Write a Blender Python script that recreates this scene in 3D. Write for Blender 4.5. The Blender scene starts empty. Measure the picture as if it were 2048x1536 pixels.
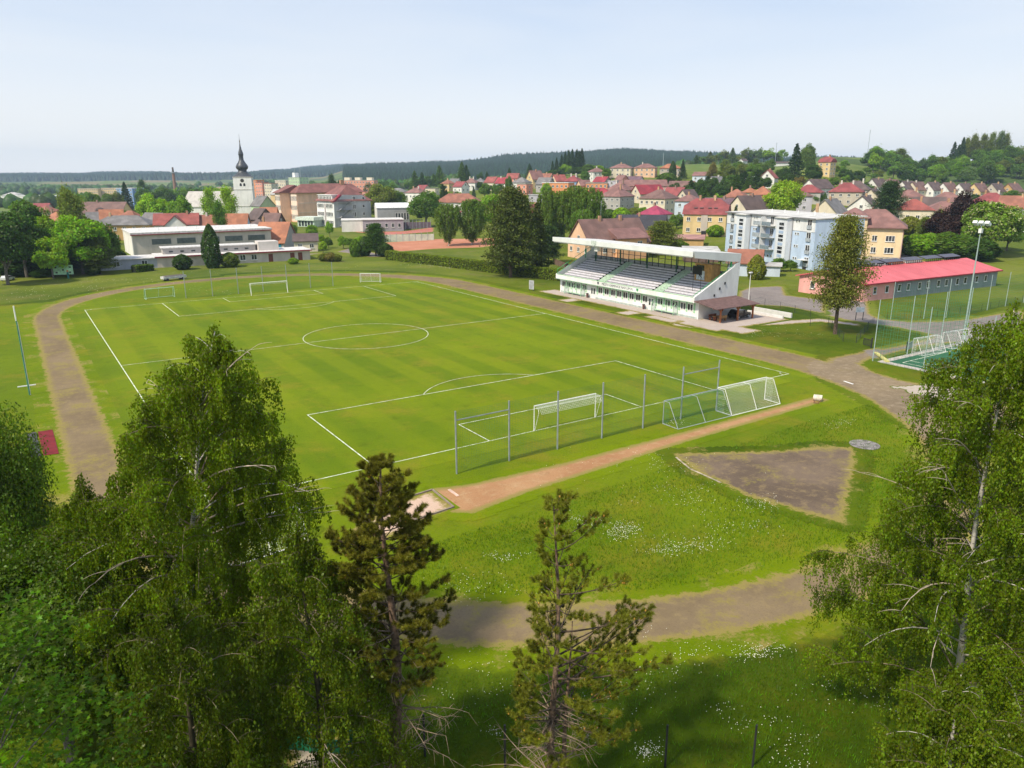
import bpy, bmesh, math, random
import numpy as np
from mathutils import Matrix, Vector
sc = bpy.context.scene
# ---------------------------------------------------------------- camera
FOC, CX, CY, CH, YAW, PITCH, ROLL = 1490.38, -9.21, -53.543, 22.77, .5848, .2710, -.0026
_cy, _sy, _cp, _sp = math.cos(YAW), math.sin(YAW), math.cos(PITCH), math.sin(PITCH)
FW = np.array([_sy*_cp, _cy*_cp, -_sp]); R0 = np.array([_cy, -_sy, 0.]); U0 = np.cross(R0, FW)
RT = R0*math.cos(ROLL)+U0*math.sin(ROLL); UP = -R0*math.sin(ROLL)+U0*math.cos(ROLL)
FH = np.array([_sy, _cy, 0.]); CAM = np.array([CX, CY, CH])
cd = bpy.data.cameras.new('camera'); cam = bpy.data.objects.new('camera', cd); sc.collection.objects.link(cam)
cd.sensor_width = 36; cd.lens = FOC/2048*36; cd.clip_start = .5; cd.clip_end = 30000
cam.matrix_world = Matrix(((RT[0], UP[0], -FW[0], CX), (RT[1], UP[1], -FW[1], CY), (RT[2], UP[2], -FW[2], CH), (0, 0, 0, 1)))
sc.camera = cam
# ---------------------------------------------------------------- sky and sun
SUN_H = -R0*.66 - FH*.62; SUN_H /= np.linalg.norm(SUN_H); EL = math.radians(50)
S3 = Vector((SUN_H[0]*math.cos(EL), SUN_H[1]*math.cos(EL), math.sin(EL)))
w = bpy.data.worlds.new('World'); sc.world = w; w.use_nodes = True
nt = w.node_tree; bg = nt.nodes['Background']; bg.inputs['Strength'].default_value = .118
sky = nt.nodes.new('ShaderNodeTexSky'); sky.sky_type = 'NISHITA'; sky.sun_disc = False
sky.sun_elevation = EL; sky.sun_rotation = math.atan2(S3.x, S3.y); sky.altitude = 500; sky.dust_density = 1.2; sky.air_density = 1.0; sky.ozone_density = 1.5
tc = nt.nodes.new('ShaderNodeTexCoord'); sep = nt.nodes.new('ShaderNodeSeparateXYZ'); nt.links.new(tc.outputs['Generated'], sep.inputs[0])
nz = nt.nodes.new('ShaderNodeTexNoise'); mp = nt.nodes.new('ShaderNodeMapping'); mp.inputs['Scale'].default_value = (1.2, 1.2, 7)
nt.links.new(tc.outputs['Generated'], mp.inputs[0]); nt.links.new(mp.outputs[0], nz.inputs['Vector']); nz.inputs['Scale'].default_value = 1.8; nz.inputs['Detail'].default_value = 6; nz.inputs['Distortion'].default_value = .6
def skyramp(stops):
    rp = nt.nodes.new('ShaderNodeValToRGB'); nt.links.new(sep.outputs['Z'], rp.inputs[0]); e = rp.color_ramp.elements
    for i, (p_, c_) in enumerate(stops):
        el = e[i] if i < 2 else e.new(p_); el.position = p_; el.color = tuple(x/10 for x in c_)+(1,)
    sc_ = nt.nodes.new('ShaderNodeVectorMath'); sc_.operation = 'SCALE'; sc_.inputs['Scale'].default_value = 10; nt.links.new(rp.outputs[0], sc_.inputs[0]); return sc_.outputs[0]
veil = skyramp([(0, (8.4,8.1,7.8)), (1, (2.4,3.1,4.6)), (.06, (6.7,6.6,6.5)), (.14, (4.9,5.4,6.1)), (.24, (3.7,4.5,5.8))])
cm_ = nt.nodes.new('ShaderNodeMapRange'); nt.links.new(nz.outputs['Fac'], cm_.inputs[0]); cm_.inputs[1].default_value = .35; cm_.inputs[2].default_value = .75; cm_.inputs[3].default_value = 0; cm_.inputs[4].default_value = .55
cmix = nt.nodes.new('ShaderNodeMixRGB'); nt.links.new(cm_.outputs[0], cmix.inputs[0]); nt.links.new(veil, cmix.inputs[1]); cmix.inputs[2].default_value = (6.2, 6.2, 6.2, 1)
mix = nt.nodes.new('ShaderNodeMixRGB'); mix.inputs[0].default_value = .85; nt.links.new(sky.outputs[0], mix.inputs[1]); nt.links.new(cmix.outputs[0], mix.inputs[2])
nt.links.new(mix.outputs[0], bg.inputs['Color'])
sl = bpy.data.lights.new('sun', 'SUN'); so = bpy.data.objects.new('sun', sl); sc.collection.objects.link(so)
sl.energy = 3.7; sl.angle = math.radians(4); sl.color = (1, .90, .72)
so.rotation_euler = S3.to_track_quat('Z', 'Y').to_euler()
sc.view_settings.view_transform = 'Standard'; sc.view_settings.look = 'None'; sc.view_settings.exposure = 0.5; sc.view_settings.gamma = 1
sc.cycles.max_bounces = 6; sc.cycles.diffuse_bounces = 3; sc.cycles.transmission_bounces = 3; sc.cycles.volume_bounces = 0; sc.cycles.transparent_max_bounces = 6
# ---------------------------------------------------------------- geometry helpers
def G(px, py, z=0.):                       # photo pixel -> point on the level z
    d = FW*FOC+RT*(px-1024)+UP*(768-py); t = (z-CH)/d[2]; return CAM+d*t
def A(px, py, Y):                          # photo pixel -> point at ground distance Y along the view
    d = FW*FOC+RT*(px-1024)+UP*(768-py); return CAM+d*(Y/(d@FH))
def XY(u, Y): p = CAM+FH*Y+R0*((u-1024)/1547*Y); return p[0], p[1]
TER = {-400: [(200,0),(400,0),(600,-2),(1200,-5),(2500,5),(5000,30),(9000,35)],
 150: [(200,0),(400,0),(600,-2),(1200,-4),(2500,7),(5000,28),(9000,30)],
 230: [(200,0),(400,0),(600,-2),(1200,-4),(2500,8),(5000,36),(9000,30)],
 320: [(200,0),(400,0),(600,-2),(1200,-3),(2500,8),(5000,37),(9000,30)],
 400: [(200,0),(400,0),(600,-2),(1200,-3),(2500,8),(5000,20),(9000,20)],
 480: [(200,0),(400,0),(600,-1),(1200,0),(2500,8),(5000,30),(9000,20)],
 560: [(200,0),(400,0),(600,0),(900,3),(1200,3),(2500,9),(5000,50),(9000,20)],
 640: [(200,0),(400,0),(600,0),(900,4),(1500,4),(2500,12),(5000,72),(9000,20)],
 700: [(200,0),(400,0),(600,1),(700,6),(900,6),(1500,4),(2500,38),(5000,76),(9000,20)],
 780: [(200,0),(400,0),(600,5),(700,8),(800,8),(1500,4),(2500,44),(5000,60),(9000,20)],
 900: [(200,0),(400,1),(500,7),(560,11),(650,14),(800,15),(1000,14),(1500,10),(2500,52),(5000,60),(9000,20)],
 1050: [(200,0),(300,1),(400,7),(450,11),(550,15),(650,19),(800,21),(1000,15),(1500,12),(2500,75),(5000,60),(9000,20)],
 1150: [(200,0),(260,1),(350,4),(400,7),(450,10),(500,14),(600,21),(700,26),(900,22),(1500,12),(2500,79),(5000,60),(9000,20)],
 1250: [(200,0),(300,2),(400,7),(450,10),(500,15),(560,23),(650,28),(900,28),(1500,15),(2500,88),(5000,60),(9000,20)],
 1350: [(200,0),(250,.5),(370,6),(450,11),(500,16),(560,23),(700,33),(900,36),(1500,25),(2500,81),(5000,60),(9000,20)],
 1420: [(200,0),(270,3),(370,7),(450,13),(560,23),(700,33),(850,36),(1500,25),(2500,78),(5000,60),(9000,20)],
 1550: [(200,0),(220,.5),(300,6),(380,11),(450,17),(560,24),(700,32),(850,38),(1500,30),(2500,60),(5000,60),(9000,20)],
 1650: [(200,0),(215,1),(260,3),(330,7.5),(400,12),(450,17),(500,23),(600,32),(700,38),(850,43),(1500,30),(2500,60),(5000,110),(9000,60)],
 1750: [(200,0),(220,1),(300,5),(350,8),(420,9.5),(500,12),(560,18),(650,30),(750,38),(900,44),(1500,35),(2500,50),(5000,110),(9000,60)],
 1850: [(200,0),(220,1),(300,5.5),(400,8),(500,10),(560,11),(620,17),(700,24),(900,36),(1500,35),(2500,50),(5000,60),(9000,60)],
 1950: [(200,0),(220,1),(300,5),(400,7),(520,9.5),(560,11),(620,18),(700,33),(900,40),(1500,35),(2500,50),(9000,60)],
 2300: [(200,0),(300,4),(400,6),(520,9),(560,11),(620,18),(700,34),(900,42),(1500,35),(2500,50),(9000,60)]}
_us = sorted(TER); _ys = np.concatenate([np.linspace(0, 1000, 201), np.linspace(1020, 9000, 400)])
_tab = np.array([np.interp(_ys, [a for a, b in TER[k]], [b for a, b in TER[k]]) for k in _us])
_ker = np.hanning(9)[1:-1]; _ker /= _ker.sum()
_tab[:, 3:198] = np.array([np.convolve(rw, _ker, 'same')[3:198] for rw in _tab])
TC = math.atan((2300-1024)/1547)
def terr(x, y):
    x = np.asarray(x, float); y = np.asarray(y, float)
    dx = x-CX; dy = y-CY; Y = dx*FH[0]+dy*FH[1]; X = dx*R0[0]+dy*R0[1]
    th = np.arctan2(X, Y); R = np.hypot(X, Y); tt = np.clip(th, math.atan((-400-1024)/1547), TC)
    u = 1024+1547*np.tan(tt); Ye = R*np.cos(tt)
    back = np.clip((np.abs(th)-1.2)/.8, 0, 1)
    iu = np.clip(np.searchsorted(_us, u)-1, 0, len(_us)-2); ua = np.array(_us, float)
    f = (u-ua[iu])/(ua[iu+1]-ua[iu]); f = np.clip(f, 0, 1); f = f*f*(3-2*f)
    k = np.searchsorted(_ys, Ye)-1; k = np.clip(k, 0, len(_ys)-2); g = np.clip((Ye-_ys[k])/(_ys[k+1]-_ys[k]), 0, 1)
    a = _tab[iu, k]*(1-g)+_tab[iu, k+1]*g; b = _tab[iu+1, k]*(1-g)+_tab[iu+1, k+1]*g
    z = a*(1-f)+b*f
    z = z + np.clip((Ye-1300)/800, 0, 1)*(5*np.sin(x*.006+1)*np.cos(y*.005)+3*np.sin(x*.017+y*.011))
    return z*(1-back)
def tz(x, y): return float(terr(x, y))
def smoothstep(e0, e1, x): t = np.clip((x-e0)/(e1-e0), 0, 1); return t*t*(3-2*t)

class MB:
    def __init__(s): s.v = []; s.f = []; s.m = []
    def add(s, vs, fs, m=0):
        n = len(s.v); s.v += [tuple(map(float, q)) for q in vs]; s.f += [tuple(i+n for i in f) for f in fs]; s.m += [m]*len(fs); return s
    def box(s, x0, x1, y0, y1, z0, z1, m=0):
        return s.add([(x0,y0,z0),(x1,y0,z0),(x1,y1,z0),(x0,y1,z0),(x0,y0,z1),(x1,y0,z1),(x1,y1,z1),(x0,y1,z1)],
                     [(0,3,2,1),(4,5,6,7),(0,1,5,4),(1,2,6,5),(2,3,7,6),(3,0,4,7)], m)
    def beam(s, a, b, w, h=None, m=0):     # square bar from a to b
        a = Vector(a); b = Vector(b); d = (b-a); h = h or w
        if d.length < 1e-6: return s
        d.normalize(); up = Vector((0,0,1)) if abs(d.z) < .95 else Vector((1,0,0)); x = d.cross(up).normalized()*w/2; y = x.cross(d).normalized()*h/2
        vs = [a-x-y, a+x-y, a+x+y, a-x+y, b-x-y, b+x-y, b+x+y, b-x+y]
        return s.add(vs, [(0,3,2,1),(4,5,6,7),(0,1,5,4),(1,2,6,5),(2,3,7,6),(3,0,4,7)], m)
    def tube(s, pts, rad, n=6, m=0, cap=True):
        pts = [Vector(p) for p in pts]; rad = rad if hasattr(rad, '__len__') else [rad]*len(pts)
        base = len(s.v); px = None
        for i, p in enumerate(pts):
            d = (pts[min(i+1, len(pts)-1)]-pts[max(i-1, 0)]); d = d.normalized() if d.length > 0 else Vector((0,0,1))
            if px is None: px = d.cross(Vector((.31,.17,.94)) if abs(d.z) < .9 else Vector((1,0,0))).normalized()
            else: px = (px-d*px.dot(d)).normalized()
            py = d.cross(px)
            for k in range(n): q = p+(px*math.cos(2*math.pi*k/n)+py*math.sin(2*math.pi*k/n))*rad[i]; s.v.append(tuple(q))
        for i in range(len(pts)-1):
            for k in range(n): s.f.append((base+i*n+k, base+i*n+(k+1)%n, base+(i+1)*n+(k+1)%n, base+(i+1)*n+k)); s.m.append(m)
        if cap: s.f.append(tuple(base+k for k in range(n))[::-1]); s.f.append(tuple(base+(len(pts)-1)*n+k for k in range(n))); s.m += [m, m]
        return s
    def prism(s, poly, axis, c0, c1, m=0):  # 2D polygon extruded; axis 'x': poly=(y,z); 'y': poly=(x,z); 'z': (x,y)
        def mk(a, b, c): return {'x': (c,a,b), 'y': (a,c,b), 'z': (a,b,c)}[axis]
        n = len(poly); vs = [mk(a,b,c0) for a,b in poly]+[mk(a,b,c1) for a,b in poly]
        return s.add(vs, [tuple(range(n))[::-1], tuple(range(n, 2*n))]+[(i,(i+1)%n,(i+1)%n+n,i+n) for i in range(n)], m)
    def sphere(s, c, r, n=10, k=7, sz=1., m=0):
        b = len(s.v); s.v.append((c[0],c[1],c[2]-r*sz))
        for i in range(1, k):
            t = math.pi*i/k
            for j in range(n): a = 2*math.pi*j/n; s.v.append((c[0]+r*math.sin(t)*math.cos(a), c[1]+r*math.sin(t)*math.sin(a), c[2]-r*sz*math.cos(t)))
        s.v.append((c[0],c[1],c[2]+r*sz)); e = len(s.v)-1
        for j in range(n):
            s.f.append((b, b+1+(j+1)%n, b+1+j)); s.f.append((e, e-n+j, e-n+(j+1)%n)); s.m += [m, m]
            for i in range(k-2): s.f.append((b+1+i*n+j, b+1+i*n+(j+1)%n, b+1+(i+1)*n+(j+1)%n, b+1+(i+1)*n+j)); s.m.append(m)
        return s
    def mesh(s, name, mats, smooth=False):
        me = bpy.data.meshes.new(name); me.from_pydata(s.v, [], s.f)
        for mt in (mats if isinstance(mats, (list, tuple)) else [mats]): me.materials.append(mt)
        me.polygons.foreach_set('material_index', s.m)
        if smooth: me.polygons.foreach_set('use_smooth', [True]*len(s.f))
        me.update()
        bm = bmesh.new(); bm.from_mesh(me); bmesh.ops.recalc_face_normals(bm, faces=bm.faces); bm.to_mesh(me); bm.free()
        return me
    def build(s, name, mats, parent=None, smooth=False, loc=None):
        return link(name, s.mesh(name, mats, smooth), parent, loc)
def link(name, data, parent=None, loc=None, rz=0.):
    o = bpy.data.objects.new(name, data); sc.collection.objects.link(o)
    if parent: o.parent = parent
    if loc is not None: o.location = loc
    if rz: o.rotation_euler = (0, 0, rz)
    return o
def tag(o, label=None, cat=None, group=None, kind=None):
    if label: o['label'] = label
    if cat: o['category'] = cat
    if group: o['group'] = group
    if kind: o['kind'] = kind
    return o
def thing(name, label, cat, loc=(0,0,0), rz=0., group=None, kind=None):
    o = link(name, None, None, loc, rz); o.empty_display_size = .3; return tag(o, label, cat, group, kind)
def dup(root, loc, rz=None, label=None, group=None, scale=None):
    r = root.copy(); sc.collection.objects.link(r); r.location = loc
    if rz is not None: r.rotation_euler = (0,0,rz)
    if scale is not None: r.scale = scale
    if label: r['label'] = label
    if group: r['group'] = group
    for ch in list(root.children):
        c = ch.copy(); sc.collection.objects.link(c); c.parent = r
        for g in ch.children: d = g.copy(); sc.collection.objects.link(d); d.parent = c
    return r
# ---------------------------------------------------------------- materials
_mc = {}
def lin(c): return tuple((x/12.92 if x <= .04045 else ((x+.055)/1.055)**2.4) for x in c)
def nodes(name):
    m = bpy.data.materials.new(name); m.use_nodes = True; t = m.node_tree; return m, t, t.nodes['Principled BSDF']
def mixn(t, a, b, fac):
    n = t.nodes.new('ShaderNodeMixRGB')
    for i, q in ((0, fac), (1, a), (2, b)):
        if hasattr(q, 'type') and hasattr(q, 'is_output'): t.links.new(q, n.inputs[i])
        else: n.inputs[i].default_value = q if i == 0 else (*q[:3], 1)
    return n.outputs[0]
def noise(t, scale, detail=4, rough=.55, vec=None, stretch=None):
    if vec is None: vec = t.nodes.new('ShaderNodeNewGeometry').outputs['Position']
    if stretch: mp = t.nodes.new('ShaderNodeMapping'); mp.inputs['Scale'].default_value = stretch; t.links.new(vec, mp.inputs[0]); vec = mp.outputs[0]
    n = t.nodes.new('ShaderNodeTexNoise'); n.inputs['Scale'].default_value = scale; n.inputs['Detail'].default_value = detail; n.inputs['Roughness'].default_value = rough
    t.links.new(vec, n.inputs['Vector']); return n.outputs['Fac']
def rmp(t, f, a, b, v0=0., v1=1.):
    n = t.nodes.new('ShaderNodeMapRange'); n.interpolation_type = 'SMOOTHSTEP'; t.links.new(f, n.inputs[0])
    n.inputs[1].default_value = a; n.inputs[2].default_value = b; n.inputs[3].default_value = v0; n.inputs[4].default_value = v1; return n.outputs[0]
def mth2(t, op, a, b=0., c=None):
    n = t.nodes.new('ShaderNodeMath'); n.operation = op
    for i, q in enumerate((a, b, c)):
        if q is None: continue
        if hasattr(q, 'is_output'): t.links.new(q, n.inputs[i])
        else: n.inputs[i].default_value = q
    return n.outputs[0]
def bump(t, b, f, s, dist=.05):
    n = t.nodes.new('ShaderNodeBump'); n.inputs['Strength'].default_value = s; n.inputs['Distance'].default_value = dist; t.links.new(f, n.inputs['Height']); t.links.new(n.outputs[0], b.inputs['Normal'])
def plain(name, c, rough=.7, var=.12, scale=1.5, metal=0., bmp=0., spec=.3):
    k = ('p', name, tuple(c), rough, var, scale)
    if k in _mc: return _mc[k]
    m, t, b = nodes(name); c = tuple(c)
    f = noise(t, scale, 5); lo = tuple(x*(1-var*2) for x in c); hi = tuple(min(1, x*(1+var)) for x in c)
    t.links.new(mixn(t, lo, hi, rmp(t, f, .3, .65)), b.inputs['Base Color']); b.inputs['Roughness'].default_value = rough; b.inputs['Metallic'].default_value = metal
    b.inputs['Specular IOR Level'].default_value = spec
    if bmp: bump(t, b, noise(t, scale*8, 4), bmp)
    _mc[k] = m; return m
def roofmat(c, rows=.33):                 # tiled roof: courses, patches of weathering
    k = ('r', tuple(c))
    if k in _mc: return _mc[k]
    m, t, b = nodes('roof_tiles'); c = tuple(c)
    tcn = t.nodes.new('ShaderNodeTexCoord').outputs['Object']
    big = rmp(t, noise(t, .35, 5), .35, .7); col = mixn(t, tuple(x*.7 for x in c), tuple(min(1, x*1.15) for x in c), big)
    col = mixn(t, col, tuple(.5*x+.06 for x in c), rmp(t, noise(t, 3, 4), .5, .75, 0, .6))
    wv = t.nodes.new('ShaderNodeTexWave'); wv.bands_direction = 'Z'; wv.inputs['Scale'].default_value = 1.6; wv.inputs['Distortion'].default_value = .5; t.links.new(tcn, wv.inputs['Vector'])
    col = mixn(t, col, tuple(x*.6 for x in c), rmp(t, wv.outputs['Fac'], .75, 1, 0, .5))
    t.links.new(col, b.inputs['Base Color']); b.inputs['Roughness'].default_value = .75; bump(t, b, wv.outputs['Fac'], .5, .04)
    _mc[k] = m; return m
def wallmat(c):
    k = ('w', tuple(c))
    if k in _mc: return _mc[k]
    m, t, b = nodes('render_plaster'); c = tuple(c)
    f = rmp(t, noise(t, .5, 5, .6, None, (1, 1, .35)), .3, .7); col = mixn(t, tuple(x*.8 for x in c), c, f)
    col = mixn(t, col, tuple(x*.72 for x in c), rmp(t, noise(t, 4, 4, .6, None, (1, 1, .15)), .58, .8, 0, .5))
    t.links.new(col, b.inputs['Base Color']); b.inputs['Roughness'].default_value = .9; bump(t, b, noise(t, 20, 3), .15, .01)
    _mc[k] = m; return m
def glassmat():
    if 'glass' in _mc: return _mc['glass']
    m, t, b = nodes('window_glass'); f = noise(t, .9, 2)
    t.links.new(mixn(t, (.012, .015, .02), (.09, .10, .11), rmp(t, f, .42, .62)), b.inputs['Base Color']); b.inputs['Roughness'].default_value = .12; b.inputs['Specular IOR Level'].default_value = .6
    _mc['glass'] = m; return m
WHITE = plain('white_paint', (.78, .78, .76), .5, .05)
GALV = plain('galvanised_metal', (.36, .40, .43), .45, .08, 3, .3)
DARKM = plain('dark_metal', (.03, .03, .035), .5, .1)
CONC = plain('concrete', (.36, .34, .31), .9, .12, .8, bmp=.2)
GREENP = plain('pale_green_paint', (.30, .55, .32), .6, .1)
WOODB = plain('brown_wood', (.22, .07, .03), .7, .2, 4)
GLASS = glassmat()
# grass colour as a function of the place on the ground
def grasscol(t, kind):
    pos = t.nodes.new('ShaderNodeNewGeometry').outputs['Position']
    n1 = noise(t, .045, 5, .6); n2 = noise(t, .6, 6, .65); n3 = noise(t, 6, 4, .7)
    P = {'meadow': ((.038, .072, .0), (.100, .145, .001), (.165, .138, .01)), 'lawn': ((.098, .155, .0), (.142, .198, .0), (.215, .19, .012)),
         'town': ((.09, .13, .012), (.16, .19, .02), (.18, .17, .06)), 'field': ((.10, .16, .03), (.15, .20, .045), (.22, .21, .09))}[kind]
    c = mixn(t, P[0], P[1], rmp(t, n1, .35, .65)); c = mixn(t, c, P[2], rmp(t, noise(t, .11, 7, .75), .47, .72, 0, .8))
    c = mixn(t, c, tuple(x*.45 for x in P[0]), rmp(t, n2, .50, .85, 0, .6)); c = mixn(t, c, tuple(x*.5 for x in P[0]), rmp(t, n3, .45, .8, 0, .5))
    c = mixn(t, c, tuple(min(1, x*1.35) for x in P[1]), rmp(t, noise(t, 2.2, 5, .7), .55, .8, 0, .35))
    return c
def grassmat(name, kind):
    m, t, b = nodes(name); t.links.new(grasscol(t, kind), b.inputs['Base Color']); b.inputs['Roughness'].default_value = .9; b.inputs['Specular IOR Level'].default_value = .12
    bump(t, b, noise(t, 5, 6, .7), .8, .15); return m
def edgemat(name, kind, c1, c2, c3, gfac=.5, streak=None, amp=3., dth=.55):   # bare ground that grass creeps over at its edges (vertex attribute e = metres inside the edge)
    m, t, b = nodes(name); at = t.nodes.new('ShaderNodeAttribute'); at.attribute_name = 'e'
    e = mth2(t, 'ADD', at.outputs['Fac'], mth2(t, 'MULTIPLY_ADD', noise(t, 1.3, 8, .8), amp, -amp/2))
    d = mixn(t, c1, c2, rmp(t, noise(t, .12, 6, .6), .35, .65)); d = mixn(t, d, c3, rmp(t, noise(t, 1.1, 6, .7, None, streak), .45, .75, 0, .7))
    d = mixn(t, d, tuple(x*.55 for x in c1), rmp(t, noise(t, 7, 4, .7), .5, .8, 0, .6)); d = mixn(t, d, tuple(min(1,x*1.5) for x in c2), rmp(t, noise(t, 2.6, 8, .85), .56, .72, 0, .5)); d = mixn(t, d, tuple(x*.5 for x in c1), rmp(t, noise(t, .5, 8, .8), .56, .7, 0, .55))
    g = grasscol(t, kind); dry = (.25, .205, .06)
    c = mixn(t, dry, d, rmp(t, e, .25, .8)); c = mixn(t, g, c, rmp(t, e, -.1, .18))
    c = mixn(t, c, dry, mth2(t, 'MULTIPLY', rmp(t, noise(t, .25, 6, .7), dth, dth+.14, 0, gfac), rmp(t, noise(t, 4, 5, .8), .35, .6)))
    t.links.new(c, b.inputs['Base Color']); b.inputs['Roughness'].default_value = .95; b.inputs['Specular IOR Level'].default_value = .1
    bump(t, b, noise(t, 6, 5, .7), .6, .06); return m
# ---------------------------------------------------------------- ground sheet
def npmesh(name, V, F, mats, smooth=False, attr=None, midx=None):
    me = bpy.data.meshes.new(name); V = np.asarray(V, np.float32); F = np.asarray(F, np.int32); n, k = F.shape
    me.vertices.add(len(V)); me.vertices.foreach_set('co', V.ravel()); me.loops.add(n*k); me.loops.foreach_set('vertex_index', F.ravel())
    me.polygons.add(n); me.polygons.foreach_set('loop_start', np.arange(n, dtype=np.int32)*k)
    if smooth: me.polygons.foreach_set('use_smooth', np.ones(n, bool))
    for mt in (mats if isinstance(mats, (list, tuple)) else [mats]): me.materials.append(mt)
    if midx is not None: me.polygons.foreach_set('material_index', np.asarray(midx, np.int32))
    if attr is not None: a = me.attributes.new('e', 'FLOAT', 'POINT'); a.data.foreach_set('value', np.asarray(attr, np.float32))
    me.update(calc_edges=True); return me
def ground():
    ths = np.concatenate([np.radians(np.arange(-180, -44, 4)), np.radians(np.arange(-44, 44.01, .35)), np.radians(np.arange(48, 180, 4))])
    rs = np.concatenate([[0], np.linspace(10, 190, 19), np.linspace(196, 1000, 160), np.geomspace(1015, 6200, 76)])
    T, R = np.meshgrid(ths, rs); X = CX+FH[0]*R*np.cos(T)+R0[0]*R*np.sin(T); Y = CY+FH[1]*R*np.cos(T)+R0[1]*R*np.sin(T); Z = terr(X, Y)
    V = np.stack([X, Y, Z], -1).reshape(-1, 3); nt_, nr = len(ths), len(rs); i, j = np.meshgrid(np.arange(nr-1), np.arange(nt_), indexing='ij'); j2 = (j+1) % nt_
    F = np.stack([i*nt_+j, i*nt_+j2, (i+1)*nt_+j2, (i+1)*nt_+j], -1).reshape(-1, 4)[:, ::-1]
    m, t, b = nodes('meadow_and_fields')
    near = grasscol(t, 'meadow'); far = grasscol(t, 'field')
    pos = t.nodes.new('ShaderNodeNewGeometry').outputs['Position']
    vor = t.nodes.new('ShaderNodeTexVoronoi'); vor.inputs['Scale'].default_value = .006; t.links.new(pos, vor.inputs['Vector'])
    sepc = t.nodes.new('ShaderNodeSeparateColor'); t.links.new(vor.outputs['Color'], sepc.inputs[0])
    far = mixn(t, far, (.20, .17, .08), rmp(t, sepc.outputs[0], .7, .72)); far = mixn(t, far, (.07, .11, .03), rmp(t, sepc.outputs[1], .6, .62))
    sub = t.nodes.new('ShaderNodeVectorMath'); sub.operation = 'DISTANCE'; t.links.new(pos, sub.inputs[0]); sub.inputs[1].default_value = (CX, CY, 0)
    c = mixn(t, near, grasscol(t, 'town'), rmp(t, sub.outputs['Value'], 130, 200)); c = mixn(t, c, far, rmp(t, sub.outputs['Value'], 520, 700))
    t.links.new(c, b.inputs['Base Color']); b.inputs['Roughness'].default_value = .95; b.inputs['Specular IOR Level'].default_value = .1; bump(t, b, noise(t, 3, 6, .75), .8, .2)
    tag(link('ground', npmesh('ground', V, F, m, True)), kind='structure')
ground()
def psdf(poly):
    P_ = np.array([p[:2] for p in poly], float)
    def f(x, y):
        d = np.full(x.shape, 1e9); ins = np.zeros(x.shape, bool)
        for i in range(len(P_)):
            a = P_[i]; b = P_[(i+1) % len(P_)]; e = b-a; tt = np.clip(((x-a[0])*e[0]+(y-a[1])*e[1])/(e@e+1e-9), 0, 1)
            d = np.minimum(d, np.hypot(x-a[0]-tt*e[0], y-a[1]-tt*e[1]))
            c = ((a[1] > y) != (b[1] > y)) & (x < (b[0]-a[0])*(y-a[1])/(b[1]-a[1]+1e-12)+a[0]); ins ^= c
        return np.where(ins, d, -d)
    return f
def patch(name, sdf, bounds, cell, z, mat, margin=1.2, label=None, keep=None, hard=0):
    x0, x1, y0, y1 = bounds; xs = np.arange(x0-2, x1+2.01, cell); ys = np.arange(y0-2, y1+2.01, cell); X, Y = np.meshgrid(xs, ys); E = sdf(X, Y)
    if hard: E = E+hard*(np.sin(X*1.7+np.sin(Y*2.3)*1.5)+.6*np.sin(Y*3.1+X*1.1)+.5*np.sin(X*5.3-Y*4.7)); E = np.where(E > 0, 5., -9.)
    KE = E if keep is None else keep(X, Y)
    nx = len(xs); i, j = np.meshgrid(np.arange(len(ys)-1), np.arange(nx-1), indexing='ij')
    F = np.stack([i*nx+j, i*nx+j+1, (i+1)*nx+j+1, (i+1)*nx+j], -1).reshape(-1, 4); e = E.ravel()
    F = F[(KE.ravel()[F].max(1) > -margin)]; used, inv = np.unique(F, return_inverse=True); F = inv.reshape(-1, 4)
    V = np.stack([X.ravel()[used], Y.ravel()[used], terr(X.ravel()[used], Y.ravel()[used])+z], -1)
    o = link(name, npmesh(name, V, F, mat, True, e[used])); return tag(o, kind='structure')
def pxpoly(pts): return [G(*p) for p in pts]
def pb(P_): a = np.array([p[:2] for p in P_]); return a[:,0].min(), a[:,0].max(), a[:,1].min(), a[:,1].max()
XC, Y0, Y1 = 32.2, 6.5, 91.
def rr(x, y): return np.hypot(x-XC, np.where(y < Y0, y-Y0, np.where(y > Y1, y-Y1, 0)))
m, t, b = nodes('mown_grass'); at = t.nodes.new('ShaderNodeAttribute'); at.attribute_name = 'e'; e_ = mth2(t, 'ADD', at.outputs['Fac'], mth2(t, 'MULTIPLY_ADD', noise(t, .9, 8, .8), 3.2, -1.6))
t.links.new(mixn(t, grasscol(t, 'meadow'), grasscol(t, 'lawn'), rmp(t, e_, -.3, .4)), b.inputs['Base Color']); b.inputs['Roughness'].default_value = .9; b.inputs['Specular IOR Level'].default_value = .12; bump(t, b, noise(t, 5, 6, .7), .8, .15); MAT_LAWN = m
rectL = psdf([(-60,4),(-60,108),(-30,112),(-2,113),(0,4)])
patch('infield_lawn', lambda x, y: np.maximum(42.3+np.where(x > XC, 2.6, 0)*smoothstep(-12, 10, y)-rr(x, y), rectL(x, y)), (-64, XC+46, Y0-46, Y1+46), .7, .006, MAT_LAWN, 2.2)
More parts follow.
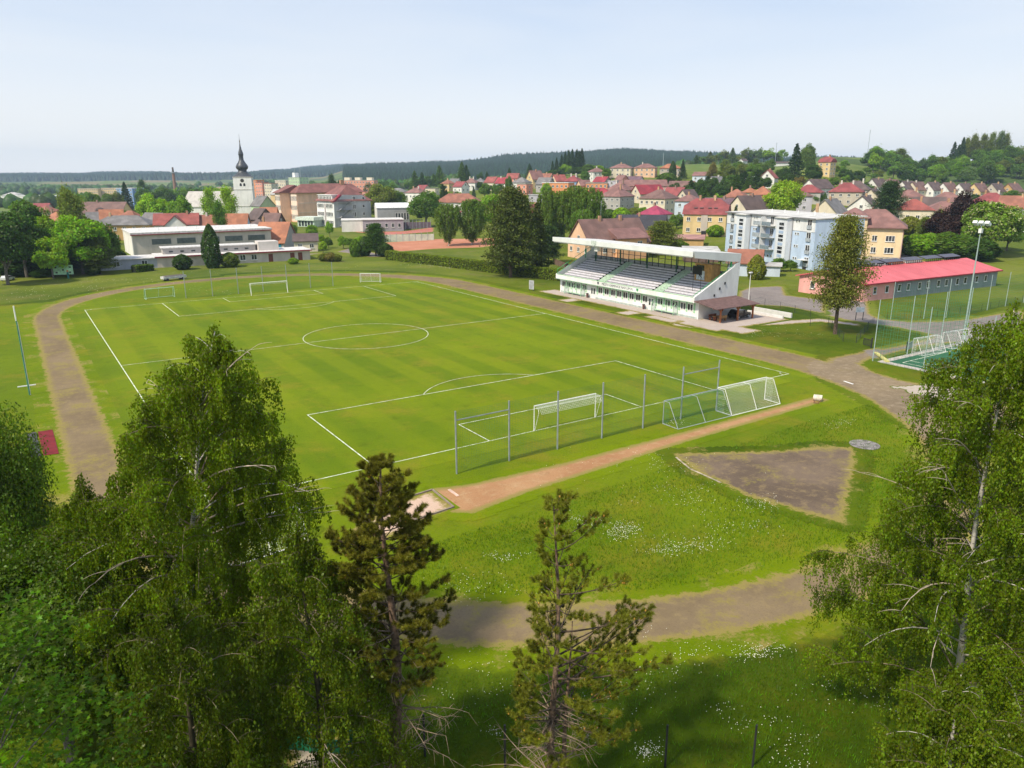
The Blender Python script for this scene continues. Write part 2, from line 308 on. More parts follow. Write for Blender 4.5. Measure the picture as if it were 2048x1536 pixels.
# running track
GREY_DIRT = ((.165, .122, .072), (.225, .168, .10), (.285, .215, .10))
mt = edgemat('cinder_track', 'lawn', *GREY_DIRT, gfac=1., dth=.50)
def track_sdf(x, y):
    r = rr(x, y); w_out = np.where(x > XC, 43.4, 40.4); fall = smoothstep(-12, -26, y); w_out = w_out*(1-fall)+fall*40.5
    farr = smoothstep(96, 120, y); w_out = w_out*(1-farr)+farr*41.
    return np.minimum(r-36.3, w_out-r)
patch('running_track', track_sdf, (XC-44, XC+44, Y0-44, Y1+44), .5, .014, mt)
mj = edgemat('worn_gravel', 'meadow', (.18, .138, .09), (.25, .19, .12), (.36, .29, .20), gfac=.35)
jp = pxpoly([(1660,716),(1722,704),(1760,700),(1745,716),(1722,728),(1745,743),(1800,760),(1850,770),(2010,800),(2048,870),(1960,900),(1850,860),(1790,838),(1740,800),(1660,762),(1640,735)])
jf = psdf(jp); patch('gravel_junction', lambda x, y: np.maximum(jf(x, y), track_sdf(x, y)), pb(jp), .5, .018, mj, keep=jf)
pale = edgemat('pale_crushed_stone', 'meadow', (.35, .30, .25), (.45, .39, .33), (.28, .23, .17), gfac=.3)
pp = pxpoly([(1795,775),(1850,768),(1905,776),(1960,790),(1950,815),(1880,800),(1830,790)]); patch('pale_stone_patch', psdf(pp), pb(pp), .22, .030, pale, 0, hard=.45)
# roads and paving
asp = edgemat('old_asphalt', 'town', (.19, .165, .155), (.24, .21, .195), (.29, .25, .23), gfac=.06)
RD = [('access_road', [(1640,598),(1640,628),(1690,640),(1794,655),(1861,669),(1860,676),(1832,685),(1751,701),(1760,714),(1842,692),(1896,686),(1968,682),(2048,668),(2048,620),(1990,629),(1941,638),(1883,643),(1818,644),(1760,638),(1740,628),(1735,598)]),
      ('asphalt_yard', [(1478,583),(1500,575),(1566,572),(1572,591),(1650,600),(1650,628),(1570,613),(1478,608)]),
      ('car_park', [(1698,520),(1722,512),(1830,516),(1860,530),(1800,541),(1715,545)]),
      ('school_path', [(600,513),(668,503),(700,507),(736,514),(775,514),(760,508),(700,496),(675,503),(640,506),(600,509)])]
for nm, pts in RD:
    q = pxpoly(pts); qf = psdf(q)
    if nm == 'access_road': patch(nm, lambda x, y: np.maximum(qf(x, y), jf(x, y)+1), pb(q), .7, .022, asp, .8, keep=qf)
    else: patch(nm, qf, pb(q), 1., .024 if nm != 'asphalt_yard' else .038, asp, .8 if nm != 'asphalt_yard' else .1)
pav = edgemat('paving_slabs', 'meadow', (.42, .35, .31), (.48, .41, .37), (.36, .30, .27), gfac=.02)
def rects(*rs):
    fs = [psdf([(a,c),(b,c),(b,d),(a,d)]) for a,b,c,d in rs]
    return lambda x, y: np.max([f(x, y) for f in fs], 0)
patch('stand_forecourt', rects((79.9,84.5,18.5,71.5), (76.2,80.2,56.8,60.2), (76.2,80.2,40,43.5), (77.6,80.5,31,37.8), (78.2,96,22.2,31)), (74,98,16,73), .4, .03, pav, .3)
sp = pxpoly([(1330,643),(1400,652),(1500,645),(1560,642),(1640,637),(1720,648),(1722,653),(1640,644),(1560,650),(1480,653),(1390,657),(1350,652)]); patch('footpath', psdf(sp), pb(sp), .4, .026, pav, .25)
# sport surfaces
rw = edgemat('red_cinder', 'lawn', (.34, .175, .085), (.41, .235, .12), (.45, .31, .17), gfac=.12, amp=.9)
patch('long_jump_runway', psdf([(60.3,-7.6),(60.3,-9.3),(38,-10.0),(20,-11.2),(15,-12.0),(13.4,-10.8),(14.0,-6.4),(17.5,-7.4),(25,-7.9),(40,-7.9)]), (13,61,-12,-6), .3, .022, rw, 1.)
sand = edgemat('sand', 'lawn', (.50, .35, .26), (.57, .41, .31), (.56, .42, .33), gfac=.02)
sq = pxpoly([(700,1062),(810,998),(865,982),(907,1015),(760,1085)]); patch('sand_pit', psdf(sq), pb(sq), .3, .032, sand, .15)
mb = MB(); q = [G(*p) for p in ((810,998),(865,981),(907,1016),(829,1042))]
for a, b in zip(q[:-1], q[1:]): mb.beam((*a[:2], .06), (*b[:2], .06), .12, .16)
tag(mb.build('sand_pit_edging', plain('grey_timber', (.28,.22,.18), .9), None), 'thin wooden edging boards around the pale long jump sand pit', 'edging')
mb = MB(); a, b = G(898,980), G(916,993); mb.beam((*a[:2], .04), (*b[:2], .04), .22, .06)
tag(mb.build('takeoff_board', plain('worn_plank', (.62,.45,.36), .8), None), 'pale take-off plank set in the red runway beside the sand pit', 'board')
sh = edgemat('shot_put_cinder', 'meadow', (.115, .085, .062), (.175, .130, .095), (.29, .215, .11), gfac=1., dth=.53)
sq = pxpoly([(1345,908),(1560,902),(1640,893),(1702,895),(1714,908),(1700,975),(1688,1046),(1600,1025),(1480,987),(1440,965),(1395,945)]); patch('shot_put_sector', psdf(sq), pb(sq), .3, .028, sh)
cpos = G(1729, 890); mb = MB(); mb.prism([(cpos[0]+1.25*math.cos(a), cpos[1]+1.25*math.sin(a)) for a in np.linspace(0, 2*math.pi, 28, endpoint=False)], 'z', 0.0, .06)
tag(mb.build('throwing_circle', plain('grey_circle_concrete', (.24,.22,.215), .95, .25, 2)), 'round grey concrete throwing circle beside the dark cinder sector', 'throwing circle')
k = [G(1352,915), G(1380,938), G(1442,966)]; mb = MB()
for a, b in zip(k[:-1], k[1:]): mb.beam((*a[:2], .03), (*b[:2], .03), .16, .02)
tag(mb.build('sector_kerb', plain('worn_stone', (.40,.34,.26), .95, .25, 2)), 'pale curved concrete kerb on the left edge of the cinder sector', 'kerb')
# artificial turf corner
TX0, TX1, TY0, TY1 = 81.2, 128., -44., -3.4
m, t, b = nodes('artificial_turf'); t.links.new(mixn(t, (.012,.085,.035), (.02,.12,.05), noise(t, .8, 5)), b.inputs['Base Color']); b.inputs['Roughness'].default_value = .85
tag(MB().add([(TX0,TY0,.05),(TX1,TY0,.05),(TX1,TY1,.05),(TX0,TY1,.05)], [(0,1,2,3)]).build('artificial_turf', m), kind='structure')
LINE = plain('line_paint', (.62,.66,.52), .9, .22, 1.3)
def bars(mb, pts, w_, z):
    for (a, b) in zip(pts[:-1], pts[1:]):
        a = np.array(a, float); b = np.array(b, float); d = (b-a)/np.linalg.norm(b-a); n = np.array([-d[1], d[0]])*w_/2; a = a-d*w_/2*.9; b = b+d*w_/2*.9
        mb.add([(*(a-n), z), (*(b-n), z), (*(b+n), z), (*(a+n), z)], [(0,1,2,3)])
mb = MB(); bars(mb, [(TX0+1.2,TY1-1.2),(TX1-1.2,TY1-1.2)], .12, .056); bars(mb, [(TX0+1.2,TY0),(TX0+1.2,TY1-1.2)], .12, .060)
bars(mb, [(90+6*math.cos(a), TY1-1.2+6*math.sin(a)) for a in np.linspace(math.pi, 2*math.pi, 16)], .12, .064)
tag(mb.build('turf_line_markings', LINE), kind='structure')
mb = MB(); mb.box(TX0-.9, TX0, TY0, TY1+.9, -.3, .10); mb.box(TX0, TX1, TY1, TY1+.9, -.3, .104)
tag(mb.build('turf_kerb', plain('turf_kerb_concrete', (.46,.42,.38), .9)), kind='structure')
# tennis and school courts beyond the hedge
clay = edgemat('red_clay', 'town', (.42,.17,.10), (.50,.22,.14), (.55,.30,.20), gfac=.03)
sq = pxpoly([(770,485),(860,480),(1010,480),(1005,492),(960,497),(870,499),(800,503),(775,497)]); patch('clay_court', psdf(sq), pb(sq), 1.5, .03, clay, 1.)
red = edgemat('red_court_surface', 'town', (.42,.14,.11), (.48,.18,.14), (.44,.22,.18), gfac=.02)
sq = pxpoly([(690,462),(726,466),(770,470),(868,466),(868,457),(806,463),(728,464)]); patch('school_court', psdf(sq), pb(sq), 1.5, .03, red, .5)
# football pitch: striped turf and line markings
W_, L_ = 65.9, 98.9
m, t, b = nodes('pitch_turf'); gc = grasscol(t, 'lawn'); pos = t.nodes.new('ShaderNodeNewGeometry').outputs['Position']; sp_ = t.nodes.new('ShaderNodeSeparateXYZ'); t.links.new(pos, sp_.inputs[0])
sy_ = mth2(t, 'SINE', mth2(t, 'MULTIPLY', sp_.outputs['X'], math.pi/2.75)); st = rmp(t, sy_, -.5, .5)
cut = rmp(t, noise(t, .03, 3), .3, .7); g2 = mixn(t, gc, (.195,.235,.002), mth2(t, 'MULTIPLY', st, mth2(t, 'MULTIPLY_ADD', cut, .40, .12)))
g2 = mixn(t, g2, (.07,.125,.001), rmp(t, noise(t, 1.2, 6, .7, None, (1,.25,1)), .5, .8, 0, .35)); t.links.new(g2, b.inputs['Base Color']); b.inputs['Roughness'].default_value = .9; b.inputs['Specular IOR Level'].default_value = .12
bump(t, b, noise(t, 8, 5, .7), .5, .06)
tag(MB().add([(-1.6,-2.4,.02),(W_+1.4,-2.4,.02),(W_+1.4,L_+2,.02),(-1.6,L_+2,.02)], [(0,1,2,3)]).build('football_pitch', m), kind='structure')
mb = MB(); c = W_/2; z = .028; lw = .105
bars(mb, [(0,0),(W_,0)], lw, z); bars(mb, [(0,L_),(W_,L_)], lw, z); bars(mb, [(0,0),(0,L_)], lw, z+.004); bars(mb, [(W_,0),(W_,L_)], lw, z+.004); bars(mb, [(0,L_/2),(W_,L_/2)], lw, z+.008)
for s, y in ((1,0),(-1,L_)):
    bars(mb, [(c-20.16,y),(c-20.16,y+s*16.5)], lw, z+.012); bars(mb, [(c+20.16,y),(c+20.16,y+s*16.5)], lw, z+.012); bars(mb, [(c-20.16,y+s*16.5),(c+20.16,y+s*16.5)], lw, z+.016)
    bars(mb, [(c-9.16,y),(c-9.16,y+s*5.5)], lw, z+.012); bars(mb, [(c+9.16,y),(c+9.16,y+s*5.5)], lw, z+.012); bars(mb, [(c-9.16,y+s*5.5),(c+9.16,y+s*5.5)], lw, z+.016)
    bars(mb, [(c+9.15*math.cos(a), y+s*(11+9.15*math.sin(a))) for a in np.linspace(math.radians(37), math.radians(143), 40)], lw, z+.020)
    for x0, s2 in ((0,1),(W_,-1)): bars(mb, [(x0+s2*math.cos(a), y+s*math.sin(a)) for a in np.linspace(0, math.pi/2, 8)], lw, z+.020)
bars(mb, [(c+9.15*math.cos(a), L_/2+9.15*math.sin(a)) for a in np.linspace(0, 2*math.pi, 80)], lw, z+.020)
tag(mb.build('pitch_line_markings', LINE), kind='structure')
mb = MB(); a, b = G(1688,763), G(1706,769); mb.beam((*a[:2],.05), (*b[:2],.05), .2, .03)
tag(mb.build('white_plank', WHITE), 'short white plank lying on the track by the junction', 'plank')
mb = MB(); a, b = G(35,775), G(72,770); mb.beam((*a[:2],.06), (*b[:2],.06), .15, .1)
tag(mb.build('white_beam', WHITE), 'low white bar lying in the yellowed grass near the tall pole on the left', 'bar')
# jumping area with dark and red mats on the left
for px, col, nm in (([(53,868),(72,865),(83,912),(60,915)], (.075,.07,.085), 'dark_rubber_surface'), ([(76,864.5),(105,860),(118,908),(87,911.5)], (.17,.014,.018), 'red_rubber_surface')):
    q = [G(*p) for p in px]; mb = MB(); mb.prism([(p[0], p[1]) for p in q], 'z', 0, .06); tag(mb.build(nm, plain(nm, col, .85, .12, 1)), ('dark grey' if 'dark' in nm else 'red')+' rectangular rubber run-up surface beside the track bend on the left', 'rubber surface')
# ---------------------------------------------------------------- foliage
def leafmat(name, trans=.42, obj=True, base=(.07,.12,.02), tip=None):
    m = bpy.data.materials.new(name); m.use_nodes = True; t = m.node_tree; t.nodes.remove(t.nodes['Principled BSDF']); out = t.nodes['Material Output']
    geo = t.nodes.new('ShaderNodeNewGeometry'); rnd = geo.outputs['Random Per Island']
    if obj: c0 = t.nodes.new('ShaderNodeObjectInfo').outputs['Color']
    else: r_ = t.nodes.new('ShaderNodeRGB'); r_.outputs[0].default_value = (*base, 1); c0 = r_.outputs[0]
    br = mth2(t, 'MULTIPLY_ADD', rnd, 1.15, .74); cb = t.nodes.new('ShaderNodeTexNoise'); cb.inputs['Scale'].default_value = .9; t.links.new(geo.outputs['Position'], cb.inputs['Vector'])
    br = mth2(t, 'MULTIPLY', br, rmp(t, cb.outputs['Fac'], .3, .7, .72, 1.3))
    c1 = t.nodes.new('ShaderNodeVectorMath'); c1.operation = 'MULTIPLY'; t.links.new(c0, c1.inputs[0]); c1.inputs[1].default_value = (1., 1.06, .55); c0 = c1.outputs[0]
    vm = t.nodes.new('ShaderNodeVectorMath'); vm.operation = 'SCALE'; t.links.new(c0, vm.inputs[0]); t.links.new(br, vm.inputs['Scale'])
    hs = t.nodes.new('ShaderNodeHueSaturation'); t.links.new(vm.outputs[0], hs.inputs['Color']); t.links.new(mth2(t, 'MULTIPLY_ADD', rnd, .05, .475), hs.inputs['Hue'])
    col = hs.outputs[0]
    if tip: col = mixn(t, col, tip, rmp(t, rnd, .86, .9, 0, .8))
    d = t.nodes.new('ShaderNodeBsdfDiffuse'); tr = t.nodes.new('ShaderNodeBsdfTranslucent'); gl = t.nodes.new('ShaderNodeBsdfGlossy'); gl.inputs['Roughness'].default_value = .45
    t.links.new(col, d.inputs[0]); tc_ = t.nodes.new('ShaderNodeVectorMath'); tc_.operation = 'MULTIPLY'; t.links.new(col, tc_.inputs[0]); tc_.inputs[1].default_value = (1.25, 1.35, .6); t.links.new(tc_.outputs[0], tr.inputs[0])
    a = t.nodes.new('ShaderNodeMixShader'); a.inputs[0].default_value = trans; t.links.new(d.outputs[0], a.inputs[1]); t.links.new(tr.outputs[0], a.inputs[2])
    b = t.nodes.new('ShaderNodeMixShader'); b.inputs[0].default_value = .018; t.links.new(a.outputs[0], b.inputs[1]); t.links.new(gl.outputs[0], b.inputs[2]); t.links.new(b.outputs[0], out.inputs[0]); return m
LEAF = leafmat('leaves'); NEEDLE = leafmat('needles', .2); FLOWERLEAF = leafmat('flowering_leaves', .3, tip=(.55,.52,.30))
BARK = plain('brown_bark', (.12,.085,.06), .95, .25, 6, bmp=.6); GREYBARK = plain('grey_bark', (.15,.13,.11), .95, .25, 5, bmp=.5)
def birchbark():
    m, t, b = nodes('white_birch_bark'); f = noise(t, 2.2, 5, .7, None, (1,1,5)); c = mixn(t, (.50,.47,.42), (.03,.028,.025), rmp(t, f, .54, .62)); t.links.new(c, b.inputs['Base Color']); b.inputs['Roughness'].default_value = .8; return m
BIRCH = birchbark()
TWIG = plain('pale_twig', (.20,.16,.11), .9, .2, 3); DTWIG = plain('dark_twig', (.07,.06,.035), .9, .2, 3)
def frames(rng, n, bias=None, k=0.):
    a = rng.normal(size=(n,3));
    if bias is not None: a = a*(1-k)+bias*k*1.6
    a /= np.linalg.norm(a, axis=1)[:,None]+1e-9; b = rng.normal(size=(n,3)); b -= a*(a*b).sum(1)[:,None]; b /= np.linalg.norm(b, axis=1)[:,None]+1e-9; return a, b, np.cross(a, b)
def leafquads(C, size, rng, nb=None, k=0., asp=.6, along=None):
    n = len(C); N, a, b = frames(rng, n, nb, k)
    if along is not None: a = along+rng.normal(size=(n,3))*.35; a /= np.linalg.norm(a, axis=1)[:,None]; b = np.cross(N, a); b /= np.linalg.norm(b, axis=1)[:,None]+1e-9
    s = (size*rng.uniform(.6, 1.35, n))[:,None]
    V = np.stack([C-a*s, C+b*s*asp, C+a*s, C-b*s*asp], 1).reshape(-1,3); return V, np.arange(4*n).reshape(-1,4)
def crown_mesh(name, V, F, mats, midx=None): return npmesh(name, V, F, mats, midx=midx)
def broadleaf(seed, n=7000, lobes=34, shape=1., leaf=.26, zcut=.5):      # unit tree: height 12, width 12
    r = np.random.default_rng(seed); C = []
    dirs = r.normal(size=(lobes,3)); dirs[:,2] = np.abs(dirs[:,2])*1.05-.55; dirs /= np.linalg.norm(dirs, axis=1)[:,None]
    per = n//lobes
    for d in dirs:
        rad = r.uniform(.55, .8); c = np.array([d[0]*5.2*rad, d[1]*5.2*rad, 6.1+d[2]*(5.3 if d[2] > 0 else 5.6)*rad*shape]); sz = r.uniform(1.3, 2.3)
        q = r.normal(size=(per,3)); q /= np.linalg.norm(q, axis=1)[:,None]; q *= (r.uniform(.35, 1.05, per)**.6)[:,None]; q[:,2] = q[:,2]*.72; C.append(c+q*sz)
    C = np.concatenate(C); C = C[C[:,2] > zcut]; nb = C-np.array([0,0,5.5]); nb /= np.linalg.norm(nb, axis=1)[:,None]; nb[:,2] += .5
    V, F = leafquads(C, leaf, r, nb, .45); t = MB(); t.tube([(0,0,-.6),(0.05,0,2),(.1,.1,5),(0,.1,8)], [.34,.28,.2,.08], 7)
    for k in range(6): a = k*1.05+.3; t.tube([(0,0,2+k*.35),(1.6*math.cos(a),1.6*math.sin(a),4.2+k*.3),(3.2*math.cos(a),3.2*math.sin(a),6.2+.3*k)], [.15,.1,.04], 5)
    return t.mesh('trunk', GREYBARK), crown_mesh('crown', V, F, LEAF)
def conifer(seed, n=7500, zb=1.2, pw=.8, lr=(.75,1.1)):       # spruce: height 12, width 6
    r = np.random.default_rng(seed); C = []; AL = []; nb_ = 95
    for i in range(nb_):
        f = i/nb_; z = zb+(11.8-zb)*f; L = 3.0*(1-f)**pw*(min(1,.35+f*5) if zb > 2 else 1)*r.uniform(*lr)+.15; a = i*2.4+r.uniform(-.3,.3); m = int(n/nb_*(1-f*.6)*1.4); s = r.uniform(.1, 1, m)**.7
        off = r.normal(size=m)*.26*L*(1.1-s)
        x = np.cos(a)*L*s-np.sin(a)*off; y = np.sin(a)*L*s+np.cos(a)*off; zz = z-.28*L*s**1.5+.12*L*s**3-np.abs(r.normal(size=m))*.16
        C.append(np.stack([x,y,zz],1)); AL.append(np.tile([math.cos(a),math.sin(a),-.35],(m,1)))
    C = np.concatenate(C); V, F = leafquads(C, .23, r, np.tile([0,0,1.],(len(C),1)), .4, .45, np.concatenate(AL))
    return MB().tube([(0,0,-.5),(0,0,6),(0,0,12)], [.22,.12,.02], 6).mesh('trunk', BARK), crown_mesh('crown', V, F, NEEDLE)
def pinemid(seed, n=26000, zb=1.5, LM=3.9, leaf=.155, lr=(.5,1.05), cone=False):                # pine or cedar: height 12, width 8, clumpy, open
    r = np.random.default_rng(seed); C = []; t = MB().tube([(0,0,-.5),(.1,0,4),(0,.1,8),(0,0,11.6)], [.28,.2,.12,.03], 6)
    for i in range(74):
        f = i/74; z = zb+(11.7-zb)*f; L = (LM*(1.12*(1-f)**.7*(.55+min(.45,f*2.6))+.05) if cone else LM*math.sin(min(1, (1-f)*1.25+.12)*math.pi/2))*r.uniform(*lr); a = i*2.4
        tip = np.array([math.cos(a)*L, math.sin(a)*L, z+.15*L]); t.tube([(0,0,z-.3), tuple(tip*.5+np.array([0,0,z*.5-.1])), tuple(tip)], [.07,.05,.02], 4)
        for s in (.5, .75, 1.):
            m = n//215; q = r.normal(size=(m,3))*np.array([.58,.58,.26]); C.append(np.array([tip[0]*s, tip[1]*s, z+.15*L*s])+q)
    C = np.concatenate(C); V, F = leafquads(C, leaf, r, np.tile([0,0,1.],(len(C),1)), .3, .45); return t.mesh('trunk', BARK), crown_mesh('crown', V, F, NEEDLE)
def weeping(seed, n=17000):                # distant birch: height 14, width 8, hanging curtains
    r = np.random.default_rng(seed); C = []
    for i in range(330):
        f = r.uniform(0,1)**.8; z = 2.6+11*f; L = 4.1*math.sin(math.pi*min(.98, .12+.86*(1-f)**.75))*r.uniform(.35,1.05); a = r.uniform(0,6.283); ln = r.uniform(1,3.2); m = n//330
        s = r.uniform(0,1,m); C.append(np.stack([math.cos(a)*L+r.normal(size=m)*.16, math.sin(a)*L+r.normal(size=m)*.16, z-ln*s+.2],1))
    C = np.concatenate(C); C = C[C[:,2] > .8]; V, F = leafquads(C, .19, r, None, 0, .5, np.tile([0,0,1.],(len(C),1)))
    t = MB().tube([(0,0,-.5),(.1,.05,5),(0,0,10),(0,0,13.5)], [.2,.15,.09,.02], 6)
    for k in range(8): a = k*2.4; t.tube([(0,0,3+k),(1.2*math.cos(a),1.2*math.sin(a),4.8+k),(2*math.cos(a),2*math.sin(a),5+k)], [.06,.04,.02], 4)
    return t.mesh('trunk', BIRCH), crown_mesh('crown', V, F, LEAF)
def column(seed, n=4200, pw=1.):          # clipped thuja or shrub filling a unit solid: height 6, width 3
    r = np.random.default_rng(seed); u = r.uniform(0,1,n); a = r.uniform(0,6.283,n); prof = np.sin(np.pi*np.clip(u*.93+.07,0,1)**pw)**.6
    rad = 1.45*prof*(.82+.18*np.sqrt(r.uniform(0,1,n)))*(1+.10*np.sin(a*5+u*9)+.06*np.sin(a*9-u*14)); C = np.stack([np.cos(a)*rad, np.sin(a)*rad, u*6],1)
    nb = np.stack([np.cos(a), np.sin(a), (u-.4)],1); V, F = leafquads(C, .17, r, nb, .5); return MB().tube([(0,0,-.5),(0,0,2.5),(0,0,5)], [.09,.08,.03], 5).mesh('trunk', BARK), crown_mesh('crown', V, F, LEAF)
def poplar(seed, n=8000):                 # tall loose tree: height 16, width 8
    r = np.random.default_rng(seed); C = []
    for i in range(26):
        f = r.uniform(0,1); a = r.uniform(0,6.283); R = 3.0*math.sin(math.pi*(.15+.8*f)); c = np.array([math.cos(a)*R*r.uniform(.3,1), math.sin(a)*R*r.uniform(.3,1), 4+11*f]); q = r.normal(size=(n//26,3))*np.array([.75,.75,.85]); C.append(c+q)
    C = np.concatenate(C); V, F = leafquads(C, .24, r); t = MB().tube([(0,0,-.5),(.1,0,6),(0,0,15)], [.3,.2,.04], 6)
    for k in range(7): a = k*2.4; t.tube([(0,0,3+1.4*k),(1.8*math.cos(a),1.8*math.sin(a),6+1.4*k)], [.1,.03], 4)
    return t.mesh('trunk', GREYBARK), crown_mesh('crown', V, F, LEAF)
PROTO = {'br': [broadleaf(s, 14000, 36+5*s, .9+.08*s) for s in range(4)], 'fb': [broadleaf(10+s, 2000, 20, 1., .42) for s in range(4)],
         'co': [conifer(s) for s in range(2)], 'lo': [pinemid(7, 30000, 2.9, 3.4, .12, (.4,1.15), True)], 'nb': [broadleaf(60, 70000, 70, 1., .085, .3), broadleaf(61, 70000, 80, 1., .085, .3)], 'pi': [pinemid(s) for s in range(3)], 'bi': [weeping(s) for s in range(3)], 'th': [column(1, 4600, .8)],
         'ro': [column(2, 4200, 1.0)], 'po': [poplar(s) for s in range(3)]}
fl = broadleaf(50, 24000, 60, 1.05, .24, .2); fl[1].materials[0] = FLOWERLEAF; PROTO['fl'] = [fl]
DIM = {'br': (12,12), 'fb': (12,12), 'co': (12,6), 'pi': (12,8), 'bi': (14,8), 'th': (6,3), 'ro': (6,3), 'po': (16,8), 'lo': (12,7), 'nb': (12,12), 'fl': (12,12)}
NAMES = {'lo': 'conifer_tree', 'nb': 'broadleaf_tree', 'br': 'broadleaf_tree', 'fb': 'broadleaf_tree', 'co': 'spruce_tree', 'pi': 'pine_tree', 'bi': 'birch_tree', 'th': 'thuja', 'ro': 'shrub', 'po': 'poplar_tree', 'fl': 'chestnut_tree'}
COL = {'dark': (.045,.085,.016), 'mid': (.085,.145,.022), 'bright': (.15,.235,.018), 'lime': (.20,.28,.022), 'birch': (.11,.165,.035), 'spruce': (.032,.060,.022), 'pine': (.065,.080,.026),
       'olive': (.12,.14,.03), 'brown': (.14,.11,.045), 'beech': (.030,.012,.018), 'yellow': (.16,.17,.03), 'grey': (.10,.145,.06), 'thuja': (.045,.08,.022), 'chest': (.12,.20,.025)}
_tr = random.Random(5)
def tree_at(kind, x, y, h, w, label, col='mid', group=None, z=None, var=None, name=None):
    P_ = PROTO[kind]; tm, cm = P_[_tr.randrange(len(P_)) if var is None else var]; H, Wd = DIM[kind]
    cat = 'shrub' if kind == 'ro' or (kind == 'th' and h < 3) else 'tree'
    r = thing(name or NAMES[kind], label, cat, (x, y, tz(x, y) if z is None else z), _tr.uniform(0, 6.28), group); r.scale = (w/Wd, w/Wd, h/H)
    t = link('trunk', tm, r); c = link('crown', cm, r); k = COL[col] if isinstance(col, str) else col; v = _tr.uniform(.88, 1.14); c.color = (k[0]*v*_tr.uniform(.94,1.08), k[1]*v, k[2]*v, 1); return r
def tree(kind, px, Y, h, w, label, col='mid', **k): x, y = XY(px, Y); return tree_at(kind, x, y, h, w, label, col, **k)
# ---------------------------------------------------------------- near birches, pines, maple
def near_birch(name, label, x, y, H, prof, seed, col, nl=46, lean=(0,0), bl=(), bark=None, leaf=.050, zmin=1.2, step=.12, bare=3, twin=False):
    r = np.random.default_rng(seed); rd = random.Random(seed); root = thing(name, label, 'tree', (x, y, 0)); tm = MB()
    def tp(z): f = z/H; return np.array([lean[0]*f*f+.15*math.sin(z*.5+seed), lean[1]*f*f+.15*math.cos(z*.43+seed), z])
    zs = np.linspace(-.3, H*.985, 16); tm.tube([tp(z) for z in zs], [max(.012, .19*(1-.97*max(0,z)/H)) for z in zs], 8)
    if twin:
        o = np.array([-.5,-.2,0]); tm.tube([tp(z)*np.array([1,1,1])+o*(z/H)*2.2 for z in zs[:13]], [max(.02, .15*(1-.95*max(0,z)/H)) for z in zs[:13]], 7)
    pts = []
    def limb(p0, az, L, rise, droop, w0, depth):
        n = 7; P_ = []
        wob = rd.uniform(-.25,.25)
        for i in range(n):
            s = i/(n-1); a = az+wob*s; P_.append(p0+np.array([math.cos(a)*L*s, math.sin(a)*L*s, L*(rise*s-droop*s*s)]))
        tm.tube(P_, [max(.005, w0*(1-.85*i/(n-1))) for i in range(n)], 5 if depth == 0 else 4, 2 if depth else (0 if rd.random() < .25 else 1), cap=False)
        ln = L*1.15; m = max(2, int(ln/step))
        for q in np.linspace(.22 if depth == 0 else .12, 1, m):
            i = min(n-2, int(q*(n-1))); f = q*(n-1)-i; pts.append((P_[i]*(1-f)+P_[i+1]*f, q))
        if depth == 0:
            for j in range(int(3+L*1.7)):
                q = rd.uniform(.25, .95); i = min(n-2, int(q*(n-1))); f = q*(n-1)-i; b = P_[i]*(1-f)+P_[i+1]*f
                limb(b, az+rd.choice((-1,1))*rd.uniform(.45,1.3), L*rd.uniform(.22,.45)*(1.15-.5*q), rise*.8, droop*.9, w0*.35, 1)
    for i in range(nl):
        f = ((i+.5)/nl)**.85; z = zmin+(H*.99-zmin)*f; L = float(np.interp(z+.3, [p[0] for p in prof], [p[1] for p in prof]))*rd.uniform(.72,1.08)
        rise = .55+.9*f; limb(tp(z*.975), i*2.399+rd.uniform(-.3,.3), L, rise, rise*.72, .010+.0065*L, 0)
    C = []; AL = []
    for p, q in pts:
        ln = rd.uniform(.25, 1.9)*(.55+.45*q); m = int(ln/.034)+8; s = r.uniform(0, 1, m)**.9; dr = r.normal(size=3)*.12; dr[2] = 0
        c = p+np.outer(s*ln, np.array([dr[0],dr[1],-1.]))+r.normal(size=(m,3))*np.array([.055,.055,.04]); C.append(c)
    for k in range(26):
        z = H*(.80+.195*k/25); p = tp(z); m = 60; s = r.uniform(0,1,m); a = r.uniform(0,6.28); C.append(p+np.outer(s*.9, np.array([math.cos(a)*.4,math.sin(a)*.4,-.7]))+r.normal(size=(m,3))*.07+np.array([0,0,.15]))
    C = np.concatenate(C); C = C[C[:,2] > .15]; V, F = leafquads(C, leaf, r, None, 0, .62, np.tile([0,0,-1.],(len(C),1)))
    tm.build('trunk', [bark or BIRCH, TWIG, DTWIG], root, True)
    if bare:
        bm_ = MB()
        for k in range(bare+len(bl)):
            z = rd.uniform(.3,.8)*H; a = rd.uniform(0, 6.28); R = float(np.interp(z, [p[0] for p in prof], [p[1] for p in prof])); L = R*1.05; up = .75
            if k >= bare: z, a, L, up = bl[k-bare]
            p0 = tp(z)
            P_ = [p0+np.array([math.cos(a+.2*s)*L*s, math.sin(a+.2*s)*L*s, L*(up*s-.35*s*s)]) for s in np.linspace(0,1,7)]; bm_.tube(P_, [.045,.04,.034,.028,.02,.014,.006], 5)
            for j in range(4): b = P_[3+j%4]; aj = a+rd.uniform(-.8,.8); lj = rd.uniform(.5,1.3); dj = rd.uniform(.1,.5); bm_.tube([b+np.array([math.cos(aj)*lj*s, math.sin(aj)*lj*s, lj*(.35*s-dj*s*s)]) for s in (0,.25,.5,.75,1)], [.012,.010,.008,.006,.003], 4)
        bm_.build('dead_branch', plain('bleached_wood', (.46,.38,.30), .85, .2, 3), root, True)
    c = link('crown', crown_mesh('crown', V, F, LEAF), root); c.color = (*col, 1); return root
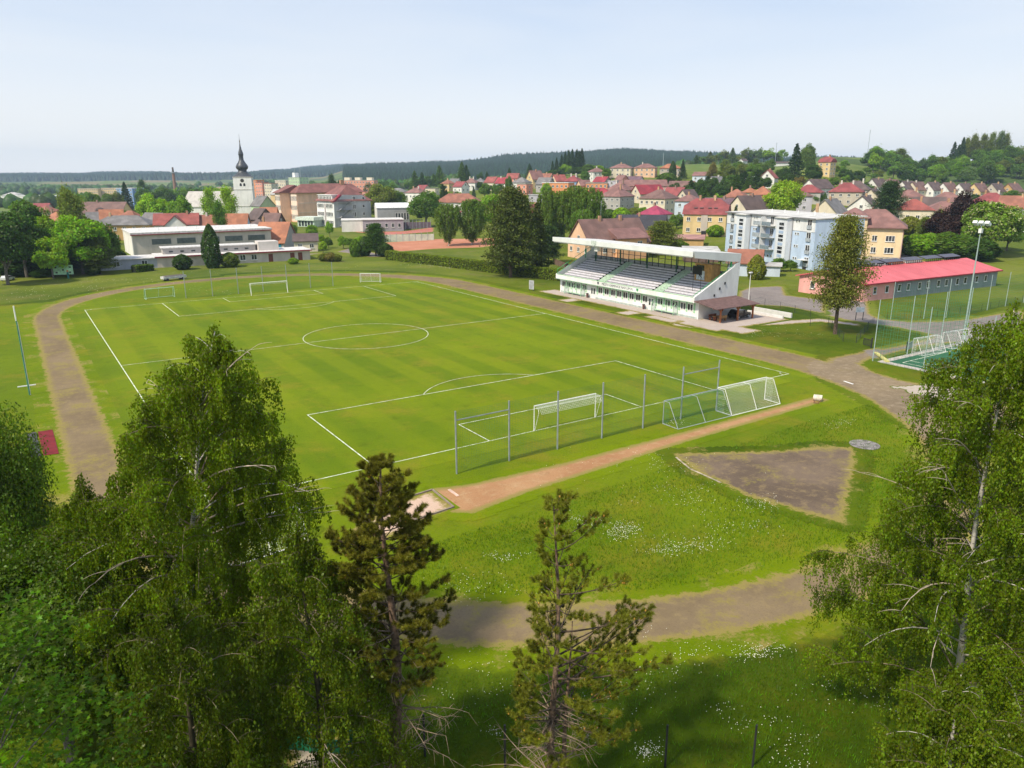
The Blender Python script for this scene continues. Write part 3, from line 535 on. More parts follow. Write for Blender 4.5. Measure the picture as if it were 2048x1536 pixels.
def needles(shoots, rng, per=60, ln=.14, w=.0078):
    P0 = np.array([s[0] for s in shoots]); D = np.array([s[1] for s in shoots]); L = np.array([s[2] for s in shoots]); D /= np.linalg.norm(D, axis=1)[:,None]; n = len(P0)
    idx = np.repeat(np.arange(n), per); s = rng.uniform(0,1,n*per); base = P0[idx]+D[idx]*(L[idx]*s)[:,None]; rn = rng.normal(size=(n*per,3)); rn -= D[idx]*(rn*D[idx]).sum(1)[:,None]; rn /= np.linalg.norm(rn, axis=1)[:,None]+1e-9
    d = D[idx]*.55+rn*.85; d /= np.linalg.norm(d, axis=1)[:,None]; side = np.cross(d, rng.normal(size=(n*per,3))); side /= np.linalg.norm(side, axis=1)[:,None]+1e-9
    l = (ln*rng.uniform(.7,1.2,n*per))[:,None]; V = np.stack([base-side*w, base+side*w, base+d*l], 1).reshape(-1,3); return V, np.arange(3*n*per).reshape(-1,3)
def near_pine(label, x, y, H, prof, dens, seed, zdead, dead_n, cone=.25, per=60, twin=None, side=None):
    rng = np.random.default_rng(seed); rd = random.Random(seed); root = thing('pine_tree', label, 'tree', (x, y, 0)); tm = MB(); dm = MB(); sh = []
    def tp(z): return np.array([.10*math.sin(z*.6+seed), .10*math.cos(z*.5), z])
    def trunk(H_, off, r0): zs = np.linspace(-.3, H_, 14); tm.tube([tp(z)+np.array(off) for z in zs], [max(.02, r0*(1-.9*max(0,z)/H_)) for z in zs], 9)
    trunk(H, (0,0,0), dens['r'])
    if twin: trunk(twin[0], twin[1], dens['r']*.7)
    def shoot(p, d): sh.append((p, d, rd.uniform(.16,.30)))
    z = H-.15; k = 0; shoot(tp(H-.1), np.array([0,0,1.]))
    while z > zdead:
        R = float(np.interp(z, [p[0] for p in prof], [p[1] for p in prof])); nb = rd.choice((4,5,6)) if rd.random() < dens['whorl']*(1 if z > dens.get('zd', 0) else .3) else 2
        for b in range(nb):
            a = b*6.283/nb+k*.9+rd.uniform(-.3,.3); L = R*rd.uniform(.65,1.1)
            if side: L *= 1+side[1]*math.cos(a-side[0])
            if L < .12: continue
            up = .55 if z > H-2.5 else .25; p0 = tp(z); n = 6; P_ = [p0+np.array([math.cos(a)*L*s, math.sin(a)*L*s, L*(up*s*s+.12*s)]) for s in np.linspace(0,1,n)]
            tm.tube(P_, [.006+.011*L*(1-s)+.003 for s in np.linspace(0,1,n)], 5, 1, cap=False)
            nsub = max(2, int(L/dens['sub'])+1)
            for j in range(nsub):
                q = 1-(j/nsub)*dens['depth']; q = max(.15, q-rd.uniform(0,.08)); i = min(n-2, int(q*(n-1))); f = q*(n-1)-i; c = P_[i]*(1-f)+P_[i+1]*f
                for sgn in (-1,1):
                    aa = a+sgn*rd.uniform(.3,1.0); l2 = rd.uniform(.2,.45)*min(1, .4+L*.3)*(1.35-q*.5); e = c+np.array([math.cos(aa)*l2, math.sin(aa)*l2, l2*rd.uniform(.1,.5)])
                    tm.tube([c, e], [.007,.005], 3, 1, cap=False); 
                    for _ in range(rd.choice(dens['tuft'])): g = rd.uniform(.4,1.); shoot(c*(1-g)+e*g, np.array([math.cos(aa)*.8+rd.uniform(-.5,.5), math.sin(aa)*.8+rd.uniform(-.5,.5), rd.uniform(.5,1.3)]))
            shoot(P_[-1], np.array([math.cos(a), math.sin(a), .9]))
        z -= dens['gap']*rd.uniform(.75,1.2); k += 1
    for i in range(dead_n):
        z = rd.uniform(.3, zdead+2.5); a = rd.uniform(0,6.28); L = rd.uniform(.8, 3.0)*(1 if z < zdead else .55); c = tp(z); kk = rd.uniform(-.35,.35); dn = rd.uniform(-.15,.45)
        P_ = [c+np.array([math.cos(a+kk*s)*L*s, math.sin(a+kk*s)*L*s, L*(.25*s-dn*s*s*1.2)]) for s in np.linspace(0,1,7)]; dm.tube(P_, [.03,.026,.022,.018,.013,.009,.004], 5, cap=False)
        for j in range(int(L*3.2)):
            q = rd.randrange(2,7); b = P_[q]; aa = a+rd.choice((-1,1))*rd.uniform(.3,1.3); l = rd.uniform(.2,.8); dm.tube([b, b+np.array([math.cos(aa)*l*.5, math.sin(aa)*l*.5, rd.uniform(-.12,.12)]), b+np.array([math.cos(aa)*l, math.sin(aa)*l, rd.uniform(-.45,.2)])], [.008,.006,.003], 3, cap=False)
    tm.build('trunk', [plain('pine_bark', (.19,.125,.085), .95, .28, 7, bmp=.7), plain('pine_limb', (.085,.062,.042), .95, .25, 6)], root, True); dm.build('dead_branch', plain('dead_wood', (.24,.18,.13), .9, .25, 4), root, True)
    V, F = needles(sh, rng, per); c = link('crown', npmesh('crown', V, F, NEEDLE), root); c.color = (*dens['col'], 1)
    cm = MB()
    for p, d, l in sh:
        if rd.random() < cone: q = p+np.array([rd.uniform(-.05,.05), rd.uniform(-.05,.05), .02]); cm.sphere(q, rd.uniform(.018,.032), 5, 4, 1.5)
    tag(cm.build('cone', plain('orange_pollen_cone', (.50,.27,.05), .8, .25, 20), root), kind='stuff'); return root
def maple(label, x, y, H, R, seed, ncl, col, per=26, size=.10, zlo=.35):
    r = np.random.default_rng(seed); root = thing('maple_tree', label, 'tree', (x, y, 0)); tm = MB().tube([(0,0,-.3),(.1,0,H*.4),(0,.1,H*.8)], [.3,.22,.08], 8); C = []
    for i in range(ncl):
        a = r.uniform(0,6.283); u = r.uniform(0,1); z = H*(zlo+(1-zlo)*u); rr_ = R*math.sqrt(max(.02, 1-((z/H-zlo-.2)/(1-zlo-.2))**2 if z/H > zlo+.2 else .8+.2*u))*r.uniform(.55,1.03)
        c = np.array([math.cos(a)*rr_, math.sin(a)*rr_, z]); q = r.normal(size=(per,3))*np.array([.40,.40,.05]); q[:,2] -= (q[:,0]**2+q[:,1]**2)*.55; C.append(c+q)
        if i % 4 == 0: tm.tube([(0,0,z*.75), (c[0]*.5,c[1]*.5,z*.9), tuple(c)], [.03,.018,.006], 4, cap=False)
    C = np.concatenate(C); n = len(C); N, a, b = frames(r, n, np.tile([0,0,1.],(n,1)), .62); s = (size*r.uniform(.7,1.25,n))[:,None]
    ang = np.radians([90,64,38,12,-30,-90,210,168,142,116]); rad = [1,.42,.92,.40,.72,.22,.72,.40,.92,.42]
    V = np.concatenate([(C-N*s*.12)[:,None]]+[(C+(a*math.cos(t)+b*math.sin(t))*s*q)[:,None] for t, q in zip(ang, rad)], 1).reshape(-1,3)
    k = np.arange(n)[:,None]*11; F = np.concatenate([np.concatenate([k, k+1+i, k+1+(i+1)%10], 1) for i in range(10)], 0)
    tm.build('trunk', GREYBARK, root, True); c = link('crown', npmesh('crown', V, F, LEAF), root); c.color = (*col, 1); return root
# ---------------------------------------------------------------- near trees
DB = (.104,.138,.005)
AL_ = math.atan2(*(-R0*.85-FH*.5)[[1,0]]); AR_ = math.atan2(*(R0*.9-FH*.4)[[1,0]])
PB = [(0,4.0),(3,5.6),(7.5,5.4),(9.5,4.9),(11.2,4.3),(12.9,3.4),(14.2,2.7),(15.3,2.2),(16.2,1.7),(17.0,1.2),(17.8,.6)]
p10 = A(378, 1000, 27); pt_ = A(438, 640, 27); ln_ = (pt_-p10)[:2]/.67; bs_ = pt_[:2]-ln_
near_birch('birch_tree', 'tall weeping birch left of centre, its crown standing in front of the pitch', bs_[0], bs_[1], 17.6, PB, 3, DB, 66, lean=tuple(ln_), bare=3, twin=True, bl=((9.2,AR_,5.6,.75),(8.6,AR_+.2,5.6,.6),(14.5,AR_,2.6,1.3)))
q = A(2045, 600, 27)
near_birch('birch_tree', 'huge weeping birch with white branches filling the right edge', q[0], q[1], 18.4, [(0,4.4),(3,6.0),(5.5,5.8),(7.5,4.6),(9.5,3.9),(11.5,3.5),(13.5,3.1),(15.5,2.4),(17.2,1.5),(18.5,.5)], 8, (.108,.145,.007), 72, lean=(-.3,.2), bare=4, twin=True, bl=((9.0,AL_,5.2,1.15),(8.2,AL_+.25,5.0,.8),(6.6,AL_-.1,5.6,.55),(11.5,AL_,4.6,.9),(5.2,AL_+.1,5.6,.5),(13.2,AL_,3.6,.9)))
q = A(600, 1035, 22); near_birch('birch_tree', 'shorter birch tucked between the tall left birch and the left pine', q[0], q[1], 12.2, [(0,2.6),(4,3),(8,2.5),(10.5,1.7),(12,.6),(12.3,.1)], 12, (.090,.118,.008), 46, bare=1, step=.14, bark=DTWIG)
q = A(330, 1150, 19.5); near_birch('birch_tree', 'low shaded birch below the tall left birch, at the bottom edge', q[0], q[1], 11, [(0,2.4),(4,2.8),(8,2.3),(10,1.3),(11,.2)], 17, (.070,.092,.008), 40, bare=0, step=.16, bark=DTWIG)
q = A(1935, 1330, 19.5); near_birch('birch_tree', 'smaller birch in the lower right corner below the huge birch', q[0], q[1], 8.2, [(0,2.2),(4,2.6),(6.5,1.8),(8,.5),(8.3,.1)], 21, (.108,.14,.010), 40, bare=2, step=.13)
q = A(470, 1385, 18); near_birch('birch_tree', 'young light green birch at the bottom edge between the maple and the green gate', q[0], q[1], 7.0, [(0,1.8),(3,2.0),(5,1.5),(6.8,.4),(7,.1)], 25, (.10,.13,.010), 34, bare=1, step=.13, bark=DTWIG)
near_pine('dense dark pine with bare lower trunk, the left of the two near pines', -.08, -32.0, 13.6, [(5,1.9),(7,2.1),(9.3,1.8),(10.5,1.55),(11.5,1.2),(12.6,.85),(13.2,.45),(13.6,.15)], {'zd': 9.7, 'r': .27, 'whorl': .95, 'sub': .30, 'depth': .8, 'tuft': (1,2,3), 'gap': .31, 'col': (.110,.098,.016)}, 4, 4.9, 60, .16, per=125)
near_pine('thin open pine with two trunks and tangled dead twigs, right of the dense dark pine', 4.72, -35.2, 12.1, [(1.5,2.2),(3,2.7),(5,2.7),(7,2.3),(8.6,1.7),(9.4,.9),(10.5,1.15),(11.5,.75),(12.2,.15)], {'r': .17, 'whorl': .78, 'sub': .40, 'depth': .55, 'tuft': (1,1,2), 'gap': .50, 'col': (.125,.125,.018)}, 9, 1.8, 90, .34, per=115, twin=(7.6, (.55,-.1,0)), side=(-.6,.55))
maple('tall maple with large bright leaves at the bottom left', -11.9, -38.0, 16.6, 3.8, 6, 330, (.066,.120,.0), per=62, size=.088, zlo=.15)
q = A(-70, 775, 33); bl = tree_at('nb', q[0], q[1], 13.8, 6.8, 'dark broadleaf tree cut by the left edge, above the maple', (.06,.10,.006), z=0, var=0)
q = A(40, 985, 25); tree_at('nb', q[0], q[1], 11.3, 8, 'dark leafy tree at the left edge between the maple and the tree above it', (.05,.085,.004), z=0, var=1)
q = A(175, 1010, 27); near_birch('birch_tree', 'slim birch left of the tall birch, overlapping the end of the track', q[0], q[1], 11.6, [(0,2.6),(5,3.0),(8,2.6),(10,1.7),(11.4,.5),(11.6,.1)], 31, (.085,.11,.009), 44, bare=0, step=.14, bark=DTWIG)
# fence posts of the boundary below
mb = MB().tube([(0,0,-.2),(0,0,2.0)], .045, 6); pm = mb.mesh('fence_post', DARKM)
for k, (p, l) in enumerate(((G(850,1512), 'black boundary post just right of the dense pine trunk'), (G(1010,1534), 'black boundary post at the bottom edge left of the thin pine'), (G(1330,1534), 'black boundary post at the bottom edge right of the thin pine'), (G(1505,1534), 'black boundary post at the bottom edge in the daisies, rightmost of the row'), (G(215,1440), 'black boundary post under the shade of the bottom left maple'))):
    tag(link('fence_post', pm, None, (p[0],p[1],0)), l, 'post', 'black boundary fence posts at the bottom')
a, b = G(562,1500), G(705,1512); d = np.array(b-a); ang = math.atan2(d[1], d[0]); Lg = float(np.hypot(d[0], d[1]))
rt = thing('metal_gate', 'dark green metal gate with solid lower panels in the shade at the bottom', 'gate', (a[0],a[1],0), ang); GG = plain('green_gate_paint', (.01,.13,.06), .45, .15, 3)
mb = MB(); mb.box(0,Lg,-.03,.03,1.12,1.2); mb.box(0,Lg,-.03,.03,.62,.70)
for s in (0,.42,1.): mb.box(Lg*s-.06,Lg*s+.06,-.05,.05,0,1.25)
mb.build('gate_frame', GG, rt); MB().box(.1,Lg*.42-.1,-.015,.015,.08,.6).build('gate_panel', GG, rt); MB().box(Lg*.42+.1,Lg-.1,-.015,.015,.08,.6).build('gate_panel', GG, rt)
for (u1, v1, u2, v2) in ((595,1440,645,1536),(655,1480,720,1512)):
    q = [G(u1,v1+30), G(u2,v1+40), G(u2+10,v2+60), G(u1-20,v2+50)]
gp = [G(575,1470), G(700,1478), G(715,1530), G(660,1560), G(560,1555)]
patch('gravel_path', psdf(gp), pb(gp), .25, .02, pale, .6)
# ---------------------------------------------------------------- daisies and long grass
rng = np.random.default_rng(77)
def flowers():
    cl = [(1010,1118,26,9,70),(1180,1045,40,14,110),(1250,1062,40,14,260),(1300,1100,60,14,130),(1420,1090,70,16,160),(1350,1010,70,20,70),(1520,1010,40,12,130),(1470,1060,70,20,80),(1330,930,50,20,60),(1400,985,60,22,50),
          (1540,1310,50,14,120),(1470,1300,60,14,60),(1350,1290,60,25,50),(1250,1330,120,40,80),(1290,1500,25,22,110),(1500,1430,60,30,50),(1720,1400,80,40,80),(1550,1500,70,30,60),(950,1400,110,60,60),(900,1160,90,25,70),(1100,1180,90,20,30),(990,1475,30,14,25),(1200,1400,200,60,70),(1640,850,60,14,50),(1370,845,22,8,50),(1300,950,200,60,60),
          (420,585,60,8,80),(560,540,200,8,120),(130,590,120,14,160),(860,530,50,5,160),(1560,670,80,14,80),(230,560,120,7,100),(820,522,30,4,60)]
    C = []
    for (cx, cy, sx, sy, n) in cl:
        cc = [(rng.normal()*sx*.55, rng.normal()*sy*.55) for _ in range(max(2, n//14))]
        for _ in range(int(n*1.25)):
            k_ = cc[rng.integers(len(cc))]; p = G(cx+k_[0]+rng.normal()*sx*.34, cy+k_[1]+rng.normal()*sy*.34); C.append((p[0], p[1], .1+rng.uniform(0,.1), 1+np.hypot(p[0]-CX, p[1]-CY)/90))
    C = np.array(C); s = (.0165*C[:,3])[:,None]; C = C[:,:3]; N, a, b = frames(rng, len(C), np.tile([0,0,1.],(len(C),1)), .6)
    V = np.stack([C-a*s, C-b*s, C+a*s, C+b*s], 1).reshape(-1,3); tag(link('daisies', npmesh('daisies', V, np.arange(len(V)).reshape(-1,4), plain('white_petals', (.75,.75,.62), .8, .1, 9))), 'scattered white and yellow daisies in patches of the meadow', 'flowers', kind='stuff')
flowers()
def tufts(name, n, sampler, h, w, col, label):
    P_ = sampler(n); n = len(P_); a = rng.uniform(0,6.283,n); l = rng.normal(size=(n,2))*.35; hh = h*rng.uniform(.5,1.4,n); s = np.stack([np.cos(a), np.sin(a), np.zeros(n)],1)*(w*rng.uniform(.6,1.4,n))[:,None]
    top = P_+np.stack([l[:,0]*hh, l[:,1]*hh, hh],1); V = np.stack([P_-s, P_+s, top],1).reshape(-1,3); o = link(name, npmesh(name, V, np.arange(len(V)).reshape(-1,3), LEAF)); o.color = (*col,1); tag(o, label, 'grass', kind='stuff')
def samp(region):
    def f(n):
        x0,x1,y0,y1 = region; x = rng.uniform(x0,x1,n); y = rng.uniform(y0,y1,n); d = rr(x,y); dens = .5+.5*np.sin(x*.35+np.sin(y*.4)*2)*np.cos(y*.3+x*.11); s1 = psdf(SECT)(x,y)
        near = (d > 42.6) & (y < 0) & (x < 75); mid = (d < 35.6) & (y < -13.2-(x-15)*-.045-1.0) & (s1 < -.6) & (y < -12.5)
        ok = (near | mid) & (rng.uniform(0,1,n) < .25+.75*dens); return np.stack([x[ok], y[ok], np.zeros(ok.sum())],1)
    return f
SECT = sq = pxpoly([(1345,908),(1560,902),(1640,893),(1702,895),(1714,908),(1700,975),(1688,1046),(1600,1025),(1480,987),(1440,965),(1395,945)])
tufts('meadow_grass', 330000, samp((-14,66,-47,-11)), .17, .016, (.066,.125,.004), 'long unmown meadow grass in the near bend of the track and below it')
# ---------------------------------------------------------------- goals, nets, posts
NETW = plain('white_net', (.70,.72,.70), .8, .02); NETG = plain('green_net', (.05,.22,.12), .8, .05)
def netplane(mb, o, ex, ey, nx, ny, r=.006):    # net as strings across a parallelogram
    o, ex, ey = map(lambda q: np.array(q, float), (o, ex, ey))
    for i in range(nx+1): mb.beam(o+ex*i/nx, o+ex*i/nx+ey, r)
    for j in range(ny+1): mb.beam(o+ey*j/ny, o+ey*j/ny+ex, r)
# safety net fences behind both goals
def netfence(label, x0, y, top, bars_, n=7):
    rt = thing('safety_net_fence', label, 'net fence', (x0, y, 0))
    for i in range(n): MB().box(i*5-.05,i*5+.05,-.05,.05,0,5.25).build('post', GALV, rt)
    for i in bars_: MB().box(i*5+.05,i*5+4.95,-.03,.03,4.45,4.53).build('cross_bar', GALV, rt)
    mb = MB(); netplane(mb, (0,.06,.05), (30,0,0), (0,0,5.1), 190, 34, .008); mb.build('net', plain('dark_green_net', (.05,.16,.08), .8), rt); return rt
netfence('tall safety net fence on seven grey posts behind the near goal', 17.6, -5.05, 5.25, (0,5))
netfence('tall safety net fence on grey posts behind the far goal', 17.8, 103, 5.25, ())
def pitchgoal(label, xc, y, s):
    rt = thing('football_goal', label, 'goal', (xc, y, 0), 0 if s > 0 else math.pi); h = 2.44; w2 = 3.66
    MB().tube([(-w2,0,0),(-w2,0,h),(w2,0,h),(w2,0,0)], .06, 8).build('goal_frame', WHITE, rt)
    for x in (-w2, w2): MB().tube([(x,0,h-.25),(x,-.6,h-.1),(x,-.75,h-.45),(x,-.12,.1)], .025, 6).build('net_support', WHITE, rt)
    mb = MB(); netplane(mb, (-w2,-.05,h), (2*w2,0,0), (0,-.8,-.05), 36, 5, .012); netplane(mb, (-w2,-.85,h-.05), (2*w2,0,0), (0,-.35,-.45), 36, 4, .016); mb.build('net', NETW, rt)
pitchgoal('white goal standing on the near goal line in front of the net fence', W_/2-.6, 0, 1); pitchgoal('white goal standing on the far goal line', W_/2, L_, -1)
def portgoal(label, x, y, rz, w, h, d, col, net, top=.9, name='training_goal'):
    rt = thing(name, label, 'goal', (x, y, 0), rz); fr = MB(); fr.tube([(0,0,0),(0,0,h),(w,0,h),(w,0,0)], .05, 7); fr.tube([(0,0,.04),(0,-d,.04),(w,-d,.04),(w,0,.04)], .04, 6)
    for xx in (0, w/2, w): fr.tube([(xx,0,h),(xx,-top,h),(xx,-d,.04)], .03, 6)
    fr.build('goal_frame', col, rt); mb = MB(); nx = int(w/.14); netplane(mb, (0,0,h), (w,0,0), (0,-top,0), nx, 6, .007); netplane(mb, (0,-top,h), (w,0,0), (0,-(d-top),-h), nx, 18, .007)
    for xx in (0, w): netplane(mb, (xx,0,0), (0,-top,0), (0,0,h), 6, 16, .007); netplane(mb, (xx,-top,h), (0,-(d-top)*.9,-h*.9), (0,0,-.001) , 8, 1, .006)
    for xx in (0, w):
        for k in range(1,12): f = k/12; mb.beam((xx,0,h*f), (xx,-top-(d-top)*(1-f),h*f), .007)
    mb.build('net', net, rt)
portgoal('portable goal with green net, left of the pair beside the red runway', 40.1, -5.15, -.01, 7.3, 2.3, 2.0, GALV, NETG, .7)
portgoal('portable goal with white net, right of the pair beside the red runway', 47.5, -5.2, -.01, 7.3, 2.44, 2.0, WHITE, NETW, .9)
portgoal('portable goal with green net left of the far goal', 16.3, 106.2, math.pi+.1, 5.3, 2.0, 1.4, plain('mint_paint', (.5,.68,.58), .6), NETG, .6)
q = G(760, 565); portgoal('small white portable goal by the far right corner of the pitch', q[0], q[1], 2.5, 4.5, 2.0, 1.4, WHITE, NETW, .7)
q = G(645, 1085); portgoal('white framed goal half hidden by birch leaves at the near left corner of the pitch', q[0]-5.9, q[1]+1.5, .12, 5.0, 2.0, 1.6, WHITE, NETW, .7)
# goals on the artificial turf
for (x, y, l) in ((88.2,-3.9,'white small-pitch goal on the edge of the green turf, left one'), (95.5,-4.0,'white small-pitch goal on the edge of the green turf, right one')): portgoal(l, x, y+1.4, -.1, 5, 2.1, 1.5, WHITE, NETW, .5)
TG = plain('pale_green_post', (.33,.42,.40), .5, .05)
tall = [((80.2,-1.9),7.9,'tall thin post at the left corner of the green turf pitch'),((86.7,-2.7),7.9,'second tall post along the top of the green turf pitch'),((93.8,-3.2),7.9,'third tall post along the top of the green turf pitch'),((79.9,-8.5),7.9,'tall post on the near side of the turf pitch kerb'),((100.5,-3.2),7.9,'fourth tall post along the top of the green turf pitch'),((79.9,-15.5),7.9,'tall post behind the big right birch by the turf kerb'),
        ((109.5,12.9),6.2,'leftmost tall post on the lawn in front of the grey hall'),((114.6,10.2),6.4,'second tall post on the lawn in front of the grey hall'),((118.5,8.6),6.5,'third tall post on the lawn in front of the grey hall'),((124.3,8.0),6.2,'fourth tall post on the lawn in front of the grey hall'),((131.9,8.4),6.2,'fifth tall post on the lawn in front of the grey hall'),((139,8.6),6.2,'sixth tall post on the lawn in front of the grey hall'),((146,8.6),6.2,'rightmost tall post on the lawn in front of the grey hall')]
pm = {}
for (p, h, l) in tall:
    if h not in pm: pm[h] = MB().tube([(0,0,-.1),(0,0,h)], [.065,.05], 7).mesh('net_post', TG)
    tag(link('net_post', pm[h], None, (*p, 0)), l, 'post', 'tall posts around the green turf pitch')
def netrun(label, pts, h, net=NETG, cell=.45, r=.014):
    rt = thing('ball_net', label, 'net', (pts[0][0], pts[0][1], 0)); mb = MB(); o = np.array([pts[0][0], pts[0][1], 0])
    for a, b in zip(pts[:-1], pts[1:]): a = np.array([*a,0])-o; b = np.array([*b,0])-o; L = np.linalg.norm(b-a); netplane(mb, a+[0,0,.1], b-a, (0,0,h), max(2,int(L/cell)), int(h/cell), r)
    mb.build('net', net, rt)
netrun('green ball net strung between the tall posts at the corner of the turf pitch', [(79.9,-15.5),(79.9,-8.5),(80.2,-1.9),(86.7,-2.7),(93.8,-3.2),(100.5,-3.2)], 7.5)
netrun('green ball net strung between the posts on the lawn before the grey hall', [(109.5,12.9),(114.6,10.2),(118.5,8.6),(124.3,8.0),(131.9,8.4),(139,8.6),(146,8.6)], 5.4)
def floodlight(label, x, y, h, n=3):
    rt = thing('floodlight_mast', label, 'floodlight', (x, y, 0)); MB().tube([(0,0,-.1),(0,0,h*.5),(0,0,h)], [.13,.10,.06], 9).build('mast', TG, rt); MB().box(-.15,.15,-1.0,1.0,h-.15,h).build('cross_arm', TG, rt)
    for k in range(n):
        yy = -.8+1.6*k/(n-1); mb = MB(); mb.prism([(-.45,h+.05),(.25,h-.35),(.42,h-.05),(-.2,h+.38)], 'y', yy-.28, yy+.28); mb.build('lamp_head', plain('lamp_housing', (.75,.76,.76), .4, .03), rt)
    MB().box(-.25,.25,-.2,.2,h-1.3,h-.7).build('control_box', WHITE, rt)
floodlight('tall floodlight mast with white lamp heads beside the turf pitch', 103.4, -1.6, 16.4)
rt = thing('flag_pole', 'tall leaning green pole with white top beside the left bend of the track', 'pole', (-10, 40.5, 0)); MB().tube([(0,0,0),(0,0,8.2)], [.07,.055], 7).build('pole', plain('dark_green_pole', (.08,.26,.17), .5), rt); MB().tube([(0,0,8.2),(0,0,9.8)], .07, 7).build('pole_top', WHITE, rt); MB().tube([(0.09,0,0),(0.09,0,8.1)], .03, 5).build('pole_stripe', WHITE, rt)
# roller
q = G(1635, 802); rt = thing('grass_roller', 'old white grass roller with handle standing at the end of the red runway', 'roller', (q[0],q[1],0), .5); MB().tube([(0,-.42,.34),(0,.42,.34)], .34, 20).build('drum', plain('cream_drum', (.62,.56,.46), .7, .15, 3), rt, False); mb = MB()
for s in (-.46,.46): mb.beam((0,s,.34), (-1.2,s*.3,.12), .05)
mb.beam((-1.2,-.3,.12), (-1.2,.3,.12), .05); mb.build('handle', plain('rust', (.20,.09,.05), .9), rt)
# gate barriers, sign boards
for (u, v, w2, l) in ((1743,697,1.6,'dark metal gate leaf standing open at the left of the gravel junction'), (1812,705,2.6,'low grey metal gate leaf beside the turf kerb')):
    q = G(u, v); rt = thing('gate_leaf', l, 'gate', (q[0],q[1],0), .25 if w2 > 2 else 1.3); mb = MB(); mb.box(0,.14,-.07,.07,0,1.5); mb.build('gate_post', DARKM, rt); mb = MB(); mb.box(.14,w2,-.03,.03,1.1,1.17); mb.box(.14,w2,-.03,.03,.25,.32)
    mb.box(w2-.06,w2,-.03,.03,.32,1.1)
    for k in range(1, 12): mb.box(.14+k*(w2-.2)/12,.165+k*(w2-.2)/12,-.02,.02,.32,1.1)
    mb.build('gate_bars', GALV if w2 > 2 else DARKM, rt)
mb = MB(); a, b = G(1751,708), G(1775,726); mb.beam((*a[:2],.2), (*b[:2],.2), .45, .18); tag(mb.build('yellow_bench', plain('yellow_paint', (.62,.56,.20), .7, .1, 3)), 'low yellow wooden bench lying at the corner of the turf pitch kerb', 'bench')
q = G(1063, 581); rt = thing('notice_board', 'grey upright notice board on the lawn left of the grandstand', 'sign', (q[0],q[1],0), -1.2); MB().box(-.6,.6,-.05,.05,.25,2.1).build('board', plain('grey_board', (.42,.43,.45), .6, .1, 2), rt); MB().box(-.55,-.45,-.06,.06,0,.25).build('leg', DARKM, rt); MB().box(.45,.55,-.06,.06,0,.25).build('leg', DARKM, rt)
mb = MB(); 
for k in range(6): mb.box(-.42,.42,-.065,-.05,.5+k*.25,.56+k*.25)
mb.build('lettering', plain('dark_letters', (.12,.12,.14), .7), rt)
q = G(1718, 640); rt = thing('info_board', 'small grey information board on posts right of the lone conifer', 'sign', (q[0],q[1],0), -.5); MB().box(-.7,.7,-.04,.04,1.3,2.1).build('board', plain('blue_grey_board', (.30,.36,.42), .6), rt); MB().box(-.65,-.57,-.05,.05,0,1.3).build('leg', DARKM, rt); MB().box(.57,.65,-.05,.05,0,1.3).build('leg', DARKM, rt)
rt = thing('target_board', 'pale green board with small dark openings on the lawn at the left', 'board', (.1,153.3,0), .35-.585); MB().box(-2.1,2.1,-.06,.06,.7,2.9).build('board', plain('pale_green_board', (.42,.68,.42), .7), rt); mb = MB()
for (a, b) in ((-1.5,2.4),(-1.4,1.2),(0,1.8),(1.5,2.4),(1.4,1.2)): MB().box(a-.22,a+.22,-.075,-.06,b-.16,b+.16).build('opening', DARKM, rt)
MB().box(-1.9,-1.8,-.05,.05,0,.7).build('leg', DARKM, rt); MB().box(1.8,1.9,-.05,.05,0,.7).build('leg', DARKM, rt)
q = G(137, 557); rt = thing('climbing_post', 'small dark green play post beside the pale green board', 'play post', (q[0],q[1],0)); MB().tube([(0,0,0),(0,0,1.5)], .2, 8).build('post', plain('teal_paint', (.03,.18,.15), .6), rt); MB().sphere((0,0,1.75), .25, 8, 6).build('post_cap', plain('orange_cap', (.5,.2,.08), .6), rt)
rt = thing('flat_trailer', 'low white slatted trailer frame parked on the grass left of the far net fence', 'trailer', (20.9,133.5,0), .3); MB().box(-2.7,2.7,-.8,.8,.45,1.0).build('trailer_bed', plain('white_grey_boards', (.55,.55,.53), .7, .15, 3), rt)
MB().box(-2.3,2.3,-.65,.65,1.0,1.12).build('load', plain('dark_boards', (.14,.11,.10), .8, .2, 3), rt)
for xx in (-1.8,1.8): MB().tube([(xx,-.85,.3),(xx,.85,.3)], .3, 12).build('wheel', DARKM, rt)
# chain-link boundary fences
def wirefence(label, pts, h=1.3, step=3., post=DARKM, net=None, grp=None):
    o = pts[0]; rt = thing('wire_fence', label, 'fence', (o[0],o[1],0), 0, grp); nm = MB()
    for a, b in zip(pts[:-1], pts[1:]):
        a = np.array([a[0]-o[0],a[1]-o[1]]); b = np.array([b[0]-o[0],b[1]-o[1]]); L = np.linalg.norm(b-a); n = max(1,int(L/step)); netplane(nm, (*a,.05), (*(b-a),0), (0,0,h-.1), max(2,int(L/.3)), int(h/.3), .008)
        for i in range(n): p = a+(b-a)*i/n; MB().tube([(p[0],p[1],0),(p[0],p[1],h)], .035, 5).build('post', post, rt)
    nm.build('wire_mesh', net or plain('dark_wire', (.05,.09,.06), .7), rt)
wirefence('dark wire fence with thin posts behind the pergola along the asphalt yard', [G(*p) for p in ((1500,605),(1560,618),(1620,634),(1658,642))])
wirefence('wire fence enclosing the small lawn right of the lone conifer', [G(*p) for p in ((1620,652),(1656,650),(1686,683),(1712,686),(1735,660),(1748,648))])
wirefence('low wire fence along the lawn in front of the grey hall', [(109.5,13.5),(118,9.8),(131,8.9),(150,9.2),(168,9.5)], 1.2)
wirefence('high mesh fence with grey posts along the school court', [G(*p) for p in ((812,470),(868,468))], 4.5, 3., GALV)
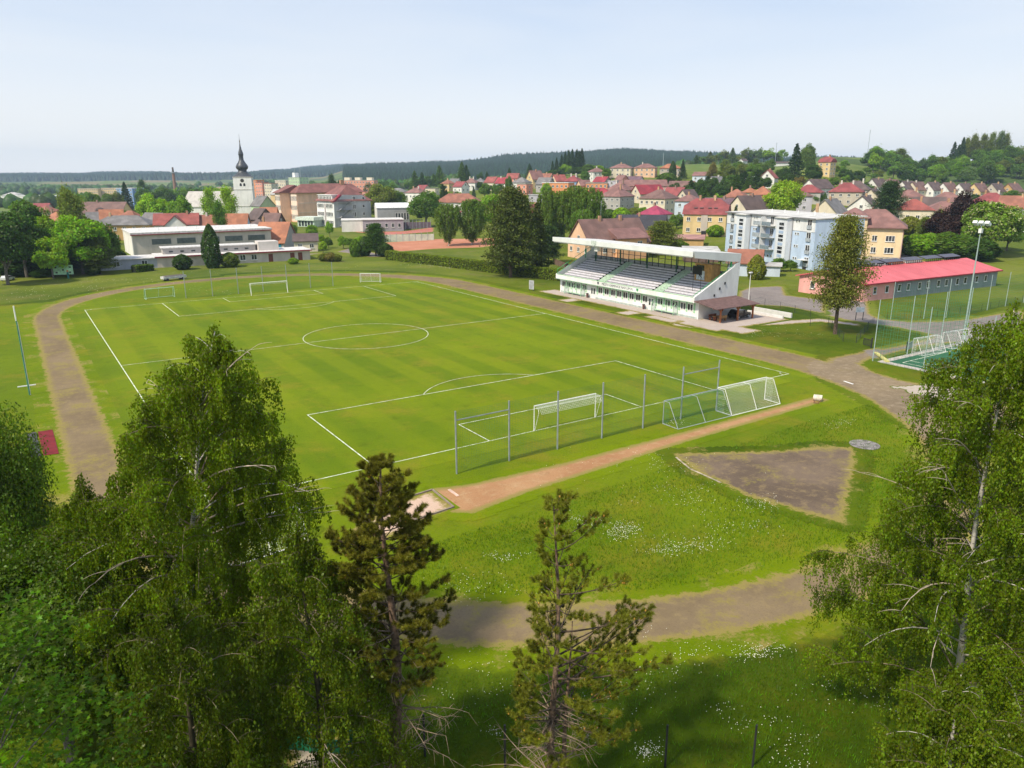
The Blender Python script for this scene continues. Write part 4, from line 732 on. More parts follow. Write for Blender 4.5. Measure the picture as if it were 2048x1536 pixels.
# kerb wall by the pergola
mb = MB(); a = [G(*p) for p in ((1505,622),(1583,636))]; mb.beam((*a[0][:2],.35), (*a[1][:2],.35), .3, .9); mb.beam((95.5,23.2,.2), (95.5,30.5,.2), .3, .5); tag(mb.build('retaining_wall', plain('white_wall', (.66,.65,.63), .8, .05)), 'low white retaining wall running right from the pergola', 'wall')
# ---------------------------------------------------------------- windows and doors
def winmesh(w, h, sash=2, key=None, sill=True, fr=None):
    k = ('win', w, h, sash, sill)
    if k in _mc: return _mc[k]
    mb = MB(); t = .09; mb.box(-w/2,w/2,-.05,.03,0,t); mb.box(-w/2,w/2,-.05,.03,h-t,h); mb.box(-w/2,-w/2+t,-.05,.03,t,h-t); mb.box(w/2-t,w/2,-.05,.03,t,h-t)
    for i in range(1, sash): x = -w/2+w*i/sash; mb.box(x-t*.6,x+t*.6,-.045,.03,t,h-t)
    if sill: mb.box(-w/2-.08,w/2+.08,-.16,.0,-.09,-.005)
    mb.box(-w/2+t,w/2-t,-.015,.02,t,h-t, 1); me = mb.mesh('window', [WHITE, GLASS]); _mc[k] = me; return me
def put(parent, me, name, x, y, z, rz=0.): return link(name, me, parent, (x, y, z), rz)
# ---------------------------------------------------------------- grandstand
SX, SY = 83.4, 31.0
st = thing('grandstand', 'white grandstand with green trim, grey benches and a cantilever roof beside the pitch', 'grandstand', (SX, SY, 0)); SL = 37.0
WW = wallmat((.80,.81,.80)); WSH = plain('white_cladding', (.68,.70,.70), .5, .04, .5)
side = [(0,0),(9.1,0),(9.4,8.9),(8.1,8.5),(7.9,8.15),(-1.15,3.75),(-1.15,2.85),(0,2.8)]
for y in (-.32, SL+.02): MB().prism(side, 'y', y, y+.3).build('side_wall', WW, st)
up_ = [(9.4,8.9),(9.55,10.25),(-1.95,11.25),(-1.55,10.15),(7.6,9.0)]
MB().prism(up_, 'y', -.32, -.02).build('roof_end_panel', WSH, st); MB().prism([(8.6,8.9),(9.4,8.9),(9.55,10.2),(-1.95,11.2),(-1.9,10.3),(7.6,9.3)], 'y', SL+.02, SL+.3).build('roof_end_panel', WSH, st)
MB().prism([(-2,10.2),(-2,11.2),(9.6,10.25),(9.6,10.05),(-1.9,10.95),(-1.9,10.2)], 'y', -.02, SL+.02).build('roof', [plain('roof_sheet', (.62,.62,.60), .6, .08)], st)
MB().box(-2.12,-2.003,-.3,SL+.3,10.36,11.2).build('roof_fascia', WSH, st)
MB().box(0,.25,0,SL,0,2.82).build('front_wall', WW, st); MB().box(-.03,.0,0,SL,0,.35).build('plinth', plain('grey_green_plinth', (.40,.46,.43), .8), st)
MB().box(-1.15,0,0,SL,2.80,2.92).build('balcony_slab', plain('green_edge', (.28,.45,.32), .7), st); MB().box(-1.15,-1.0,0,SL,2.92,3.72).build('balcony_front', WW, st)
MB().box(-1.17,-.98,0,SL,3.72,3.80).build('balcony_rail', GREENP, st)
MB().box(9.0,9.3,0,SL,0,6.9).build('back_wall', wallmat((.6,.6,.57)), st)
steps = MB(); NS = 10
for i in range(NS+1): x = -.9+.75*i; steps.box(x, x+.75, 0, SL, 2.9, 3.02+.33*i)
steps.box(7.35, 9.0, 0, SL, 2.9, 6.32); steps.build('terrace', plain('green_grey_concrete', (.34,.47,.36), .85, .12, 1.5), st)
SEAT = plain('grey_seat_boards', (.60,.58,.63), .6, .08, 2)
for a, b in ((.35,8.2),(10.5,23.4),(25.7,36.7)):
    for i in range(1, NS+1):
        x = -.9+.75*i; z = 3.02+.33*i; mb = MB(); mb.box(x+.02, x+.70, a, b, z+.003, z+.23, 0); mb.box(x-.012, x+.0, a, b, z-.11, z-.0, 1); mb.build('bench_row', [SEAT, plain('painted_seat_shadow', (.13,.13,.14), .8)], st)  # dark strip below each bench paints its shadow line onto the riser
        if a > 1: MB().box(x+.0, x+.6, a-.12, a, z, z+.42).build('bench_end', DARKM, st)
for yc in (24.55, 9.35):
    mb = MB()
    for i in range(22): x = -.9+.375*i; mb.box(x, x+.375, yc-1.05, yc+1.05, 3.0, 3.19+.165*i)
    mb.build('stairs', plain('pale_green_steps', (.42,.54,.43), .8, .15, 3), st)
# back frame and glazing
fr = MB()
for k in range(23): y = .2+k*(SL-.4)/22; fr.box(8.9,9.0,y-.05,y+.05,6.3,10.2)
for z in (6.95, 7.9, 9.0): fr.box(8.905,8.995,.2,SL-.2,z,z+.08)
fr.build('back_frame', DARKM, st)
gm, t_, b_ = nodes('clear_pane'); b_.inputs['Base Color'].default_value = (.6,.72,.66,1); b_.inputs['Alpha'].default_value = .28; b_.inputs['Roughness'].default_value = .1
for y in (.05, SL-.08): MB().prism([(5.3,8.75 if y < 1 else 6.9),(8.8,8.7 if y < 1 else 8.4),(8.8,9.1),(5.3,9.45)] if y < 1 else [(6.2,7.6),(8.9,8.8),(8.9,10.0),(6.2,10.1)], 'y', y, y+.03).build('end_glazing', gm, st)
for y in (3.6, 11, 18.5, 26, 33.4):
    MB().box(5.9,6.1,y-.08,y+.08,5.9,10.45).build('roof_column', plain('dark_green_steel', (.02,.10,.05), .5), st); MB().beam((6,y,10.2), (-1.6,y,10.5), .12, .28).build('roof_beam', plain('green_steel_beam', (.10,.25,.14), .5), st)
mb = MB()
for a, b in (((-1.1,SL-.1,3.9),(7.6,SL-.1,8.15)), ((-1.1,SL-.1,4.7),(7.6,SL-.1,8.95)), ((-1.1,.1,3.95),(7.7,.1,8.2))): mb.beam(a, b, .07)
for s in np.linspace(0,1,7): mb.beam((-1.1+8.7*s,SL-.1,3.8+4.3*s), (-1.1+8.7*s,SL-.1,4.7+4.3*s), .06)
mb.beam((6.2,SL-.05,6.6), (6.2,SL-.05,10.2), .12); mb.beam((7.6,.1,8.1), (7.6,.1,9.3), .25); mb.build('side_railing', plain('bright_green_rail', (.06,.42,.14), .5), st)
mb = MB()
for y0, y1 in ((.3,8.3),(10.5,23.4),(25.7,36.7)): mb.box(7.36,7.42,y0,y1,7.1,7.16); mb.box(7.36,7.42,y0,y1,6.7,6.75); [mb.box(7.36,7.42,y-.03,y+.03,6.32,7.12) for y in np.arange(y0, y1, 1.6)]
mb.build('gangway_railing', DARKM, st)
CAB = plain('varnished_boards', (.50,.28,.09), .6, .12, 2); cb = MB().box(4.7,6.9,1.7,5.4,5.4,8.5).build('commentary_cabin', CAB, st)
MB().box(4.66,4.70,3.3,5.0,7.35,8.25).build('cabin_window', GLASS, cb); pn = MB().box(4.62,4.66,3.1,4.9,5.75,7.3).build('cabin_board', plain('pale_blue_board', (.60,.66,.70), .6), cb)
def text(s, size, parent, loc, rot, mat, name='lettering', ext=.01, align='CENTER'):
    cu = bpy.data.curves.new(name, 'FONT'); cu.body = s; cu.size = size; cu.extrude = ext; cu.align_x = align; cu.align_y = 'CENTER'; cu.resolution_u = 2
    o = bpy.data.objects.new(name, cu); sc.collection.objects.link(o); dg = bpy.context.evaluated_depsgraph_get(); me = bpy.data.meshes.new_from_object(o.evaluated_get(dg)); bpy.data.objects.remove(o)
    me.name = name; me.materials.clear(); me.materials.append(mat); q = link(name, me, parent, loc); q.rotation_euler = rot; return q
RF = (math.pi/2, 0, -math.pi/2)
text('K', 1.3, cb, (4.60,4.0,6.5), RF, plain('black_letters', (.02,.02,.025), .6))
NAVY = plain('grey_lettering', (.10,.11,.13), .6)
text('MĚSTO KAMENICE NAD LIPOU', .62, st, (-1.165,18.6,3.33), RF, NAVY)
for y in (24.0,): MB().prism([(y-.25,3.62),(y+.25,3.62),(y+.25,3.3),(y,3.05),(y-.25,3.3)], 'x', -1.175, -1.152).build('town_shield', NAVY, st)
MB().prism([(13.2-.25,3.62),(13.2+.25,3.62),(13.2+.25,3.3),(13.2,3.05),(13.2-.25,3.3)], 'x', -1.175, -1.152).build('club_shield', plain('green_shield', (.05,.3,.12), .6), st)
MB().prism([(23.7,11.3),(25.1,11.3),(25.1,10.7),(24.4,10.25),(23.7,10.7)], 'x', -2.2, -2.13).build('roof_emblem', plain('pale_grey_emblem', (.50,.56,.52), .6), st)
MB().box(-1.5,-.9,24.1,24.9,9.3,10.1).build('loudspeaker', WHITE, st)
mb = MB().box(1.5,1.6,.9,2.9,7.1,8.5); mb.build('score_screen', plain('black_screen', (.012,.012,.014), .4), st); MB().box(1.53,1.58,1.0,1.06,4.2,7.1).build('screen_post', DARKM, st); MB().box(1.53,1.58,2.7,2.76,4.2,7.1).build('screen_post', DARKM, st)
# front windows, doors, dugouts
for y in [36.0,34.4,32.9,31.4,29.5, 24.6,22.7,20.9,19.2,17.5,15.8,14.1,12.3, 8.5,6.7,5.0,3.1,1.5]: put(st, winmesh(1.25,1.2,2,sill=False), 'window', -.02, y, 1.2, -math.pi/2)
for y in [35.2,33.6,32.2,30.4,28.9,25.5,23.6,21.8,20.0,18.3,16.6,14.9,13.2,9.5,7.6,5.8,4.0,2.3,.6]: MB().box(-.03,.0,y-.17,y+.17,.95,2.8).build('green_pilaster', GREENP, st)
DOORW = plain('white_door', (.70,.72,.70), .5, .04)
for y in (26.7, 10.7): d = MB().box(-.07,.0,y-.75,y+.75,.02,2.25).build('door', DOORW, st); [MB().box(-.09,-.07,y+s-.2,y+s+.2,.9,2.0).build('door_pane', GLASS, d) for s in (-.35,.35)]
for y0, l in ((29.2,'green framed player shelter against the left part of the grandstand front'), (4.3,'green framed player shelter against the right part of the grandstand front')):
    rt = thing('player_shelter', l, 'shelter', (SX-1.15, SY+y0, 0)); mb = MB(); L = 5.2
    for y in (0, L/2, L): mb.beam((0,y,0), (.05,y,1.6), .06); mb.beam((.05,y,1.6), (.7,y,2.2), .06); mb.beam((1.05,y,0), (1.05,y,2.2), .06)
    mb.beam((.7,0,2.2), (.7,L,2.2), .05); mb.beam((.05,0,1.6), (.05,L,1.6), .05); mb.build('shelter_frame', GREENP, rt); MB().box(.45,.9,.1,L-.1,.42,.5).build('bench', plain('pale_green_seat', (.45,.62,.47), .6), rt)
    for y in (.02, L-.02): MB().box(.05,1.0,y-.01,y+.01,.1,1.9).build('side_panel', gm, rt)
for (y, l) in ((SY+27.9,'brown litter bin beside the left white door of the grandstand'), (SY+12.1,'brown litter bin beside the right white door of the grandstand')):
    rt = thing('litter_bin', l, 'bin', (SX-.5, y, 0)); MB().tube([(0,0,.1),(0,0,.85)], [.2,.25], 12).build('bin_body', plain('brown_plastic', (.12,.06,.05), .6), rt); MB().tube([(0,0,.86),(0,0,.92)], .27, 12).build('bin_rim', DARKM, rt)
for k in range(3): MB().box(8.8-2.2*k-.22,8.8-2.2*k+.22,-.36,-.31,4.4-.9*k,4.85-.9*k).build('end_window', DARKM, st) if False else None
for k, (x, z) in enumerate(((5.9,5.55),(4.7,4.75),(3.5,3.7))): MB().box(x-.14,x+.14,-.42,-.325,z-.2,z+.2).build('end_lamp', DARKM, st)
# pergola at the stand's end
pg = thing('pergola', 'open timber pergola with brown shingle roof at the end of the grandstand', 'pergola', (82.8, 25.9, 0)); OR = plain('orange_brown_timber', (.36,.12,.04), .6, .15, 4)
MB().prism([(-.2,2.42),(4.72,3.12),(4.72,3.24),(-.2,2.54)], 'x', -.7, 9.6).build('roof', plain('brown_shingle', (.15,.09,.085), .85, .15, 2), pg)
for x, y in ((1.3,2.0),(5.2,1.8),(9.0,1.9)):
    mb = MB(); mb.box(x-.11,x+.11,y-1.3-.11,y-1.3+.11,0,2.45); mb.beam((x,y-1.3,1.7), (x+.8,y-1.3,2.5), .1); mb.beam((x,y-1.3,1.7), (x-.8,y-1.3,2.5), .1); mb.build('post', OR, pg)
MB().box(-.5,9.4,.62,.78,2.36,2.5).build('roof_beam', OR, pg)
def bench(label, x, y, rz, col=WOODB):
    rt = thing('wooden_bench', label, 'bench', (x,y,0), rz); MB().box(-.9,.9,-.22,.22,.42,.48).build('seat', col, rt); MB().box(-.9,.9,.2,.25,.55,.95).build('backrest', col, rt)
    for s in (-.75,.75): MB().box(s-.04,s+.04,-.2,.25,0,.42).build('leg', col, rt)
bench('brown wooden bench under the left side of the pergola', 85.4, 29.2, .0); bench('second wooden bench beside the first under the pergola', 85.6, 27.6, 3.1, plain('light_wood', (.42,.24,.10), .7, .15, 4))
rt = thing('garden_table', 'light wooden table between the two benches under the pergola', 'table', (85.5,28.4,0)); MB().box(-.9,.9,-.35,.35,.70,.76).build('tabletop', plain('light_wood', (.42,.24,.10), .7, .15, 4), rt)
for a in (-.7,.7): MB().box(a-.05,a+.05,-.3,.3,0,.7).build('leg', WOODB, rt)
# ---------------------------------------------------------------- cars
def car(label, x, y, rz, col, s=1., z=0., name='parked_car'):
    rt = thing(name, label, 'car', (x,y,z), rz); rt.scale = (s,s,s); P_ = plain('car_paint', col, .25, .04, 1, .2, spec=.6)
    prof = [(-2.1,.35),(2.05,.35),(2.15,.62),(1.95,.86),(1.15,.98),(.45,1.42),(-1.25,1.47),(-1.85,1.02),(-2.12,.92)]
    MB().prism(prof, 'y', -.84, .84).build('body', P_, rt); MB().prism([(1.05,.99),(.42,1.38),(-1.2,1.43),(-1.75,1.03)], 'y', -.85, .85).build('side_glass', GLASS, rt)
    MB().add([(1.2,-.7,.97),(1.2,.7,.97),(.47,.62,1.43),(.47,-.62,1.43)], [(0,1,2,3)]).build('windscreen', GLASS, rt)
    for wx in (-1.3,1.3):
        for wy in (-.8,.8): w_ = MB().tube([(wx,wy-.1,.32),(wx,wy+.1,.32)], .32, 14).build('wheel', DARKM, rt); MB().tube([(wx,wy-.115,.32),(wx,wy+.115,.32)], .17, 10).build('rim', GALV, w_)
    for wy in (-.62,.62): MB().box(2.08,2.17,wy-.18,wy+.18,.66,.82).build('headlight', WHITE, rt)
car('black car parked under the pergola', 90.3, 28.0, .1, (.012,.012,.014), 1.); 
for (u, v, c, l) in ((1735,531,(.65,.67,.68),'white car parked in front of the cream corner building'), (1757,529,(.04,.045,.06),'dark blue car parked in front of the cream corner building'), (1791,530,(.26,.10,.06),'rust brown car parked in front of the cream corner building')):
    q = G(u,v); car(l, q[0], q[1], -.75, c)
q = G(16,561); car('small white car on the grass at the far left edge', q[0], q[1], 1.0, (.68,.70,.72), .8)
# ---------------------------------------------------------------- generic houses
RC = {'brown': (.19,.105,.09), 'dbrown': (.125,.085,.08), 'red': (.32,.085,.07), 'crim': (.33,.035,.05), 'orange': (.40,.155,.08), 'terra': (.32,.125,.08), 'maroon': (.27,.06,.06), 'purple': (.15,.085,.11), 'navy': (.035,.035,.05), 'grey': (.20,.19,.19),
      'lgrey': (.50,.49,.47), 'white': (.80,.80,.79), 'magenta': (.36,.04,.10), 'pinkb': (.42,.22,.19), 'rosy': (.25,.125,.11), 'turq': (.45,.62,.62)}
WC = {'white': (.78,.77,.74), 'cream': (.70,.62,.48), 'peach': (.78,.50,.33), 'yellow': (.70,.52,.27), 'ochre': (.56,.36,.15), 'grey': (.42,.40,.38), 'beige': (.52,.46,.38), 'blue': (.22,.36,.60), 'lblue': (.55,.63,.74), 'orange': (.72,.30,.13), 'salmon': (.75,.33,.24),
      'green': (.50,.66,.42), 'pink': (.74,.42,.38), 'maroon': (.30,.03,.06), 'brown': (.16,.10,.08), 'dark': (.08,.06,.055), 'lilac': (.50,.48,.54)}
def walls(w, d, h, rt, rh, down=2.):
    mb = MB(); mb.box(-w/2,w/2,-d/2,d/2,-down,h)
    if rt == 'gable':
        for s in (-1, 1): x = s*w/2; mb.add([(x-s*.2,-d/2,h),(x-s*.2,d/2,h),(x-s*.2,0,h+rh),(x,-d/2,h),(x,d/2,h),(x,0,h+rh)], [(0,1,2),(3,5,4),(0,2,5,3),(1,4,5,2)])
    return mb
def seammat(name, c):                     # standing seam sheet metal, faded in patches
    m, t, b = nodes(name); tcn = t.nodes.new('ShaderNodeTexCoord').outputs['Object']; wv = t.nodes.new('ShaderNodeTexWave'); wv.bands_direction = 'X'; wv.inputs['Scale'].default_value = .52; t.links.new(tcn, wv.inputs['Vector'])
    col = mixn(t, tuple(x*.82 for x in c), tuple(min(1,x*1.08+.02) for x in c), rmp(t, noise(t, .3, 6, .7, None, (1,.4,1)), .3, .7)); col = mixn(t, col, tuple(x*.55 for x in c), rmp(t, wv.outputs['Fac'], .93, 1, 0, .8))
    col = mixn(t, col, (.35,.16,.14), rmp(t, noise(t, 1.6, 6, .75, None, (1,.3,1)), .56, .8, 0, .5)); t.links.new(col, b.inputs['Base Color']); b.inputs['Roughness'].default_value = .55; bump(t, b, wv.outputs['Fac'], .5, .03); return m
def roofmb(w, d, h, rt, rh, ov=.45, th=.22, rl=None):
    mb = MB(); k = rh/(d/2)
    if rt == 'gable':
        e = d/2+ov; z0 = h-ov*k; mb.prism([(-e,z0),(0,h+rh),(e,z0),(e,z0+th),(0,h+rh+th*1.2),(-e,z0+th)], 'x', -w/2-ov, w/2+ov)
    elif rt in ('hip', 'half'):
        rl = max(.3, w-d) if rl is None else rl; x = w/2+ov; y = d/2+ov; r = rl/2 if rt == 'hip' else w/2-.28*d; zr = h+rh; z0 = h-.08
        if rt == 'hip': mb.add([(-x,-y,z0),(x,-y,z0),(x,y,z0),(-x,y,z0),(-r,0,zr),(r,0,zr),(-x,-y,z0+th),(x,-y,z0+th),(x,y,z0+th),(-x,y,z0+th)], [(0,3,2,1),(0,1,7,6),(1,2,8,7),(2,3,9,8),(3,0,6,9),(6,7,5,4),(7,8,5),(8,9,4,5),(9,6,4)])
        else:
            f = .55; yc = y*(1-f); zc = z0+(zr-z0)*f
            mb.add([(-x,-y,z0),(x,-y,z0),(x,y,z0),(-x,y,z0),(-x,-yc,zc),(x,-yc,zc),(x,yc,zc),(-x,yc,zc),(-r,0,zr),(r,0,zr)], [(0,3,2,1),(0,1,5,4),(4,5,9,8),(2,3,7,6),(6,7,8,9),(1,2,6,5),(3,0,4,7),(5,6,9),(7,4,8)])
    elif rt == 'flat': mb.box(-w/2-.25,w/2+.25,-d/2-.25,d/2+.25,h+.003,h+.25)
    elif rt == 'shed': mb.prism([(-d/2-.4,h-.05),(d/2+.4,h+rh),(d/2+.4,h+rh+th),(-d/2-.4,h-.05+th)], 'x', -w/2-.4, w/2+.4)
    return mb
_hr = random.Random(11)
def house(label, px, Y, a, w, d, h, rt, rh, wc, rc, ch=1, rows=None, cols=None, name='house', cat='house', group=None, z=None, win=True, trim=None, xy=None, dz=0):
    x, y = XY(px, Y) if xy is None else xy; zz = (tz(x, y) if z is None else z)+dz; rt_ = thing(name, label, cat, (x, y, zz), -YAW+math.radians(a), group)
    W = wallmat(WC[wc] if isinstance(wc, str) else wc); R = roofmat(RC[rc] if isinstance(rc, str) else rc) if rt != 'flat' else plain('flat_roof', RC[rc], .8, .1)
    walls(w, d, h, rt, rh).build('wall', W, rt_); rf = roofmb(w, d, h, rt, rh).build('roof', R, rt_)
    for k in range(ch):
        cx = (-.25+.5*k)*w*.7 if ch > 1 else _hr.uniform(-.25,.25)*w; s = .35; MB().box(cx-s,cx+s,-s-.4,s-.4,h+rh*.5,h+rh+1.1).build('chimney', plain('chimney_brick', _hr.choice([(.42,.25,.15),(.5,.33,.2),(.3,.2,.16),(.62,.58,.52)]), .9), rf)
    if win:
        rows = rows or max(1, int(h/2.8)); ww, wh = (1.3, 1.35); fh = h/rows; me = winmesh(ww, wh)
        nc = cols or max(1, int(w/3.2)); nd = max(1, int(d/3.8))
        for r in range(rows):
            z0 = fh*r+(fh-wh)*.55
            for c in range(nc): put(rt_, me, 'window', -w/2+w*(c+.5)/nc, -d/2-.04, z0)
            for c in range(nd):
                if a > 5: put(rt_, me, 'window', -w/2-.04, -d/2+d*(c+.5)/nd, z0, -math.pi/2)
                if a < -5: put(rt_, me, 'window', w/2+.04, -d/2+d*(c+.5)/nd, z0, math.pi/2)
        if rt == 'gable' and rh > 3: 
            if a > 5: put(rt_, me, 'window', -w/2-.04, 0, h+.5, -math.pi/2)
            if a < -5: put(rt_, me, 'window', w/2+.04, 0, h+.5, math.pi/2)
    return rt_
# ---------------------------------------------------------------- special buildings
# pink and grey hall with red roof
ha = math.atan2(22.3-25.2, 165.1-131.2); hx, hy = 122.2, 26.0
rt = thing('hall', 'long low hall with bright red roof, salmon front part and grey rear part', 'building', (hx, hy, 0), ha); Lh, Dh, Hh, RHh = 43.5, 14.8, 3.35, 1.7
SAL = wallmat((.86,.43,.39)); GRH = wallmat((.27,.30,.32)); RED = seammat('red_sheet_roof', (.64,.12,.135))
mb = MB(); mb.prism([(0,-1),(Dh,-1),(Dh,Hh),(Dh/2,Hh+RHh-.1),(0,Hh)], 'x', 0, 9.2); mb.build('front_wall', SAL, rt); mb = MB(); mb.prism([(0,-1),(Dh,-1),(Dh,Hh),(Dh/2,Hh+RHh-.1),(0,Hh)], 'x', 9.2, Lh); mb.build('rear_wall', GRH, rt)
e = .6; k = RHh/(Dh/2); rf = MB().prism([(-e,Hh-e*k),(Dh/2,Hh+RHh),(Dh+e,Hh-e*k),(Dh+e,Hh-e*k+.2),(Dh/2,Hh+RHh+.22),(-e,Hh-e*k+.2)], 'x', -.6, Lh+.6).build('roof', RED, rt)
MB().box(-.66,Lh+.66,-e-.12,-e-.003,Hh-e*k-.05,Hh-e*k+.14).build('gutter', plain('dark_red_trim', (.25,.02,.04), .5), rt)
for x0 in (9.5, 16, 22.5, 29, 35.5):
    s = MB(); s.prism([(Dh/2-.5,Hh+RHh+.75),(Dh/2+1.3,Hh+RHh+1.15),(Dh/2+1.3,Hh+RHh+1.23),(Dh/2-.5,Hh+RHh+.83)], 'x', x0-.3, x0+5.4); s.build('solar_panel', plain('dark_panel', (.06,.05,.07), .3), rf)
    s = MB()
    for j in range(8): s.box(x0+j*.72, x0+j*.72+.08, Dh/2-.35, Dh/2-.27, Hh+RHh+.1, Hh+RHh+.8)
    s.build('panel_rack', DARKM, rf)
for x in (3.4, 6.9, 10.6, 13.4, 16.9, 19.6, 23.0, 25.6, 29.3, 32.0, 36.0, 39.2): put(rt, winmesh(1.0,1.35,1), 'window', x, -.05, 1.25)
put(rt, winmesh(1.1,1.5,1), 'window', -.05, 11.4, 1.1, -math.pi/2); MB().box(-.08,-.003,5.4,6.9,0,2.3).build('door', DOORW, rt); MB().box(-.1,-.085,5.7,6.6,.8,2.0).build('door_pane', GLASS, rt)
MB().tube([(9.15,-.1,0),(9.15,-.1,Hh-.1)], .06, 6).build('downpipe', plain('brown_pipe', (.2,.08,.07), .5), rt)
# pale blue apartment block
c0 = np.array([156.2, 60.8]); c1 = np.array([169.3, 100.]); aa = math.atan2(*(c0-c1)[::-1]); La = float(np.linalg.norm(c0-c1))
rt = thing('apartment_block', 'pale blue and white four storey apartment block with grey glass balconies', 'building', (c1[0], c1[1], 0), aa); HA = 12.7; DA = 14.
BL = wallmat((.50,.62,.80)); WB = wallmat((.70,.73,.78)); WB2 = wallmat((.78,.79,.80))
MB().box(0,La,0,DA,-1,9.4).build('wall', BL, rt); MB().box(-.004,La+.004,-.004,DA,9.4,12.5).build('upper_wall', [WB2], rt) if False else MB().box(0,La-.3,-.003,DA,9.4,12.5).build('upper_wall', WB2, rt); MB().box(La-.3,La+.004,-.002,DA,9.4,12.5).build('end_wall_top', BL, rt)
MB().box(0,La,-.05,-.003,9.3,9.42).build('string_course', plain('grey_trim', (.35,.38,.42), .7), rt)
MB().prism([(-.5,12.5),(DA+.4,12.95),(DA+.4,13.2),(-.5,12.75)], 'x', -.3, La+.3).build('roof', plain('grey_white_roof', (.55,.54,.52), .8, .1, .4), rt); MB().box(-.32,La+.32,-.58,-.5,12.45,12.78).build('gutter', plain('dark_gutter', (.22,.22,.23), .5), rt)
for x0 in (8.2, 27.4):
    MB().box(x0,x0+4.6,-1.7,-.003,-1,12.3).build('stair_tower', WB, rt); MB().prism([(-2.1,12.3),(-.5,12.5),(-.5,12.65),(-2.1,12.5)], 'x', x0-.3, x0+4.9).build('tower_roof', plain('grey_white_roof', (.55,.54,.52), .8, .1, .4), rt)
    for j in range(10): MB().box(x0+1.3,x0+3.3,-1.74,-1.703,1.3+j*1.02,2.0+j*1.02).build('stair_window', GLASS if j % 3 != 1 else plain('blue_panel', (.35,.45,.62), .5), rt)
    MB().tube([(x0+4.75,-.15,0),(x0+4.75,-.15,12.3)], .07, 6).build('downpipe', plain('dark_gutter', (.22,.22,.23), .5), rt)
for r in range(4):
    z = .9+r*3.1
    for x in (3.2, 38.9 if La > 40.5 else La-3.2): put(rt, winmesh(1.7,1.9,2,sill=False), 'window', x, -.04, z+.3); MB().box(x-.9,x+.9,-.25,-.2,z-.1,z+.8).build('window_rail', plain('grey_glass_rail', (.36,.40,.44), .4), rt)
    for x in (6.9, 14.6, 26.2, 33.6): put(rt, winmesh(.7,.7,1,sill=False), 'window', x, -.04, z+1.2); put(rt, winmesh(.7,.7,1,sill=False), 'window', x+1.0, -.04, z+1.2) if x > 10 and x != 26.2 else None
    if r:
        for x in (17.8, 22.6): put(rt, winmesh(1.5,2.1,2,sill=False), 'window', x+.4, -.04, z+.1)
        b = MB().box(16.4,20.1,-1.6,-.003,z-.35,z-.2).build('balcony', plain('concrete_slab', (.5,.5,.5), .8), rt); MB().box(16.4,20.1,-1.62,-1.57,z-.2,z+.8).build('balustrade', plain('grey_glass_rail', (.36,.40,.44), .4), b)
        b = MB().box(20.4,24.6,-1.6,-.003,z-.35,z-.2).build('balcony', plain('concrete_slab', (.5,.5,.5), .8), rt); MB().box(20.4,24.6,-1.62,-1.57,z-.2,z+.8).build('balustrade', plain('slate_rail', (.20,.25,.29), .4), b)
    else:
        for x in np.arange(15.8, 25.5, 1.6): put(rt, winmesh(.8,.7,1,sill=False), 'window', float(x), -.04, 1.6)
MB().box(20.15,20.35,-1.7,-.003,0,12.3).build('balcony_partition', WB2, rt)
for r in range(4): put(rt, winmesh(1.3,1.5,2,sill=False), 'window', La+.04, 9.5, 1.7+r*3.1, math.pi/2)
MB().box(La-4.4,La-1.6,-1.4,-.003,2.4,2.55).build('porch_roof', WHITE, rt); MB().box(La-3.7,La-2.3,-.08,-.003,0,2.2).build('entrance_door', DARKM, rt)
for x in (12,18,24,31): MB().tube([(x,7,12.9),(x,7,13.9)], .15, 6).build('roof_vent', WHITE, rt)
# cream corner building with a taller wing
rt = thing('apartment_house', 'cream three storey corner building with brown hipped roof and shade-tinted end wall', 'building', (0,0,0)); q = G(1800, 524); lx = np.array([math.cos(-YAW+math.radians(-27)), math.sin(-YAW+math.radians(-27))]); ly = np.array([-lx[1], lx[0]])
cw, cdp, chh = 15.5, 13.5, 9.0; ctr = q[:2]-lx*cw/2+ly*cdp/2; rt.location = (ctr[0], ctr[1], 0); rt.rotation_euler = (0,0,-YAW+math.radians(-27)); CR = wallmat((.80,.62,.38)); RFB = roofmat(RC['rosy'])
MB().box(-cw/2,cw/2-.25,-cdp/2,cdp/2,1.2,chh).build('wall', CR, rt); MB().box(-cw/2,cw/2,-cdp/2-.06,cdp/2+.06,-1,1.2).build('plinth', plain('grey_plinth', (.42,.38,.32), .9), rt); MB().box(cw/2-.25,cw/2,-cdp/2+.003,cdp/2,1.2,chh).build('end_wall', wallmat((.50,.55,.62)), rt)  # end wall: blue-grey shade of the side turned from the sun, put into its colour
roofmb(cw, cdp, chh, 'hip', 4.8, .8, rl=5).build('roof', RFB, rt); MB().box(-cw/2-1.5,-1.5,-cdp/2-.9,cdp/2-2,-1,11.6).build('taller_wing', CR, rt)
o = roofmb(7.9, 12.4, 11.6, 'hip', 2.6, .5).build('wing_roof', RFB, rt, loc=(-cw/2+2.4,-1.45,0))
for r in range(3):
    for x in ((-6.8,-2.8,.7,4.6) if r < 2 else (-6.8,-2.8)): wing = x < -1.6; put(rt, winmesh(1.3 if x < 4 else 2.3,1.6,2 if x < 4 else 3), 'window', x, -cdp/2-(.94 if wing else .04), 2.2+r*3.2)
for x in (-5,-1,3): MB().box(x-.4,x+.4,-cdp/2-.08,-cdp/2-.063,.3,.8).build('cellar_window', GLASS, rt)
put(rt, winmesh(1.1,1.9,2), 'window', cw/2-1.2, cdp/2+.04, 5, math.pi)
MB().tube([(cw/2-.1,-cdp/2-.12,0),(cw/2-.1,-cdp/2-.12,chh)], .07, 6).build('downpipe', plain('copper_pipe', (.42,.18,.08), .5), rt)
